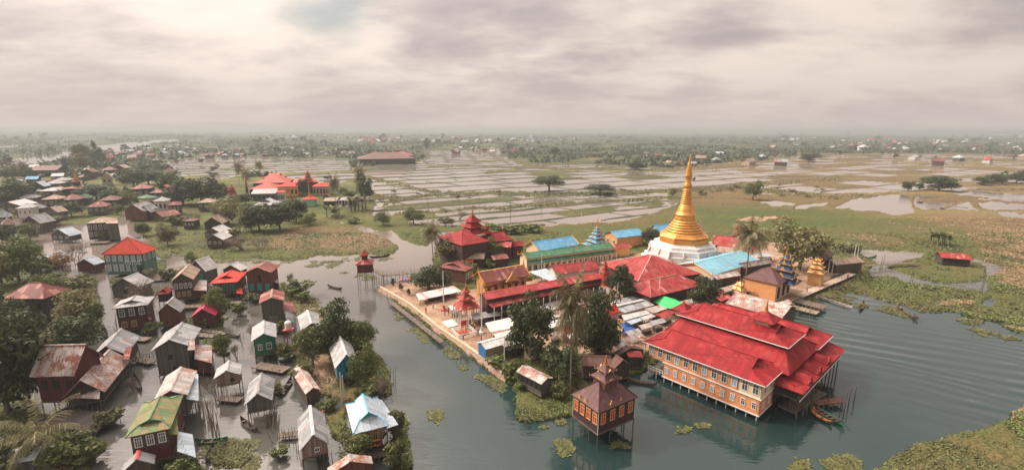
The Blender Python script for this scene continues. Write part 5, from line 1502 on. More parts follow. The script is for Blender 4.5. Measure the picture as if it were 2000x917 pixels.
house((1842, 504), (1898, 506), (1900, 499), 494, 520, 'gx', tin_oldred, wood_dark, 'long low hut with a pinkish red roof alone on the marsh', name='marsh_hut', cat='hut', base=.3, floor=.8, win=[('f', 7, .5, .08, .5, wood_dark, dark_in, 0, 1, 0)])
h = house((694, 517), (728, 516), (729, 508.5), 503, 548, 'h', tin_oldred, wood_red, 'tiny red hut on tall stilts in the channel at the end of the bamboo bridge', floor=5.0, ze=7.4)
tiers(h['root'], (0, 0), [(h['zr'] + .8, 1.1, 1.3)], tin_oldred, wood_red, tin_oldred, None, .1, 0, 0)
MB().box((0, 0, h['zr'] + .2), (1.4, 1.4, 1.5)).build('upper_wall', wood_red, h['root'])
house((1008, 724), (1057, 750), (1080, 737), 725, 770, 'gx', tin_rusty, wood_grey, 'wooden hut with a rust streaked roof on the weedy point below the big tree', name='waterside_hut', cat='hut', floor=.9, win=[('f', 5, .6, .14, .4, wood_dark, dark_in, 0, 1, 0)])

# pink house, kiosk, sheds
house((1172, 606), (1191, 613), (1218, 611), 599, 656, 'g', tin_orange, pink_wall, 'tall pink house with an orange roof between dark trees and market', name='pink_house', base=G, stilts=False, win=[('r', 1, .6, .16, .2, wood_dark, glass, .3, .6, 1)])
house((1094, 645), (1104, 649), (1114, 643), 635, 668, 'g', tin_orange, pink_wall, 'narrow pink shrine with an orange cap between the dark trees', name='pink_shrine', cat='shrine', base=G, stilts=False)
house((1019, 669), (1042, 674), (1060, 667), 661, 703, 'h', concrete, beige_wall, 'small beige brick kiosk under the big tree', name='kiosk', cat='kiosk', base=G, stilts=False, win=[('r', 1, .55, .5, .12, wood_dark, dark_in, 0, 1, 0)])
house((1194, 690), (1204, 696), (1260, 683), 684, 714, 'gx', tin_purple, wood_dark, 'long purple brown roofed shed touching the left of the red roofed hall', name='waterfront_shed', cat='shed', base=.5, floor=.5, side='B')
house((1138, 715), (1196, 714), (1196, 696), 694, 742, 'gx', tin_brown, wood_brown, 'brown roofed open shed behind the maroon pavilion', name='waterfront_shed', cat='shed', base=.5, floor=.5)
house((1201, 720), (1232, 711), (1222, 700), 702, 744, 'g', tin_brown, wood_dark, 'small brown gabled shed right of the maroon pavilion spire', name='waterfront_shed', cat='shed', base=.5, floor=.5)
house((1227, 697), (1256, 696), (1256, 686), 688, 722, 's', tin_oldred, wood_dark, 'small red lean roof against the left end of the red roofed hall', name='waterfront_shed', cat='shed', base=.3, floor=.5)

# market stalls: a sheet on four posts
def stall(label, pts, z, mat, name='market_stall', cat='stall', group='market stalls on the monastery island', sag=0.0):
    q = [P(*p, zz_) for p, zz_ in zip(pts, z)]
    c = sum(q, Vector()) / len(q)
    root = thing(name, label, cat, (c.x, c.y, G), 0.0, group)
    l = [p - Vector((c.x, c.y, G)) for p in q]
    MB().slab([tuple(p) for p in l], .08).build('roof', mat, root)
    for p in l: place('post', STILT, root, (p.x * .94, p.y * .94, -.3), None, (.05, .05, p.z + .25))
    cn = sum(l, Vector()) / len(l)
    b = MB(); b.box((cn.x, cn.y, .45), (max(1, l[0].xy.length), 1.1, .9), math.atan2((l[1] - l[0]).y, (l[1] - l[0]).x)); b.build('counter', wood_brown, root)
    return root
tin_tile = mat_tin('tin_white_patched', (0.56, 0.545, 0.53), 0.06, var=.16, sheet=(.7, .8), rcol=(.3, .2, .16))
for lb, pts, z, mt in (
 ('white patched sheet roof left of the big tree, larger of two', [(947.5, 630), (994, 619.5), (1013, 637.5), (958, 648)], (4.6, 4.6, 3.9, 3.9), tin_tile),
 ('white patched sheet roof left of the big tree, lower of two', [(964, 652), (1020, 638), (1030, 652), (973, 664)], (4.3, 4.3, 3.7, 3.7), tin_tile),
 ('grey sheet roof below the two white patched roofs', [(968, 664), (1028, 651), (1038, 663), (986, 677)], (3.9, 3.9, 3.5, 3.5), tin_grey),
 ('white awning beside the walkway columns at the terrace', [(921, 612), (970, 605), (978, 615), (926, 623)], (3.4, 3.4, 3.0, 3.0), tin_white),
 ('bright green tarpaulin left of the big tree', [(962, 601), (988, 594), (992, 607), (970, 613)], (3.6, 3.6, 2.9, 2.9), tarp_green),
 ('bright green tarpaulin between big tree and palm crown', [(1062, 582), (1100, 574), (1102, 583), (1068, 590)], (3.6, 3.6, 3.0, 3.0), tarp_green),
 ('white strip awning under the green tarpaulin by the palm', [(1062, 593), (1104, 582), (1108, 588), (1068, 600)], (3.2, 3.2, 2.8, 2.8), tin_white),
 ('white awning left of the cone shaped tree', [(1158, 574), (1180, 562), (1192, 567), (1168, 579)], (3.4, 3.4, 3.0, 3.0), tin_white),
 ('narrow white roof under the cone shaped tree', [(1180, 594), (1205, 587), (1214, 592), (1188, 599)], (3.4, 3.4, 3.2, 3.2), tin_white),
 ('dull grey roof right of the cone shaped tree', [(1200, 586), (1234, 577), (1250, 581), (1214, 593)], (3.8, 3.8, 3.5, 3.5), tin_grey),
 ('large grey market roof', [(1194, 600), (1262, 585), (1278, 595), (1221, 610)], (4.0, 4.0, 3.4, 3.4), tin_grey),
 ('white strip along the back edge of the large grey market roof', [(1188, 598), (1252, 583), (1260, 585), (1196, 600)], (4.4, 4.4, 4.2, 4.2), tin_white),
 ('long white roof right of the pink house', [(1214, 615), (1262, 605), (1271, 611), (1220, 625)], (4.0, 4.0, 3.5, 3.5), tin_white),
 ('grey green roof below the long white one', [(1222, 626), (1250, 618), (1257, 623), (1234, 633)], (3.3, 3.3, 3.0, 3.0), tin_blue),
 ('little white roof right of the grey green one', [(1250, 619), (1272, 612), (1281, 617), (1258, 625)], (3.5, 3.5, 3.1, 3.1), tin_white),
 ('red and white roof left of the green tent', [(1258, 602), (1288, 595), (1304, 602), (1276, 611)], (3.8, 3.8, 3.3, 3.3), tin_mixed),
 ('old red roof against the red hall', [(1280, 614), (1304, 604), (1322, 608), (1298, 622)], (3.8, 3.8, 3.3, 3.3), tin_oldred),
 ('striped rusty market roof above the brown sheds', [(1192, 669), (1250, 647), (1264, 660), (1206, 680)], (4.2, 4.2, 3.4, 3.4), tin_rusty),
 ('rusty flat roof hidden between big tree and palm trunk', [(1066, 612), (1102, 603), (1112, 612), (1076, 622)], (3.3, 3.3, 2.9, 2.9), tin_rusty),
 ('pale roof under the big tree right side', [(1056, 632), (1094, 622), (1104, 632), (1064, 643)], (3.2, 3.2, 2.8, 2.8), tin_tile),
 ('old red roof left of the dense dark tree', [(1112, 604), (1146, 595), (1156, 603), (1122, 613)], (3.3, 3.3, 2.9, 2.9), tin_oldred),
 ('grey roof beside the cone shaped tree, left side', [(1150, 592), (1178, 584), (1186, 590), (1160, 599)], (3.3, 3.3, 2.9, 2.9), tin_grey),
 ('long grey roof between walkway and big tree', [(990, 612), (1060, 596), (1068, 603), (998, 620)], (3.2, 3.2, 2.8, 2.8), tin_mixed),
 ('dusty brown roof in front of the pink house', [(1140, 668), (1186, 654), (1196, 664), (1150, 679)], (3.2, 3.2, 2.8, 2.8), tin_brown),
 ('red cloth awning at the round tree', [(1318, 600), (1352, 592), (1362, 598), (1330, 607)], (3.0, 3.0, 2.7, 2.7), tin_oldred),
 ('grey sheet roof below the light blue hall', [(1400, 564), (1440, 553), (1450, 560), (1412, 571)], (3.2, 3.2, 2.8, 2.8), tin_mixed),
 ('striped red and white awning on the terrace', [(812, 573), (886, 557), (902, 568), (818, 586)], (2.9, 2.9, 2.6, 2.6), mat_tin('tin_striped', (0.62, 0.58, 0.54), 0.3, rcol=(.40, .05, .05), sheet=(.9, 4.0))),
 ('grey flat roof between the long hall and prayer hall', [(1032, 530), (1066, 524), (1104, 541), (1074, 548)], (4.0, 4.0, 3.6, 3.6), tin_blue),
 ('pale roof near the waterfront shrine', [(1440, 566), (1462, 560), (1470, 565), (1448, 572)], (2.6, 2.6, 2.4, 2.4), tin_white),
 ('low rusty roof with red sheets by the round tree', [(1398, 581), (1422, 574), (1430, 580), (1408, 588)], (2.6, 2.6, 2.3, 2.3), tin_oldred),
):
    stall(lb, pts, z, mt)
sr_ = random.Random(31)
for (x, y, mt, lb) in ((1112, 622, tin_white, 'white sheet roof right of the tall palm trunk'), (1132, 634, tin_mixed, 'patched roof left of the dense dark tree, below the white sheet roof'), (1150, 612, tin_grey, 'grey roof directly behind the dense dark tree'), (1150, 640, tin_rusty, 'rusty roof under the dense dark tree'),
    (1085, 652, tin_rusty, 'rusty roof between big tree and narrow pink shrine'), (1122, 655, tin_tile, 'pale patched roof right of the narrow pink shrine'), (1160, 652, tin_brown, 'brown roof left of the tall pink house'), (1040, 606, tin_oldred, 'old red roof behind the big tree along the walkway'), (1075, 601, tin_white, 'white roof along the walkway left of the palm'),
    (1124, 592, tin_mixed, 'patched roof along the walkway right of the palm'), (1236, 648, tin_grey, 'grey roof right of the lower blue tarpaulin'), (1262, 636, tin_mixed, 'patched roof between market and the red roofed hall, lower'), (1284, 628, tin_grey, 'grey roof between market and the red roofed hall, upper'), (1340, 590, tin_mixed, 'patched roof behind the green tent'), (1396, 572, tin_oldred, 'old red sheet behind the round dark tree'),
    (890, 598, tin_tile, 'pale awning left of the entrance pavilion'), (1000, 676, tin_mixed, 'patched low roof at the beige kiosk, left side'), (1500, 500, tin_mixed, 'patched roof left of the big brownish tree'), (1470, 486, tin_oldred, 'old red roof behind the leaning palm'), (1530, 592, tin_rusty, 'rusty roof at the landing stage')):
    dz_ = sr_.uniform(-.3, .4); k_ = .8 if y < 530 else 1.0
    stall(lb, [(x - 15 * k_, y - 1), (x + 11 * k_, y - 8 * k_), (x + 18 * k_, y), (x - 8 * k_, y + 7 * k_)], (3.4 + dz_, 3.4 + dz_, 3.0 + dz_, 3.0 + dz_), mt)
# green tent: two slopes
q = [P(1274, 588, 3.4), P(1300, 600, 3.4), P(1332, 608, 3.2), P(1346, 598, 3.2), P(1318, 583, 3.6)]
rt = (q[0] + q[4]) / 2 + Vector((0, 0, 1.1)); rt2 = (q[2] + q[3]) / 2 + Vector((0, 0, 1.0))
c = (q[1] + q[4]) / 2; c.z = G
root = thing('tarpaulin_tent', 'big bright green tarpaulin tent behind the left end of the red roofed hall', 'tent', c)
b = MB(); b.slab([p - c for p in (q[0], q[1], q[2], rt2, rt)], .05); b.slab([p - c for p in (rt, rt2, q[3], q[4])], .05)
b.build('canopy', tarp_green, root, uv=False)
for p in q: place('post', STILT, root, (p.x - c.x, p.y - c.y, -.3), None, (.05, .05, p.z - G + .28))
for i_, (pts, lb) in enumerate((([(1215, 630), (1236, 626), (1240, 634), (1217, 639)], 'upper blue tarpaulin beside the pink house'), ([(1216, 640), (1238, 636), (1241, 645), (1217, 650)], 'lower blue tarpaulin beside the pink house'))):
    stall(lb, pts, (2.6, 2.6, 2.1, 2.1) if i_ == 0 else (2.3, 2.3, 1.8, 1.8), tarp_blue)
h = house((949, 682), (996, 668), (931, 668), 662, 693, 'gx', tin_tile, beige_wall, 'low shed with a blue end wall and white roof above the sea wall', name='market_shed', cat='shed', base=G, stilts=False, side='A', ze=3.6, zr=4.3)
b = MB().box((-h['hw'] - .06, 0, 1.3), (.06, h['hd'] * 1.9, 2.4)); b.build('end_wall', blue_paint, h['root'])

# ------------------------------------------------------------------ the red roofed hall on the water
zf = eave_height(1481.4, 811.3, 823)
A_, B_, C_ = P(1287, 738.3, zf), P(1481.4, 811.3, zf), P(1627, 717, zf)
ROT = R(-47.6)
hall = thing('monastery_hall', 'large orange brick hall on stilts with sweeping bright red tiered roofs', 'hall', (B_.x, B_.y, 0), ROT)
Lh, Dh = 20.0, 27.6
ze_ = 6.75; zm_ = 3.75
def wallbox(x0, x1, y0, y1, z0, z1, mat, name):
    b = MB()
    for (a, c_) in (((x0, y0), (x1, y0)), ((x1, y0), (x1, y1)), ((x1, y1), (x0, y1)), ((x0, y1), (x0, y0))):
        d_ = Vector((c_[1] - a[1], -(c_[0] - a[0]), 0)).normalized()
        b.slab([(a[0], a[1], z0), (c_[0], c_[1], z0), (c_[0], c_[1], z1), (a[0], a[1], z1)], .12, -d_)
    return b.build(name, mat, hall)
wallbox(-16.8, 0, 0, 5.4, zf, zm_, orange_brick, 'lower_wall')
wallbox(-20, -3.55, 0, 8, zm_ + .16, ze_ + .12, orange_brick, 'upper_wall')
wallbox(-3.54, 0, 0, 8.0, zm_ + .16, ze_ + .12, cream_wall, 'corner_wall')
wallbox(-20, 0, 8.01, Dh, zm_, ze_ + .1, wood_brown, 'rear_wall')
wallbox(-19.5, -.6, 5.5, Dh, zf, zm_, wood_dark, 'rear_lower_wall')
MB().box((-8.4, 2.68, zm_ + .08), (17.1, 5.72, .16)).build('string_course', white_paint, hall)
MB().box((-8.4, 2.68, zf - .06), (17.0, 5.64, .16)).build('plinth_course', white_paint, hall)
MB().box((-10, 13.9, zf - .25), (19.8, 27.2, .16)).build('floor', wood_plank, hall)
for k, x in enumerate(np.linspace(-19.3, -.85, 12)):
    add_window(hall, x, -.03, 5.25, 0, .78, 1.5, white_paint, glass if k % 3 else glass_pale, 1)
for k, x in enumerate(np.linspace(-16.1, -.85, 10)):
    add_window(hall, x, -.03, 2.45, 0, .55, 1.05, white_paint, glass_pale if k < 8 else glass, 1)
for y in (1.5, 3.9): add_window(hall, .03, y, 5.25, math.pi / 2, .85, 1.6, white_paint, glass, 1); add_window(hall, .03, y, 2.35, math.pi / 2, .55, 1.0, white_paint, glass_pale, 1)
for y in (22.5, 25.5): add_window(hall, .03, y, 5.4, math.pi / 2, .9, 1.5, white_paint, glass, 1)
# open porch at the left end
b = MB()
for z in (zf + .5, zf + .95): b.box((-18.4, .05, z), (3.2, .07, .07))
for x in np.linspace(-19.9, -16.9, 6): b.box((x, .05, zf + .5), (.07, .07, 1.0))
b.build('porch_railing', white_paint, hall, uv=False)
# roofs
def hall_roof(kind, x0, x1, y0, y1, ze2, zr2, nm, ridge=None):
    r, g, c_ = [swapxy(q) for q in roof_shapes(kind, y1 - y0, x1 - x0, ze2, zr2, .12)]
    o = r.build(nm, tin_red, hall); o.location = ((x0 + x1) / 2, (y0 + y1) / 2, 0)
    for gq in split_faces(g): gq.build('gable', wood_dark, o)
    if c_.f: c_.build('ridge_cap', ridge or tin_red, o)
    e = MB()
    for a, b_ in (((x0, y0), (x1, y0)), ((x1, y0), (x1, y1)), ((x0, y0), (x0, y1))):
        e.tube((a[0] - (x0 + x1) / 2, a[1] - (y0 + y1) / 2, ze2 - .1), (b_[0] - (x0 + x1) / 2, b_[1] - (y0 + y1) / 2, ze2 - .1), .09, .09, 4)
    e.build('gutter', white_paint, o, uv=False)
hall_roof('i', -20.9, .7, -.75, 8.4, ze_, 8.75, 'front_wing_roof')
hall_roof('i', -20.9, 2.2, 19.6, 28.5, ze_ + .1, 8.85, 'rear_wing_roof')
def frustum(x0, x1, y0, y1, z0, X0_, X1_, Y0_, Y1_, z1, nm):
    b = MB(); lo = [(x0, y0, z0), (x1, y0, z0), (x1, y1, z0), (x0, y1, z0)]; hi = [(X0_, Y0_, z1), (X1_, Y0_, z1), (X1_, Y1_, z1), (X0_, Y1_, z1)]
    for i in range(4):
        j = (i + 1) % 4; b.slab([lo[i], lo[j], hi[j], hi[i]], .12)
    b.build(nm, tin_red, hall)
    for i in range(4): MB().tube(lo[i], hi[i], .11, .11, 5).build('hip_cap', tin_red, hall, uv=False)
frustum(-20.7, 1.9, 6.0, 22.0, 6.6, -19.2, -.4, 10.2, 17.0, 9.25, 'middle_roof')
wallbox(-19.0, -.6, 10.4, 16.8, 9.1, 10.0, orange_brick, 'clerestory_wall')
MB().box((-9.8, 10.36, 9.75), (18.6, .05, .25)).build('clerestory_glazing', glass, hall, uv=False)
hall_roof('i', -19.8, .3, 9.3, 17.9, 9.75, 11.75, 'top_roof')
# turrets with gilded spires, standing on the roof
for (x, y, zb_, w_, tip, lb) in ((-5.2, 13.6, 11.0, 2.6, 583, 'a'), (-20.6, 13.2, 8.4, 2.2, 586, 'b')):
    wx_ = Vector((x * math.cos(ROT) - y * math.sin(ROT) + B_.x, x * math.sin(ROT) + y * math.cos(ROT) + B_.y, 0))
    MB().box((x, y, zb_ + .55), (w_, w_, 1.3)).build('turret_wall', orange_brick, hall)
    for k in range(4):
        a = k * math.pi / 2
        add_window(hall, x + (w_ / 2 + .02) * math.sin(a), y - (w_ / 2 + .02) * math.cos(a), zb_ + .7, a, w_ * .7, .45, white_paint, cream_wall, 2)
    r = MB().lathe([(w_ * 1.16, zb_ + 1.1), (w_ * 1.18, zb_ + 1.2), (w_ * .55, zb_ + 1.95), (.28, zb_ + 2.5)], 4, (0, 0), 0, math.pi / 4).build('turret_roof', tin_red, hall); r.location = (x, y, 0)
    s = MB().lathe(spire_prof(zb_ + 2.4, zat(wx_.x, wx_.y, tip), .42), 12).build('spire', gold, hall, True); s.location = (x, y, 0)
# balcony along the right side with a porch roof and three small gables
MB().box((2.1, 16.4, 3.3), (3.8, 22.6, .16)).build('balcony_floor', wood_plank, hall)
MB().box((4.02, 16.4, 3.3), (.06, 22.7, .26)).build('balcony_edge', white_paint, hall)
b = MB()
for z in (3.9, 4.35): b.box((3.9, 16.4, z), (.07, 22.4, .07))
for y in np.linspace(5.3, 27.5, 38): b.box((3.9, y, 3.85), (.05, .05, .95))
for z in (3.9, 4.35): b.box((2.2, 5.2, z), (3.4, .07, .07))
for x in np.linspace(.7, 3.8, 7): b.box((x, 5.2, 3.85), (.05, .05, .95))
b.build('balcony_railing', wood_plank, hall, uv=False)
b = MB(); b.slab([(4.5, 4.6, 4.95), (4.5, 28.1, 4.95), (.25, 28.1, 5.85), (.25, 6.4, 5.85)], .1); b.slab([(4.5, 4.6, 4.95), (.25, 6.4, 5.85), (.25, 4.6, 4.95)], .1)
b.build('balcony_roof', tin_red, hall)
for y in (9.0, 14.0, 19.0):
    b = MB(); x0, x1 = 1.2, 4.3
    for s in (-1, 1): b.slab([(x0, y, 6.35), (x1, y, 6.35), (x1 - .1, y + s * 1.15, 5.15), (x0 - .4, y + s * 1.15, 5.8)], .08)
    o = b.build('dormer_roof', tin_red, hall)
    g = MB(); g.slab([(x1 - .25, y - 1.0, 5.1), (x1 - .25, y + 1.0, 5.1), (x1 - .25, y, 6.2)], .06, (-1, 0, 0)); g.build('dormer_gable', white_paint, o)
for y in np.linspace(5.4, 27.3, 10): place('post', STILT, hall, (3.85, y, -1), None, (.11, .11, 6.0))
for x in np.linspace(-19.8, -.3, 13): place('stilt', STILTW, hall, (x, .15, -1), None, (.1, .1, zf + .8))
for y in np.linspace(2.6, 27.4, 10): place('stilt', STILT, hall, (-.3, y, -1), None, (.11, .11, zf + .8))
for y in np.linspace(3.5, 27.0, 8): place('stilt', STILT, hall, (-19.6, y, -1), None, (.11, .11, zf + .8))

# maroon pavilion on stilts with a gilded turret
h = house((1115.7, 768.3), (1169, 806.5), (1244.8, 773.8), 738, 857, 'h', tin_purple, wood_maroon, 'maroon square pavilion on stilts with orange windows and a gilded turret', name='water_pavilion', cat='pavilion', floor=2.3,
          win=[('f', 4, .58, .14, .42, yellow_paint, red_paint, 0, 1, 1), ('r', 4, .58, .11, .42, yellow_paint, red_paint, 0, 1, 1)], ov=.3, ridge=wood_maroon)
zr_ = h['zr']
MB().box((0, 0, zr_ - .35), (2.5, 2.5, 1.3)).build('turret_wall', wood_redbrown, h['root'])
c = h['cen']
tiers(h['root'], (0, 0), [(zr_ + .3, 1.6, .85), (zr_ + 1.5, 1.1, .8)], tin_purple, wood_redbrown, gold, zat(c.x, c.y, 692), .4, .5, .5, 0, wood_redbrown)
for (x, y) in ((-.5, -1), (1, -.3), (0, -1), (1, .2)):
    place('pediment', PED, h['root'], (x * h['w'] / 2 * .9, y * h['d'] / 2 * .97, h['ze'] + .05), 0 if y == -1 else math.pi / 2, (1.0, .8, .9))
for sx2 in (-1, 1):
    for sy2 in (-1, 1): place('corner_trim', STILTW, h['root'], (sx2 * h['hw'] * 1.01, sy2 * h['hd'] * 1.01, 2.3), None, (.06, .06, h['ze'] - 2.3))

# ------------------------------------------------------------------ red monastery among the fields, far left
RM = tin_oldred; OM = mat_tin('tin_coral', (0.38, 0.075, 0.055), 0.05, var=.15)
for A, B, C, ap, yb, kd, rm_, wl, lb, nm in [
 ((487, 369), (541, 369), (540, 361), 360, 385, 'hx', OM, wood_dark, 'lowest wide coral roof of the red monastery among the fields', 'monastery_hall'),
 ((494, 357), (560, 357), (556, 349), 348, 378, 'hx', OM, wood_dark, 'broad coral gallery roof of the red monastery among the fields', 'monastery_hall'),
 ((512, 347), (552, 347), (552, 341), 339.5, 372, 'ix', OM, wood_dark, 'upper coral hall of the red monastery among the fields', 'monastery_hall'),
 ((572, 357), (622, 355), (618, 346), 346, 374, 'hx', OM, wood_dark, 'right coral hall of the red monastery, next to its ornate tower', 'monastery_hall'),
 ((541, 364), (582, 364), (580, 356), 355, 384, 'h', tin_orange, orange_wall, 'orange walled building in front of the red monastery', 'monastery_house'),
 ((609, 364), (643, 364), (640, 357), 356, 383, 'h', tin_orange, beige_wall, 'brick walled building with red roof right of the red monastery', 'monastery_house'),
 ((491, 378), (537, 378), (535, 373), 372.5, 392, 'gx', tin_pale, wood_grey, 'long pale grey shed in front of the red monastery', 'monastery_shed'),
 ((540, 376), (556, 376), (555, 372), 371, 394, 'gx', tin_orange, white_wall, 'red and white gateway in front of the red monastery', 'gateway'),
 ((632, 392), (657, 393), (656, 387), 386, 402, 'gx', tin_tan, wood_grey, 'low grey sheds beside the white pavilion in the fields', 'monastery_shed'),
 ((630, 386), (646, 386), (645, 380), 379, 397, 'g', tin_redbrown, wood_grey, 'small shed with a peaked brown roof right of the mint green shrine', 'monastery_shed'),
]:
    house(A, B, C, ap, yb, kd, rm_, wl, lb, name=nm, cat='monastery', base=.3, stilts=False, detail=False, win=[('f', 5, .5, .08, .4, wood_dark, dark_in, 0, 1, 0)])
tower('red_spire', 'thin red spire rising from the upper coral hall', 'spire', 542.6, 366, [(343, 4.5), (339, 3)], 329, OM, wood_dark, 0.0, trim=red_paint, base=.3, fin=0, spire_w=1.2)
tower('ornate_tower', 'ornate red tower with ringed top at the right of the red monastery', 'tower', 604, 376, [(354, 15), (349, 10), (344, 7), (339, 5)], 332, OM, wood_maroon, .3, trim=red_paint, base=.3, fin=0, ped=.8, spire_w=1.6)
t_ = tower('mint_shrine', 'mint green shrine with orange roof and golden spire', 'shrine', 606, 401, [(388, 15)], 355, tin_orange, mint_wall, .2, base=.3, fin=0, rises=.55, spire_w=2.4)
tower('gold_spire', 'small golden spire in front of the orange walled building', 'spire', 564, 386, [(380, 3)], 358, gold, gold, .2, base=.3, fin=0, spire_w=1.6)
h = house((661, 391), (691, 391), (689, 385), 384, 402, 'h', tin_pale, glass, 'white columned pavilion standing in the fields right of the red monastery', name='white_pavilion', cat='pavilion', base=.3, stilts=False, detail=False)
for x in np.linspace(-.95, .95, 6): place('column', STILTW, h['root'], (x * h['w'] / 2, -h['d'] * .49, 0), None, (.28, .28, h['ze']))
for cx_, cy_, tl, tp, lb in ((455, 386, [(378, 11), (371, 8.5), (366, 6)], 359, 'dull red tiered pagoda beside dark trees, left of the coral roofs'), (444, 380, [(372, 8), (367, 5)], 360, 'smaller faded red pagoda left of the dull red tiered one'), (483, 378, [(366, 3), (358, 2.4), (350, 1.6)], 342, 'row end white and red spire beside the coral gallery')):
    tower('red_pagoda', lb, 'pagoda', cx_, cy_, tl, tp, RM, wood_maroon, .4, base=.3, fin=0, spire_w=1.0, trim=tin_tan)
# village shrine
tower('village_shrine', 'village shrine with red skirt roof and a small golden spire, left village', 'shrine', 154, 380, [(366, 24), (354, 8)], 328, tin_redbrown, wood_dark, .2, base=.3, fin=0, rises=.3, spire_w=4)
# dark red monastery across the paddies
for A, B, C, ap, yb, kd, rm_, lb in [
 ((700, 311), (812, 309), (806, 305.5), 303, 321, 'hx', tin_brown, 'long dark monastery hall with dusty red roof far across the paddies'),
 ((762, 304), (806, 304), (803, 301), 298.5, 315, 'hx', tin_redbrown, 'raised right end of the long dark monastery far across the paddies'),
 ((712, 304), (748, 304), (746, 301), 299, 315, 'hx', tin_redbrown, 'raised left end of the long dark monastery far across the paddies'),
]:
    house(A, B, C, ap, yb, kd, rm_, wood_dark, lb, name='distant_monastery', cat='monastery', base=.3, stilts=False, detail=False)
tower('distant_spire', 'reddish spire above the long dark monastery far across the paddies', 'spire', 777, 312, [(298, 8), (293, 5)], 285, tin_redbrown, wood_dark, 0, base=.3, fin=0, trim=tin_redbrown, spire_w=1.5)
# ------------------------------------------------------------------ sea wall, walkways, bridge
def w2(pts, z): return [P(a, b, z) for a, b in pts]
top = w2([(738, 558), (800, 594), (857, 640), (905, 672), (945, 700), (979, 727), (990, 733)], 1.12)
root = thing('sea_wall', 'sloping stone wall holding the terrace above the canal', 'wall', top[0])
b = MB(); n_ = len(top)
for i in range(n_ - 1):
    p, q = top[i] - top[0], top[i + 1] - top[0]
    d_ = (q - p); o = Vector((d_.y, -d_.x, 0)).normalized()
    if o.x > 0: o = -o
    a1, a2 = p + o * .75 + Vector((0, 0, -1.7)), q + o * .75 + Vector((0, 0, -1.7))
    i1, i2 = p - o * .6, q - o * .6
    b.face([p, q, a2, a1]); b.face([i1, i2, q, p])
    if i == 0: b.face([i1, p, a1, i1 + Vector((0, 0, -1.7))])
    if i == n_ - 2: b.face([i2, q, a2, i2 + Vector((0, 0, -1.7))])
b.build('wall', stone, root)
b = MB()
for i in range(n_ - 1):
    p, q = top[i] - top[0], top[i + 1] - top[0]; d_ = q - p; o = Vector((d_.y, -d_.x, 0)).normalized()
    if o.x < 0: o = -o
    z_ = Vector((0, 0, .1)); b.slab([p + z_ - o * .06, q + z_ - o * .06, q + z_ + o * .62, p + z_ + o * .62], .14)
b.build('coping', pave, root)

def deck(name, label, cat, a, c, width, z, posts=8, rail=0.0, mat=wood_plank, ph=0.7):
    p, q = P(*a, z), P(*c, z); d_ = q - p; L = d_.length
    root = thing(name, label, cat, (p.x, p.y, 0), math.atan2(d_.y, d_.x))
    MB().box((L / 2, 0, z), (L, width, .12)).build('deck', mat, root)
    for i in range(posts):
        for s in (-1, 1):
            x = L * (i + .3) / posts + random.uniform(-.15, .15)
            place('post', BPOLE, root, (x, s * (width / 2 + .06), -1), None, (.07, .07, z + 1 + ph * random.uniform(.6, 1.5)))
    if rail:
        for s in (-1, 1): MB().tube((0, s * (width / 2 + .08), z + rail), (L, s * (width / 2 + .08), z + rail), .045, .045, 4).build('rail', bamboo, root, uv=False)
    return root
deck('bamboo_bridge', 'bamboo footbridge on crooked posts from the channel hut to the monastery bank', 'bridge', (746, 538), (838, 530), 1.5, 2.3, 12, .9)
deck('bamboo_stairs', 'steep bamboo steps down from the tiny red channel hut', 'stairs', (728, 526), (748, 537), 1.4, 3.2, 4, .8)
deck('wooden_walkway', 'broken wooden walkway along the foot of the sea wall', 'walkway', (762, 588), (864, 668), 1.2, .75, 14, 0, wood_plank, .8)
deck('footbridge', 'plank footbridge across the small pond on the right', 'bridge', (1690, 518), (1788, 513), 1.3, 1.3, 9, .7)
deck('timber_jetty', 'timber landing stage below the orange shrine hall, upper deck', 'jetty', (1556, 586), (1612, 600), 4.0, .9, 7, 0)
deck('timber_jetty', 'low bamboo raft beside the landing stage below the orange shrine hall', 'jetty', (1546, 598), (1598, 611), 3.0, .5, 7, 0, mat_wood('raft_bamboo', (0.2, 0.16, 0.11), board=.15))
deck('tip_walkway', 'pale walkway edging the right tip of the island', 'walkway', (1560, 578), (1664, 534), 2.2, 1.1, 12, 0, mat_plain('tip_paving', (0.42, 0.32, 0.25), .9))
deck('pond_fence', 'weathered stake fence behind the island huts by the pond', 'fence', (1626, 494), (1680, 487), .2, .9, 18, .7, wood_plank, 1.3)
deck('hall_landing', 'dark plank landing under the balcony of the red roofed hall', 'landing', (1535, 800), (1600, 762), 2.6, .6, 6, 0)
deck('hall_jetty', 'rough jetty with reddish posts reaching past the hall\'s right corner', 'jetty', (1590, 786), (1644, 780), 1.5, .8, 6, 0, wood_redbrown)
deck('village_jetty', 'rickety plank jetty in front of the bright green hut', 'jetty', (500, 712), (560, 722), 2.4, .6, 6, 0)
deck('village_jetty', 'narrow plank landing left of the grey hut with leaning poles', 'jetty', (515, 760), (555, 764), 1.5, .5, 5, 0)
deck('village_jetty', 'dark work platform heaped below the maroon house', 'jetty', (95, 812), (215, 826), 4.5, .9, 9, 0, wood_dark)
deck('village_jetty', 'wooden deck in front of the brown house with tan roof', 'jetty', (345, 600), (400, 596), 2.2, .8, 6, 0)
deck('village_jetty', 'deck in front of the two storey dark house on the inlet', 'jetty', (160, 474), (212, 472), 3.0, .8, 6, 0)
deck('village_jetty', 'mud coloured plank yard behind the red hipped house', 'jetty', (305, 548), (345, 520), 5.0, .5, 6, 0)

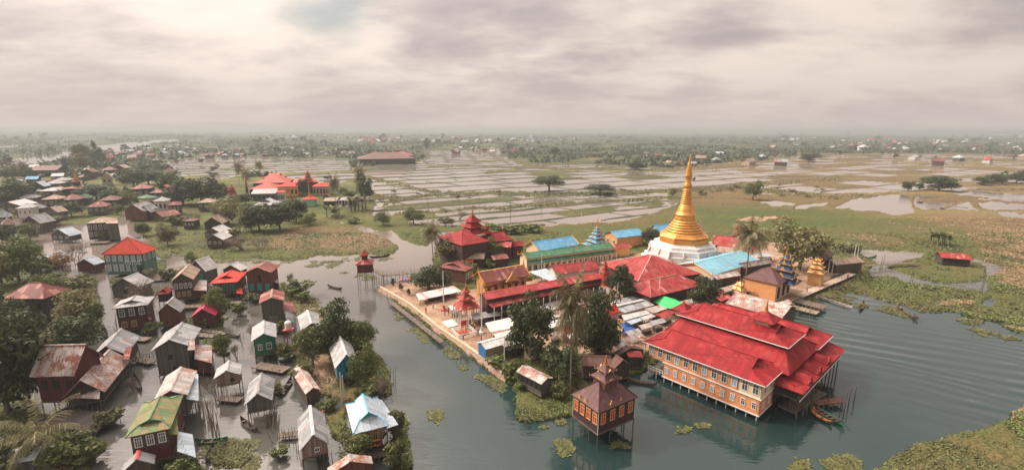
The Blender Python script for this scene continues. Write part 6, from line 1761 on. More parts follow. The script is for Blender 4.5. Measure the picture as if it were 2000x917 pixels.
for lb, a, c, w_ in (('plank yard left of the tall grey plank house', (268, 700), (300, 706), 2.0), ('long plank walk behind the tall grey plank house', (382, 640), (440, 652), 1.4), ('little landing in front of the dark red crimson roofed hut', (378, 652), (420, 656), 1.8),
    ('landing before the two storey maroon house', (228, 658), (290, 662), 2.0), ('washing platform below the small pale hut', (425, 776), (470, 780), 1.6), ('plank walk left of the bottom centre hut', (545, 850), (580, 846), 1.2), ('landing under the orange signboard', (700, 890), (760, 880), 2.0),
    ('deck in front of the vivid orange red house', (412, 590), (470, 590), 1.6), ('plank walk along the red brick house', (476, 582), (535, 584), 1.4), ('deck below the grey board house', (505, 645), (560, 645), 1.8)):
    deck('village_jetty', lb, 'jetty', a, c, w_, .6, 5, 0, wood_plank, .9)
# terrace furniture
p = P(906, 652, G)
root = thing('fenced_shrine', 'red pillar shrine with a painted plaque inside a low white railing', 'shrine', p, RC)
MB().box((0, 0, .3), (1.6, 1.6, .6)).build('plinth', red_paint, root)
MB().tube((-.45, 0, .6), (-.45, 0, 3.3), .16).tube((.45, 0, .6), (.45, 0, 3.3), .16).build('pillar', orange_paint, root, uv=False)
MB().box((0, -.12, 2.7), (1.3, .1, 1.2)).build('plaque', red_paint, root)
for s in range(4):
    a = s * math.pi / 2; b = MB()
    for z in (.5, 1.0): b.box((0, -2.1, z), (4.2, .09, .09))
    for x in np.linspace(-2.1, 2.0, 5): b.box((x, -2.1, .5), (.1, .1, 1.1))
    o = b.build('railing', white_paint, root, uv=False); o.rotation_euler = (0, 0, a)
q = [P(*c, G + .06) for c in ((862, 629), (892, 621), (908, 632), (876, 640))]; c = sum(q, Vector()) / 4
root = thing('stone_platform', 'pale square stone platform lying on the terrace', 'platform', (c.x, c.y, G))
MB().slab([(p.x - c.x, p.y - c.y, .22) for p in q], .3).build('slab', white_stone, root)
q = P(790, 548, G)
root = thing('cloth_bundle', 'heap of red and blue cloth at the back of the terrace', 'bundle', q)
for k_, (x, m_) in enumerate(((-.8, red_paint), (.1, tarp_blue), (.9, red_paint))):
    MB().lathe([(.75, 0), (.8, .25), (.5, .55), (.1, .75)], 9, (x, .2 * k_)).build('cloth', m_, root)
for i_, (x, y) in enumerate(((768, 556), (783, 566), (798, 576))):
    o = tree('cone', x, y, y - 13, 9, 'small clipped tree on the terrace, %s of three in a row' % ('left', 'middle', 'right')[i_], 'clipped terrace trees', 'clipped_tree', z0=G)

def pole(name, label, cat, bx, by, ty, mat, r, group=None, z0=0.0, base=None, lean=0.0):
    p = P(bx, by, z0); h = zat(p.x, p.y, ty) - z0
    root = thing(name, label, cat, p, 0, group)
    MB().tube((0, 0, -.8), (lean * h, 0, h), r, r * .6, 6).build('shaft', mat, root, uv=False)
    if base: MB().lathe([(r * 5, 0), (r * 4.6, .4), (r * 2, .7), (r * 1.4, 1.4)], 8).build('foot', base, root)
    return root
for x, y, t_, lb in ((867, 606, 529, 'tall white flagpole with red foot at the terrace corner'), (941, 650, 556, 'tall white flagpole between entrance pavilion and white sheet roofs'), (1057.5, 552, 496, 'white flagpole before the dark green hall, left one'),
                     (1109, 514, 472, 'white flagpole rising against the dark green roof'), (1205, 593, 537, 'white pole in front of the cone shaped tree'), (1285, 600, 541, 'thin white pole at the green tent'), (985, 720, 655, 'thin white pole below the grey sheet roof'),
                     (1279, 462, 440, 'white pole by the trees left of the stupa')):
    pole('flagpole', lb, 'flagpole', x, y, t_, white_paint, .16 if 'tall' in lb else .11, None, G, red_paint if 'red foot' in lb else (white_stone if 'tall' in lb else None))
for x, y, t_ in ((1616, 541, 506), (1624, 538, 500), (1632, 535, 497), (1640, 531, 505), (1668, 505, 476), (1674, 504, 477)):
    pole('white_pole', 'slender white pole at the right tip of the island', 'pole', x, y, t_, white_paint, .11, 'white poles at the right tip of the island', .6)
for x, y, t_ in ((668, 783, 727), (672, 782, 733), (652, 795, 740)):
    pole('white_pole', 'bleached tree pole standing below the blue house', 'pole', x, y, t_, white_wall, .13, 'bleached poles below the blue house', .2)
for x, y, t_ in ((751, 412, 373), (836, 411, 386), (885, 407, 388), (937, 416, 384), (997, 429, 391), (1057, 419, 400), (1135, 437, 416), (765, 388, 357), (770, 388, 358)):
    pole('utility_pole', 'thin grey pole standing in the flooded paddies', 'pole', x, y, t_, wood_grey if x != 1135 else white_paint, .13, 'poles across the flooded paddies')
for x, y, t_ in ((1913, 577, 546), (1916, 576, 545), (1778, 548, 518), (1782, 549, 519), (1902, 636, 616), (1722, 528, 498), (1718, 528, 500)):
    pole('marsh_pole', 'leaning dark pole in the marsh on the right', 'pole', x, y, t_, post_wood, .1, 'poles in the right marsh', 0, None, .05)
for x, y, t_ in ((1641, 800, 768), (1647, 812, 765), (1657, 790, 757), (1616, 792, 760), (1668, 782, 752)):
    pole('mooring_pole', 'dark mooring pole in the water right of the hall', 'pole', x, y, t_, post_wood, .1, 'mooring poles by the hall')
rr = random.Random(11)
def pole_run(pts, n, hgt, lb, grp, jit=3.0, lean=.12):
    for i in range(n):
        f = (i + rr.random() * .8) / n * (len(pts) - 1); k = min(int(f), len(pts) - 2); f -= k
        x = pts[k][0] + (pts[k + 1][0] - pts[k][0]) * f + rr.uniform(-jit, jit); y = pts[k][1] + (pts[k + 1][1] - pts[k][1]) * f
        p = P(x, y, 0); h = hgt * rr.uniform(.6, 1.2)
        o = place('bamboo_pole', BPOLE, None, (p.x, p.y, -.8), None, (.065, .065, h + .8))
        o.rotation_euler = (rr.uniform(-lean, lean), rr.uniform(-lean, lean), 0)
        tag(o, lb, 'pole', grp)
pole_run([(184, 520), (188, 570), (196, 655)], 22, 2.6, 'bamboo stake in the long pole fence beside the straight channel', 'stakes of the long channel fence')
pole_run([(398, 805), (430, 860)], 22, 3.6, 'bamboo stake in the dense thicket of poles right of the green roof', 'stakes right of the green roof', 9)
pole_run([(505, 800), (545, 870)], 14, 4.0, 'leaning bamboo pole in front of the grey hut', 'leaning poles in front of the grey hut', 7, .3)
pole_run([(225, 640), (240, 690)], 8, 3.0, 'bamboo stake left of the two storey maroon house', 'stakes left of the maroon two storey house', 4)
pole_run([(745, 570), (800, 615), (860, 672), (905, 705)], 26, 1.9, 'stake in the water along the sea wall', 'stakes along the sea wall', 5)
pole_run([(740, 760), (770, 745)], 10, 3.2, 'thin stake at the tip of the blue house islet', 'stakes at the blue house islet', 8)
pole_run([(385, 745), (470, 790)], 8, 2.4, 'single stake in the still channel mid village', 'stakes in the mid village channel', 12)
pole_run([(575, 880), (655, 905)], 8, 2.6, 'stake beside the bottom centre hut', 'stakes by the bottom centre hut', 5)
pole_run([(290, 605), (345, 660)], 8, 2.2, 'stake near the narrow russet hut', 'stakes near the russet hut', 6)
pole_run([(455, 600), (480, 690)], 8, 2.2, 'stake along the channel below the orange red roof', 'stakes below the orange red roof', 6)
pole_run([(1560, 812), (1600, 800)], 5, 2.4, 'stake under the balcony of the red roofed hall', 'stakes under the hall balcony', 8)
pole_run([(1112, 820), (1240, 862)], 6, 1.6, 'stake by the maroon pavilion', 'stakes by the maroon pavilion', 8)

# ------------------------------------------------------------------ boats
def hull_mesh(L, wd, col, inner, rise=.55, n=14):
    b = MB(); pr = []
    for i in range(n + 1):
        s = -1 + 2 * i / n; x = s * L / 2
        w = wd / 2 * max(.05, (1 - abs(s) ** 2.6)); zt = .28 + rise * abs(s) ** 3; zb = -.18 + rise * .75 * abs(s) ** 4
        pr.append([(x, -w, zt), (x, -w * .55, zb), (x, w * .55, zb), (x, w, zt), (x, w * .86, zt - .02), (x, w * .45, zb + .1), (x, -w * .45, zb + .1), (x, -w * .86, zt - .02)])
    k = 8
    for i in range(n):
        for j in range(k):
            jj = (j + 1) % k
            b.cur = 0 if j in (0, 1, 2, 3, 7) else 1
            b.face([pr[i][j], pr[i + 1][j], pr[i + 1][jj], pr[i][jj]])
    b.cur = 0; b.face(pr[0]); b.face(pr[n][::-1])
    return b.mesh('hull', [col, inner])
def boat(a, c, label, col=wood_dark, inner=wood_brown, wd=1.15, seats=4, engine=False, name='longtail_boat', group=None):
    p, q = P(*a, 0), P(*c, 0); d_ = q - p
    root = thing(name, label, 'boat', (p + q) / 2 + Vector((0, 0, .1)), math.atan2(d_.y, d_.x), group)
    L = d_.length
    place('hull', hull_mesh(L, wd, col, inner), root)
    for i in range(seats):
        MB().box((L * (-.3 + .6 * i / max(1, seats - 1)), 0, .2), (.28, wd * .82, .06)).build('thwart', wood_plank, root)
    if engine:
        e = MB().box((L * .43, 0, .62), (.6, .32, .36)).build('engine', black_paint, root)
        MB().tube((L * .43, 0, .6), (L * .43 + 1.6, .25, -.25), .04).build('propeller_shaft', black_paint, e, uv=False)
    return root
boat((1570, 786), (1650, 835), 'long dark green boat with rows of seats moored at the hall\'s right corner', green_paint, wood_brown, 1.5, 7, True)
boat((1582, 806), (1626, 831), 'small orange lined canoe tied to the long green boat', wood_dark, orange_paint, 1.0, 3)
boat((1752, 601), (1793, 626), 'motor boat crossing the open lagoon with two people aboard', wood_dark, wood_brown, 1.1, 3, True)
boat((1679, 608), (1687, 592), 'narrow canoe with a person in orange, near the white boat', wood_dark, wood_brown, 1.0, 2)
boat((1593, 580), (1664, 603), 'long white boat lying at the island\'s right shore', white_wall, wood_plank, 1.4, 6)
boat((1560, 611), (1583, 611), 'little brown canoe at the foot of the timber raft', wood_brown, wood_plank, .9, 2)
boat((722, 504), (762, 500), 'dark canoe crossing the channel behind the tiny red stilt hut', wood_dark, wood_dark, 1.2, 2)
boat((545, 710), (578, 699), 'dark canoe moored right of the bright green hut', wood_dark, green_paint, 1.0, 3)
boat((556, 765), (570, 741), 'upright lying brown canoe beside the plank landing', wood_brown, wood_dark, 1.0, 3)
boat((546, 730), (553, 716), 'small canoe with orange cargo below the bright green hut', wood_dark, orange_paint, .8, 1)
boat((403, 906), (418, 872), 'old grey canoe beside the round grass islet', wood_grey, wood_dark, 1.0, 2)
boat((382, 866), (446, 861), 'long canoe with a green gunwale right of the mossy green roof', green_paint, wood_dark, 1.1, 3)
boat((1222, 742), (1283, 754), 'pale empty canoe beached left of the red roofed hall', wood_plank, wood_plank, 1.0, 2)
boat((299, 504), (315, 512), 'bright blue boat beside the red hipped house', tarp_blue, tarp_blue, 1.6, 1)
boat((1690, 505), (1712, 502), 'green canoe on the pond behind the island', green_paint, wood_dark, .9, 1)
boat((385, 730), (420, 733), 'dark canoe below the rust striped lean shed', wood_dark, wood_dark, 1.0, 2)
boat((420, 690), (450, 694), 'dark canoe in the channel left of the bright green hut', wood_dark, wood_dark, 1.0, 2)
boat((350, 600), (396, 596), 'narrow yellowish boat under the brown house with tan roof', yellow_paint, wood_brown, .9, 2)
boat((200, 640), (210, 665), 'small canoe at the garden bank beside the straight channel', wood_brown, wood_dark, .9, 1)
for i_, (a, c) in enumerate((((20, 317), (34, 314)), ((104, 304), (112, 302)), ((160, 295), (168, 294)))):
    boat(a, c, 'boat on the wide pale river, %s of three' % ('nearest', 'middle', 'farthest')[i_], wood_dark, wood_dark, 1.6, 0, name='river_boat')

boat((262, 735), (275, 765), 'dark canoe moored right of the red stripped dark house', wood_dark, wood_dark, 1.0, 2)
boat((470, 820), (500, 845), 'brown canoe below the grey hut with leaning poles', wood_brown, wood_dark, 1.0, 2)
boat((205, 715), (222, 760), 'long canoe in the straight channel', wood_grey, wood_dark, 1.0, 3)
boat((440, 655), (470, 660), 'grey canoe below the grey board house', wood_grey, wood_dark, .9, 2)
boat((640, 560), (668, 566), 'dark canoe out on the canal beside the islet', wood_dark, wood_brown, 1.0, 2)


# ------------------------------------------------------------------ people
def person_mesh(shirt, cloth, sit=False):
    me = bpy.data.meshes.new('person')
    if sit:
        vs = [(0, 0, .32), (0, 0, .6), (0, .02, .84), (0, .02, .93), (0, -.01, 1.06), (0, 0, 1.14), (-.1, -.12, .3), (-.12, -.42, .34), (-.1, -.45, .06), (.1, -.12, .3), (.12, -.42, .34), (.1, -.45, .06), (-.2, .01, .82), (-.24, -.08, .58), (-.14, -.3, .45), (.2, .01, .82), (.24, -.08, .58), (.14, -.3, .45)]
    else:
        vs = [(0, 0, .88), (0, 0, 1.15), (0, 0, 1.36), (0, 0, 1.46), (0, -.02, 1.57), (0, -.01, 1.65), (-.09, 0, .84), (-.11, -.03, .46), (-.11, .03, .04), (.09, 0, .84), (.11, -.03, .46), (.11, .03, .04), (-.2, 0, 1.36), (-.25, .02, 1.08), (-.22, -.1, .84), (.2, 0, 1.36), (.25, .02, 1.08), (.22, -.1, .84)]
    es = [(0, 1), (1, 2), (2, 3), (3, 4), (4, 5), (0, 6), (6, 7), (7, 8), (0, 9), (9, 10), (10, 11), (2, 12), (12, 13), (13, 14), (2, 15), (15, 16), (16, 17)]
    rs = [.15, .14, .15, .055, .10, .085, .11, .085, .05, .11, .085, .05, .06, .045, .035, .06, .045, .035]
    me.from_pydata(vs, es, [])
    o = bpy.data.objects.new('person', me); COL.objects.link(o)
    md = o.modifiers.new('skin', 'SKIN'); o.modifiers.new('sub', 'SUBSURF').levels = 1
    for i, r in enumerate(rs): me.skin_vertices[0].data[i].radius = (r, r * .8)
    me.skin_vertices[0].data[0].use_root = True
    dg = bpy.context.evaluated_depsgraph_get()
    out = bpy.data.meshes.new_from_object(o.evaluated_get(dg))
    bpy.data.objects.remove(o); bpy.data.meshes.remove(me)
    out.materials.clear()
    for mt in (skin, shirt, cloth): out.materials.append(mt)
    hipz, neck = (.5, .93) if sit else (.95, 1.46)
    for p in out.polygons:
        c = p.center
        p.material_index = 0 if c.z > neck or (abs(c.x) > .2 and c.z < (neck - .3) and c.y < -.02) or (not sit and c.z < .15) else (1 if c.z > hipz else 2)
        p.use_smooth = True
    out.name = 'person'
    return out
HAIR = MB().lathe([(.105, -.03), (.115, .03), (.09, .1), (.03, .135)], 10).mesh('hair', hair_m, uv=False)
cloths = dict(red=mat_plain('red_cloth', (.42, .05, .04), .9), blue=mat_plain('blue_cloth', (.05, .12, .32), .9), white=white_paint, orange=mat_plain('orange_cloth', (.65, .22, .04), .9), dark=mat_plain('dark_cloth', (.04, .04, .05), .9), green=mat_plain('green_cloth', (.06, .2, .1), .9))
PM = {}
def person(px, py, z, top_, low, label, sit=False, rz=0.0):
    k = (top_, low, sit)
    if k not in PM: PM[k] = person_mesh(cloths[top_], cloths[low], sit)
    p = P(px, py, z)
    o = place('person', PM[k], None, p, rz); tag(o, label, 'person')
    hb_ = place('hair', HAIR, o, (0, .01, 1.62 if not sit else 1.11))
    return o
person(865, 590, G, 'red', 'blue', 'person in red shirt and blue skirt by the entrance pavilion, left side', False, 1)
person(869, 617, G, 'blue', 'red', 'person in blue shirt and red skirt standing in front of the entrance pavilion', False, 2)
person(876, 612, G, 'red', 'dark', 'person in red shirt and dark skirt beside the one in blue, entrance pavilion', False, .5)
person(887, 618, G, 'white', 'red', 'person in white shirt and red skirt under the entrance pavilion', False, 2.2)
person(927, 643, G, 'orange', 'dark', 'person in orange shirt next to the second tall flagpole', False, -1)
person(934, 655, G, 'blue', 'dark', 'person in blue shirt and dark skirt by the market sheds', False, 3)
person(890, 606, G, 'dark', 'red', 'person in dark shirt inside the entrance pavilion', False, .2)
person(948, 622, G, 'green', 'dark', 'person in green shirt beside the white awning', False, .8)
person(1758, 605, .1, 'orange', 'dark', 'person in orange seated at the bow of the crossing motor boat', True, 1.2)
person(1785, 621, .1, 'dark', 'dark', 'person in dark clothes steering the crossing motor boat', True, 1.2)
person(1684, 598, .1, 'orange', 'dark', 'person in orange seated in the narrow canoe near the white boat', True, 2.8)
person(1588, 803, .2, 'orange', 'red', 'person in orange and red seated in the long green boat', True, .9)
person(1541, 794, .7, 'dark', 'red', 'person standing on the dark landing under the hall balcony', False, 1)
person(632, 817, .5, 'orange', 'orange', 'person in orange robe behind the pale blue roofed house', False, 0)
person(751, 500, .1, 'dark', 'dark', 'person in dark clothes paddling the canoe behind the tiny red stilt hut', True, 1.6)
person(1648, 588, .2, 'red', 'dark', 'person in red sitting on the long white boat', True, .5)

pr_ = random.Random(8)
for i_, (x, y, tp, lw, lb) in enumerate((
  (846, 603, 'white', 'dark', 'person in white shirt walking on the open terrace beside the tall corner flagpole'), (832, 612, 'red', 'red', 'person all in red near the terrace edge'), (822, 583, 'blue', 'dark', 'person in blue shirt at the end of the striped awning'),
  (905, 662, 'white', 'blue', 'person in white shirt and blue skirt at the fenced shrine'), (918, 636, 'dark', 'dark', 'person in dark clothes behind the fenced shrine'), (940, 668, 'red', 'blue', 'person in red near the blue ended shed'), (780, 561, 'orange', 'red', 'person in orange near the clipped terrace trees'),
  (1230, 655, 'white', 'dark', 'person in white shirt below the blue tarpaulins'), (1246, 646, 'red', 'dark', 'person in red shirt in the market lane right of the blue tarpaulins'), (1576, 570, 'white', 'red', 'person in white shirt on the plank way beside the golden shrine'), (1602, 556, 'dark', 'blue', 'person in dark shirt right of the golden shrine'),
  (1655, 545, 'dark', 'dark', 'person in dark clothes at the very end of the tip walkway'))):
    person(x, y, G + .05, tp, lw, lb, False, pr_.uniform(0, 6))
# ------------------------------------------------------------------ trees one can tell apart
TL = [
 # left edge and bottom left
 ('dark', 22, 805, 592, 150, 'huge dark tree filling the left edge beside the maroon house'), ('dark', -20, 720, 560, 130, 'dark tree cut by the left edge above the huge one'), ('dark', 62, 790, 668, 80, 'dark tree pressing against the big rusty roof'),
 ('broad', 38, 552, 460, 78, 'tall light green tree at the left edge above the rusty hipped house'), ('olive', 6, 560, 470, 70, 'olive tree at the left edge beside the tall light green tree'),
 ('palm_low', 86, 905, 782, 92, 'coconut palm with drooping fronds in the bottom left corner'), ('bush', 150, 905, 846, 80, 'round green bush right of the bottom left palm'), ('weedbush', 30, 915, 858, 80, 'weedy bush left of the bottom left palm'),
 ('olive', 150, 652, 572, 74, 'olive green tree right of the rusty hipped house'), ('dark', 160, 690, 616, 80, 'dark spreading tree above the big rusty roof'), ('olive', 112, 690, 640, 60, 'olive tree between hipped house and big rusty roof'),
 ('broad', 178, 648, 586, 44, 'slim green tree by the straight channel'), ('bush', 108, 560, 532, 46, 'round bush below the orange leaved tree'), ('bush', 80, 545, 512, 36, 'bush beside the pale blue hut'), ('weedbush', 140, 575, 540, 50, 'weedy bush in the garden left of the pole fence'),
 ('broad', 96, 585, 534, 44, 'young green tree behind the brown shed'), ('weedbush', 165, 560, 536, 36, 'weedy bush at the top of the pole fence'), ('dark', 20, 660, 576, 60, 'dark tree left of the rusty hipped house'), ('olive', 132, 620, 560, 46, 'thin olive tree behind the brown shed'),
 ('autumn', 123, 527, 492, 34, 'orange leaved tree between two little huts'), ('bare', 150, 515, 462, 36, 'bare grey tree on the inlet right of the orange leaved tree'), ('bare', 88, 500, 464, 44, 'bare grey brush behind the pale blue hut'),
 ('bare', 288, 605, 525, 54, 'bare brown tree right of the light roofed grey hut'), ('bare', 305, 545, 512, 40, 'bare brush behind the red hipped house'), ('bare', 270, 640, 585, 30, 'bare sapling by the two storey maroon house'),
 ('broad', 428, 628, 563, 46, 'green tree in front of the vivid orange red roof'), ('broad', 438, 703, 652, 30, 'small green tree in the channel left of the bright green hut'), ('bare', 463, 702, 660, 26, 'small bare shrub left of the bright green hut'),
 ('dark', 660, 700, 588, 74, 'dark green tree on the islet behind the blue house'), ('broad', 612, 715, 640, 62, 'leafy tree left of the blue house'), ('broad', 706, 700, 628, 54, 'light green tree behind the blue house on the canal side'),
 ('broad', 712, 760, 672, 46, 'rounded tree hugging the right of the blue house'), ('bush', 722, 775, 745, 44, 'bush at the foot of the blue house'), ('bare', 745, 775, 712, 44, 'bare grey bush on the tip of the blue house islet'), ('weedbush', 590, 745, 712, 40, 'weedy bush left of the striped shed'),
 ('broad', 694, 902, 846, 66, 'rounded green bush tree beside the orange signboard'), ('weedbush', 775, 912, 862, 44, 'weedy bush right of the orange signboard'), ('weedbush', 770, 850, 800, 40, 'weedy bush behind the pale blue roof'), ('bush', 362, 925, 888, 52, 'bush at the bottom edge right of the green roofed house'),
 ('weedbush', 585, 578, 545, 50, 'weedy bush right of the red brick house'), ('bare', 574, 560, 520, 26, 'bare twigs right of the red brick house'), ('bush', 594, 590, 566, 26, 'small round bush alone at the canal edge'), ('weedbush', 555, 700, 670, 40, 'weeds beside the water tank'),
 ('weedbush', 395, 640, 612, 40, 'weeds between the crimson roof and the channel'), ('bush', 350, 560, 535, 26, 'bush left of the tan roofed house'),
 # middle left
 ('olive', 328, 480, 434, 36, 'tapering olive tree on the grass above the channel'), ('dark', 280, 462, 436, 26, 'small dark tree right of the two storey dark house'), ('olive', 442, 438, 380, 54, 'big olive tree above the row of three huts'),
 ('dark', 508, 452, 400, 66, 'broad dark tree below the red monastery, left of two'), ('dark', 548, 450, 398, 64, 'broad dark tree below the red monastery, right of two'), ('olive', 492, 452, 408, 40, 'olive tree in front of the broad dark trees'),
 ('dark', 578, 434, 386, 42, 'dark tree left of the mint green shrine'), ('broad', 604, 440, 416, 28, 'small green tree below the mint green shrine'), ('bare', 480, 488, 448, 64, 'bare pinkish brush right of the row of three huts, large'), ('bare', 512, 486, 452, 44, 'bare pinkish brush with a dark stump'),
 ('bare', 455, 470, 436, 40, 'bare pinkish brush behind the white roofed hut'), ('bare', 375, 440, 405, 36, 'bare brush behind the dark stilt hut'), ('banana', 462, 470, 440, 26, 'pale banana clump near the brush'),
 ('dark', 358, 400, 350, 54, 'dark round tree in the middle of the wooded rise'), ('dark', 396, 402, 348, 64, 'largest dark tree of the wooded rise'), ('dark', 338, 384, 336, 44, 'dark tree at the left of the wooded rise'), ('dark', 424, 394, 350, 36, 'dark tree at the right of the wooded rise'),
 ('dark', 262, 368, 332, 46, 'dark tree behind the dusty red hall'), ('dark', 292, 362, 334, 52, 'dark tree behind the layered red hall'), ('broad', 322, 360, 334, 40, 'green tree behind the layered red hall'), ('broad', 256, 404, 372, 34, 'green tree left of the white two storey house'),
 ('dark', 246, 398, 368, 34, 'dark tree below the barn like hall'), ('broad', 270, 400, 380, 26, 'round green tree by the white two storey house'), ('broad', 160, 330, 281, 26, 'tall poplar like tree by the river, first'), ('column', 176, 328, 283, 28, 'tall poplar like tree by the river, second'),
 ('column', 191, 326, 273, 18, 'tallest thin poplar by the river'), ('column', 201, 322, 288, 18, 'short poplar at the right of the river group'), ('olive', 158, 336, 300, 34, 'olive tree below the poplars'), ('dark', 135, 330, 303, 24, 'dark tree left of the poplars'),
 ('broad', 24, 350, 320, 32, 'leafy tree on the far left river bank'), ('palm', 48, 352, 316, 22, 'palm on the far left river bank'), ('dark', 38, 400, 350, 54, 'dark tree among the crowded left houses'), ('dark', 6, 402, 366, 48, 'dark tree at the left edge of the crowded houses'),
 ('dark', 188, 392, 362, 62, 'wide dark tree below the village shrine'), ('dark', 215, 400, 372, 34, 'dark tree right of the rust red pyramid roof'), ('dark', 140, 424, 396, 40, 'dark tree in front of the long grey house'), ('weedbush', 100, 440, 420, 40, 'weedy bush at the inlet'), ('olive', 290, 425, 402, 24, 'olive shrub by the narrow dark hut'),
 ('broad', 230, 420, 400, 20, 'shrub by the narrow channel'), ('bush', 345, 440, 418, 30, 'shrub by the low pinkish shed'),
 # round the red monastery
 ('palm', 468, 362, 316, 20, 'palm left of the red monastery, tall'), ('palm', 484, 372, 330, 20, 'palm left of the red monastery, in front'), ('palm', 508, 345, 314, 20, 'palm behind the red monastery'), ('palm', 656, 402, 344, 28, 'palm right of the red monastery'),
 ('palm', 705, 388, 326, 26, 'dark tall palm at the edge of the paddies'), ('dark', 714, 392, 346, 30, 'dark tree below the tall palm by the paddies'), ('banana', 656, 424, 396, 38, 'banana clump below the white pavilion'), ('banana', 700, 412, 376, 44, 'banana clump right of the white pavilion'),
 ('bush', 680, 386, 366, 30, 'green bush behind the white pavilion'), ('dark', 592, 382, 350, 24, 'dark tree in front of the coral halls'), ('dark', 640, 350, 342, 16, 'small shrub behind the red monastery'), ('dark', 480, 400, 378, 26, 'dark shrub by the long grey shed'),
 ('broad', 748, 440, 414, 30, 'round bush beside the little canal'), ('broad', 808, 438, 405, 36, 'airy tree at the near paddies'), ('bush', 690, 436, 424, 22, 'low bush by the little canal'), ('bare', 895, 428, 404, 38, 'pinkish dry reed clump in the paddies'), ('weedbush', 870, 440, 424, 30, 'dry reeds behind the crimson monastery, left'),
 # the fields
 ('wide', 1072, 374, 340, 56, 'spreading tree alone on the paddy dike, left one'), ('wide', 1172, 380, 358, 54, 'low spreading tree on the paddy dike, right one'), ('broad', 1470, 390, 352, 28, 'lone round tree with bare trunk right of the stupa'), ('broad', 1314, 384, 368, 11, 'tiny tree left of the stupa spire'),
 ('dark', 1243, 332, 313, 36, 'dark bush tree in the paddies left of the spire'), ('dark', 1580, 316, 297, 34, 'dark bush tree in the right paddies'), ('dark', 1083, 303, 287, 19, 'round tree alone in the far green field'), ('broad', 833, 291, 272, 15, 'round tree in the far field by the dark monastery'),
 ('dark', 1835, 372, 341, 58, 'large dark tree between the right ponds'), ('dark', 1773, 372, 352, 22, 'small dark tree left of the large pond tree'), ('dark', 1796, 370, 357, 14, 'tiny dark tree beside the large pond tree'), ('banana', 1833, 478, 446, 40, 'lush dark clump standing in the right grassland'),
 ('dark', 1918, 362, 344, 26, 'dark tree in the right edge row, first'), ('dark', 1944, 360, 338, 30, 'dark tree in the right edge row, second'), ('column', 1958, 358, 332, 20, 'tall tree in the right edge row'), ('dark', 1984, 358, 338, 34, 'dark tree in the right edge row, last'), ('dark', 2006, 358, 334, 34, 'dark tree cut by the right edge'),
 # monastery island
 ('palm', 846, 512, 436, 46, 'coconut palm beside the crimson monastery'), ('olive', 880, 512, 466, 56, 'bushy olive tree between palm and crimson monastery'), ('dark', 838, 566, 520, 62, 'dark rounded tree at the back of the terrace'), ('dark', 866, 560, 530, 36, 'dark bush beside the brown monastery house'),
 ('broad', 953, 510, 464, 34, 'round topped tree in front of the crimson wing'), ('broad', 974, 512, 478, 22, 'slim tree right of the round topped one'), ('bush', 912, 534, 506, 40, 'bush below the crimson monastery'), ('bush', 956, 522, 504, 26, 'small bush before the carved hall'),
 ('dark', 1032, 700, 572, 84, 'big dark tree over the market stalls'), ('palm', 1114, 768, 552, 84, 'tallest coconut palm, in front of the market'), ('dark', 1162, 702, 568, 78, 'dense dark tree right of the tallest palm'), ('dark', 1175, 690, 620, 60, 'lower dark tree beside the pink house'), ('dark', 1096, 742, 668, 66, 'dark rounded tree at the foot of the tallest palm'),
 ('cone', 1210, 590, 516, 62, 'clipped cone shaped tree before the red roofs'), ('dark', 1374, 608, 543, 58, 'round dark tree behind the red roofed hall'), ('palm', 1456, 548, 436, 74, 'leaning coconut palm in front of the light blue roof'), ('olive', 1560, 528, 423, 98, 'large brownish tree at the right end of the temple'),
 ('dark', 1243, 474, 453, 20, 'dark tree by the blue roofed house'), ('dark', 1270, 478, 446, 34, 'dark tree left of the stupa'), ('bush', 1290, 478, 454, 20, 'bush beside the stupa terrace'), ('bush', 1000, 742, 700, 40, 'creeper covered bush at the end of the sea wall'), ('bush', 970, 715, 690, 36, 'bush along the sea wall'),
 ('bush', 1020, 756, 726, 34, 'bush left of the waterside hut'), ('weedbush', 1090, 775, 745, 34, 'weedy bush right of the waterside hut'), ('banana', 1100, 758, 718, 30, 'banana plant behind the waterside hut'), ('bush', 1052, 692, 664, 26, 'shrub beside the beige kiosk'),
 ('bush', 960, 458, 436, 44, 'hedge bush behind the island, first'), ('bush', 1000, 458, 435, 46, 'hedge bush behind the island, second'), ('bush', 1040, 455, 433, 46, 'hedge bush behind the island, third'), ('banana', 1640, 492, 472, 34, 'banana clump behind the island huts, left'), ('banana', 1662, 490, 470, 34, 'banana clump behind the island huts, right'),
]
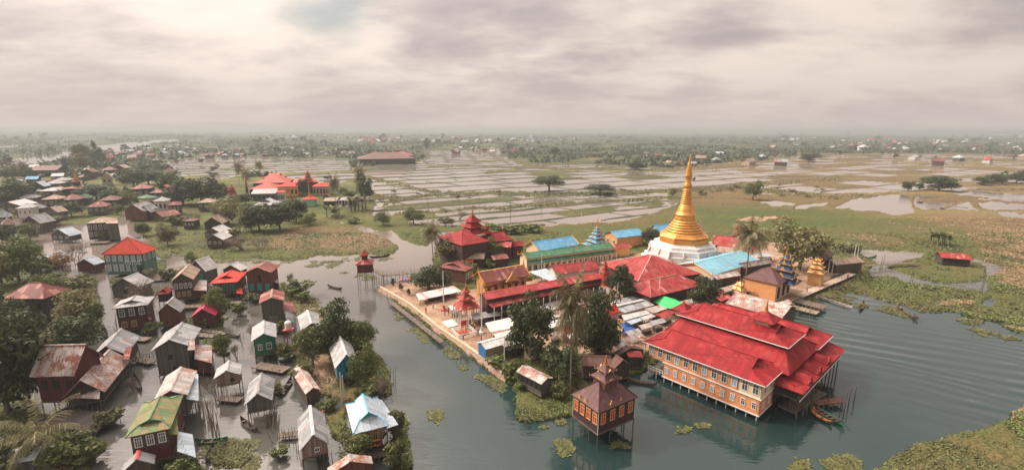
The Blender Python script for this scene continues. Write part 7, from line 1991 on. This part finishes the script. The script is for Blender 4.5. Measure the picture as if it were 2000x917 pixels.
TL += [
 ('bare', 345, 700, 655, 34, 'bare shrub behind the tall grey plank house'), ('weedbush', 300, 650, 628, 30, 'weedy tuft below the narrow russet hut'), ('bare', 500, 660, 618, 30, 'bare twigs behind the bright green hut'), ('bush', 470, 612, 588, 28, 'bush between the orange red and grey board houses'),
 ('weedbush', 556, 650, 624, 30, 'weeds at the back of the white water tank'), ('bare', 410, 765, 728, 30, 'bare brush left of the small pale hut'), ('weedbush', 540, 770, 748, 26, 'weeds on the narrow plank landing'), ('bare', 262, 760, 722, 30, 'bare brush right of the rust streaked low roof'),
 ('weedbush', 215, 830, 800, 44, 'weeds beside the dark work platform'), ('bush', 235, 560, 540, 22, 'small bush left of the light roofed grey hut'), ('weedbush', 330, 545, 522, 30, 'weeds behind the tan roofed house'), ('bare', 350, 610, 575, 30, 'bare twigs right of the tiny shrine hut'),
 ('weedbush', 495, 590, 570, 24, 'weeds in front of the red brick house'), ('bush', 640, 800, 776, 34, 'bush left of the bleached poles'), ('weedbush', 545, 890, 868, 34, 'weeds in the channel left of the bottom centre hut'), ('bush', 205, 520, 498, 20, 'shrub at the left corner of the red hipped house'),
 ('broad', 60, 470, 436, 34, 'tree on the left inlet below the steep grey gable'), ('dark', 12, 480, 440, 44, 'dark tree at the left edge of the inlet'), ('olive', 205, 470, 448, 20, 'shrub beside the two storey dark house'), ('broad', 375, 520, 492, 22, 'small tree on the shore right of the red hipped house'),
]
NM = {'palm': 'coconut_palm', 'palm_low': 'coconut_palm', 'banana': 'banana_plant', 'bush': 'bush', 'weedbush': 'bush', 'bare': 'bare_tree', 'cone': 'clipped_tree'}
for k, x, y, t_, w_, lb in TL:
    zb = G if (830 < x < 1620 and y > 470 and not (x > 990 and y > 715)) else 0.1
    tree(k, x, y, t_, w_, lb, None, NM.get(k, 'leafy_tree'), zb, cat='plant' if k == 'banana' else ('bush' if 'bush' in k else 'tree'))

# ------------------------------------------------------------------ far villages: each house a thing, seen very small
def far_house_mesh(rm_, wl, kind, w=1.0, d=1.4, h=.55, r=.38):
    b = MB(); b.cur = 1
    hw, hd = w * .44, d * .44
    b.box((0, 0, h / 2), (2 * hw, 2 * hd, h)); 
    if kind == 'g':
        for s in (-1, 1): b.face([(-hw, s * hd, h), (hw, s * hd, h), (0, s * hd, h + r * .9)])
    b.cur = 0; rr_, _, _ = roof_shapes(kind, w, d, h, h + r, .05)
    n = len(b.v); b.v += rr_.v; b.f += [tuple(i + n for i in f) for f in rr_.f]; b.mi += [0] * len(rr_.f)
    b.cur = 1
    for s in (-1, 1): b.box((s * hw * .5, -hd - .005, h * .55), (.16, .02, .24))
    return b.mesh('house', [rm_, wl])
FR = dict(white=(tin_white, white_wall), grey=(tin_grey, wood_grey), red=(tin_redbrown, wood_brown), brown=(tin_brown, wood_dark), bright=(tin_orange, white_wall), blue=(tin_blue, wood_grey), tan=(tin_tan, beige_wall))
FM = {(c, k): far_house_mesh(*FR[c], k, d=1.0 + .5 * (k == 'g')) for c in FR for k in 'gh'}
ADJ = dict(white='white roofed', grey='grey roofed', red='rusty red roofed', brown='dark brown roofed', bright='bright red roofed', blue='bluish roofed', tan='tan roofed')
rf = random.Random(21)
def far_house(x, y, wpx, c, lb, grp, k=None):
    p = P(x, y, .2); s = wpx / CF * p.y
    k = k or rf.choice('gh')
    return tag(place('distant_house', FM[(c, k)], None, p, rf.uniform(-.6, .6) + rf.choice((0, math.pi / 2)), (s * rf.uniform(.85, 1.3), s, s * rf.uniform(.8, 1.1))), lb, 'house', grp)
for x0, x1, y0, y1, n, wp, pal, where in (
 (212, 400, 286, 308, 40, 10, 'brown grey brown red blue', 'in the riverside village, upper left'),
 (400, 484, 288, 310, 20, 9, 'brown grey red blue', 'in the village edge left of the long tree row'),
 (484, 690, 292, 306, 34, 8, 'brown grey white brown tan', 'in the dark hamlet beyond the red monastery'),
 (484, 690, 264, 273, 30, 7, 'grey white tan red', 'in the hazy village above the long tree row'),
 (700, 900, 268, 280, 34, 8, 'red white bright tan red', 'in the pink roofed far town, left half'),
 (900, 1064, 268, 281, 30, 8, 'red white tan grey', 'in the pink roofed far town, right half'),
 (878, 1046, 289, 300, 20, 9, 'white tan grey red', 'in the hamlet along the far paddies'),
 (1062, 1130, 270, 278, 8, 7, 'red white', 'at the far edge of the plain, centre'),
 (1470, 1640, 264, 292, 14, 8, 'grey white tan', 'scattered in the hazy plain right of the spire'),
 (1640, 1830, 264, 294, 34, 8, 'grey red white brown tan', 'in the right far village, left half'),
 (1830, 2010, 264, 298, 36, 9, 'grey brown white red blue', 'in the right far village, right half'),
 (0, 130, 342, 425, 30, 19, 'grey brown blue tan', 'crowded at the far left by the river'),
 (110, 245, 318, 352, 20, 13, 'brown red grey', 'crowded below the poplars'),
):
    pal = pal.split()
    for i in range(n):
        x, y = rf.uniform(x0, x1), y0 + (y1 - y0) * rf.random() ** .8
        c = rf.choice(pal); g_ = '%s houses %s' % (ADJ[c], where)
        far_house(x, y, wp * .85 * rf.uniform(.7, 1.3) * (.6 + .4 * (y - y0) / (y1 - y0)), c, 'tiny %s house %s' % (ADJ[c], where), g_)
for x, y, w_, c, lb in ((1261, 303, 9, 'white', 'white roofed field hut, upper of a stacked pair left of the spire'), (1262, 309, 10, 'grey', 'grey field hut below the white roofed one left of the spire'), (1285, 307, 10, 'red', 'reddish field hut left of the spire'), (1298, 308, 9, 'white', 'small white field hut left of the spire'),
    (1196, 319, 12, 'grey', 'grey field hut at the edge of the paddies'), (1181, 314, 9, 'tan', 'tan field hut at the edge of the paddies'), (1307, 322, 12, 'tan', 'pale field hut just left of the spire tip'), (1352, 324, 15, 'grey', 'grey field hut just right of the spire tip'), (1368, 316, 18, 'white', 'double white roofed hut right of the spire tip'),
    (1398, 318, 18, 'grey', 'grey hut with a bush right of the spire'), (1404, 304, 14, 'blue', 'blue grey hut farther back right of the spire'), (1462, 323, 22, 'tan', 'tall tan hut standing in the paddies'), (1488, 311, 14, 'blue', 'hut with a blue wall in the paddies'), (1524, 323, 22, 'grey', 'wide grey hut on the water in the right paddies'),
    (1783, 312, 13, 'white', 'white house with pink roof alone at the right paddies'), (1831, 322, 18, 'red', 'low red shed at the right paddies'), (1872, 315, 18, 'blue', 'blue roofed house at the right paddies'), (1928, 319, 18, 'bright', 'yellow and red house at the right paddies'), (1998, 312, 18, 'white', 'white house at the right edge of the paddies'),
    (1354, 350, 9, 'grey', 'little blue grey pump hut standing in the water by the spire'), (1700, 276, 8, 'bright', 'bright yellow house in the hazy right plain'), (1748, 279, 10, 'bright', 'coral roofed house in the hazy right plain'), (1664, 293, 20, 'brown', 'dark red hall at the left of the right far village'), (1684, 295, 22, 'white', 'pale double house at the left of the right far village')):
    far_house(x, y, w_ * .72, 'tan' if c == 'white' and rf.random() < .6 else c, lb, None)

# far trees
ft = random.Random(5)
def far_trees(x0, x1, y0, y1, n, hp, lb, kinds=('far', 'far', 'farcol', 'far_olive'), wr=1.1):
    for i in range(int(n * .68)):
        x, y = ft.uniform(x0, x1), ft.uniform(y0, y1)
        h_ = hp * ft.uniform(.6, 1.3)
        k = ft.choice(kinds)
        tree(k, x, y, y - h_, h_ * (wr if k != 'farcol' else .6) * ft.uniform(.8, 1.4), lb, lb.replace('tree', 'trees', 1), 'distant_tree', .1, None, 'tree', False)
far_trees(-60, 90, 268, 278, 14, 9, 'hazy tree at the far left horizon')
far_trees(484, 640, 277, 285, 26, 9, 'tree in the long dark row beyond the paddies', ('far',))
far_trees(205, 480, 282, 312, 34, 10, 'tree among the riverside village houses')
far_trees(484, 700, 292, 308, 30, 11, 'tree among the dark hamlet beyond the red monastery')
far_trees(700, 1060, 266, 284, 34, 9, 'tree in the pink roofed far town')
far_trees(880, 1050, 288, 302, 14, 11, 'tree in the hamlet along the far paddies')
far_trees(690, 730, 300, 318, 8, 16, 'tree at the left end of the far dark monastery')
far_trees(1060, 1480, 268, 296, 46, 6, 'hazy tree on the central far plain', wr=1.6)
far_trees(1480, 2020, 262, 300, 70, 8, 'tree in the right far village', wr=1.3)
far_trees(1540, 2010, 300, 312, 16, 9, 'tree at the edge of the right paddies')
far_trees(1150, 1540, 300, 326, 16, 8, 'bush on the bank behind the middle paddies', wr=1.6)
far_trees(0, 250, 322, 425, 74, 19, 'tree among the crowded left houses', wr=1.0)
far_trees(240, 440, 316, 350, 18, 13, 'tree on the green fields behind the wooded rise')
far_trees(80, 120, 290, 298, 7, 9, 'tree on the green spit beside the river')
far_trees(1040, 1300, 372, 380, 14, 6, 'scrub on the dike behind the temple', ('far_olive',), 2.2)
far_trees(1340, 1640, 366, 386, 22, 6, 'scrub on the dike right of the stupa', ('far_olive',), 2.2)
far_trees(690, 1100, 374, 392, 14, 5, 'scrub on the near paddy dike', ('far_olive', 'far'), 2.2)
# the farthest woods read as one mass along the horizon
n_ = 3600; xs_ = rng.uniform(-500, 2500, n_); ys_ = 255.6 + 0.0035 * (xs_ - 1000) + 1.2 + 16 * rng.random(n_) ** 1.7
keep = fbm(xs_ / 60, ys_ / 3.0, 91, 3) > np.where(ys_ < 262, .42, .52); xs_, ys_ = xs_[keep], ys_[keep]
vs, qs = [], []
for x, y in zip(xs_, ys_):
    p = P(float(x), float(y), 0); hh = rng.uniform(6, 13); ww = rng.uniform(10, 34)
    for j in range(6):
        c_ = (p.x + rng.normal() * ww * 1.2, p.y + rng.normal() * ww * .5, hh * rng.uniform(.2, .8)); s = hh * .42
        a = rng.normal(size=3); a[2] *= .4; a /= np.linalg.norm(a); b_ = np.cross(a, (0, 0, 1.0)); b_ /= np.linalg.norm(b_)
        c_ = np.array(c_); i0 = len(vs); k_ = np.array((0, 0, s * .8))
        vs += [c_ - b_ * s - k_ * .6, c_ + b_ * s - k_, c_ + b_ * s * .8 + k_ * .8, c_ - b_ * s * .7 + k_]; qs.append((i0, i0 + 1, i0 + 2, i0 + 3))
tag(place('far_woods', raw_mesh('far_woods', np.array(vs), np.array(qs), lf_far)), 'hazy band of woods along the horizon', 'woods', kind='stuff')

# ------------------------------------------------------------------ grass, reeds, water weed
def tufts(name, label, mat, sel, n, smin, smax, flat=False, blades=3, up=1.0):
    yy, xx = np.nonzero(sel)
    k = rng.choice(len(yy), min(n, len(yy) * 2))
    px, py = xx[k] + X0 + rng.random(len(k)), yy[k] + Y0 + rng.random(len(k))
    ux, uy = (px - 1000) * cr + (py - 458.5) * sr, -(px - 1000) * sr + (py - 458.5) * cr
    u, v = ux / CF, uy / CF
    t_ = CH / (sp + v * cp)
    x, y = u * t_, (cp - v * sp) * t_
    z = np.maximum(HT[yy[k], xx[k]], 0.0) if not flat else np.full(len(k), .05)
    sc_ = np.clip((np.hypot(x, y) / 110) ** .4, .8, 1.4)
    vs, m = [], len(k)
    out_v, out_q = [], []
    for b_ in range(blades):
        a = rng.uniform(0, 6.283, m); s = rng.uniform(smin, smax, m) * sc_
        h = s * (rng.uniform(.15, .55, m) * up if not flat else .1)
        ca, sa = np.cos(a), np.sin(a)
        ox, oy = x + rng.normal(size=m) * s * .6, y + rng.normal(size=m) * s * .6
        lx, ly = -sa * s, ca * s
        w = s * .45
        q = np.stack([np.stack([ox - ca * w, oy - sa * w, z - .05 * (not flat)], -1), np.stack([ox + ca * w, oy + sa * w, z - .05 * (not flat)], -1),
                      np.stack([ox + ca * w * .5 + lx, oy + sa * w * .5 + ly, z + h], -1), np.stack([ox - ca * w * .5 + lx, oy - sa * w * .5 + ly, z + h * .8], -1)], 1).reshape(-1, 3)
        out_v.append(q)
    v_ = np.concatenate(out_v); q_ = np.arange(len(v_)).reshape(-1, 4)
    return tag(place(name, raw_mesh(name, v_, q_, mat)), label, name.replace('_', ' '), kind='stuff')
green_ok = (HT > .08) & (earth < .35) & (gx > -60) & (gx < 2060)
tufts('marsh_grass', 'short green marsh grass covering the banks and islets', lf_weed, green_ok & (gy > 455) & (gy < 930), 60000, .16, .42)
tufts('marsh_plants', 'lush broad leaved marsh plants', lf_mid, green_ok & (gy > 455) & (gy < 930) & (fbm(wx / 9, wy / 9, 51, 3) > .58), 26000, .2, .45, False, 3, 1.6)
tufts('dry_grass', 'straw coloured grass in patches', lf_straw, green_ok & (gy > 425) & (gy < 930) & ~(blur(pad, 2) > .3) & (dry + (fbm(wx / 12, wy / 12, 61, 3) - .5) > .62), 30000, .16, .42)
weed = np.zeros((HH, WW), bool)
for p in ([(1880, 620), (1960, 632), (2010, 650), (2010, 668), (1940, 660), (1890, 640)], [(860, 668), (930, 715), (975, 745), (1015, 760), (1000, 772), (930, 735), (880, 700)], [(610, 510), (690, 520), (700, 545), (660, 540)], [(690, 528), (740, 545), (700, 548)],
          [(1160, 848), (1250, 840), (1260, 862), (1190, 872)], [(1280, 842), (1376, 828), (1380, 846), (1300, 860)], [(1085, 862), (1140, 858), (1150, 885), (1100, 890)], [(1200, 900), (1300, 880), (1330, 917), (1200, 917)], [(760, 590), (800, 625), (850, 668), (835, 672), (775, 625)],
          [(1600, 570), (1700, 590), (1800, 614), (1790, 622), (1690, 602), (1600, 584)], [(835, 800), (870, 805), (865, 822), (840, 815)], [(1545, 905), (1660, 890), (1680, 917), (1550, 917)], [(560, 545), (600, 575), (650, 612), (640, 616), (590, 585)], [(400, 860), (500, 862), (500, 915), (405, 912)],
          [(1015, 800), (1065, 826), (1115, 815), (1130, 795), (1140, 810), (1110, 828), (1060, 836), (1010, 815)], [(370, 560), (440, 590), (450, 640), (400, 650)], [(330, 495), (560, 512), (760, 497), (770, 505), (600, 520), (420, 515)]):
    weed |= fill(p)
weed &= (fbm(wx / 3.2, wy / 3.2, 71, 3) > .59)
tufts('water_weed', 'patches of floating water weed', lf_weed, weed & (HT < .06), 6500, .25, .6, True, 3)
tufts('water_weed', 'tufts of weed growing out of the shallows', lf_weed, weed & (HT < .06), 5000, .25, .5, False, 2)

sel = (gy > 261) & (gy < 345) & ~(blur(pad, 2) > .2) & (HT > .05) & (gx > -80) & (gx < 2080) & (fbm(gx / 34, gy / 3.2, 95, 4) > .53)
tufts('field_scrub', 'low dark scrub and hedges scattered over the far plain', lf_far, sel, 16000, 1.6, 4.2, False, 3, 2.4)
sel = dike & (gx > 680) & (gx < 1700) & (HT > .05) & (fbm(gx / 14, gy / 5, 97, 3) > .45)
tufts('dike_reeds', 'reeds growing along the broad dikes', lf_olive, sel, 4000, .3, .8, False, 3, 2.0)
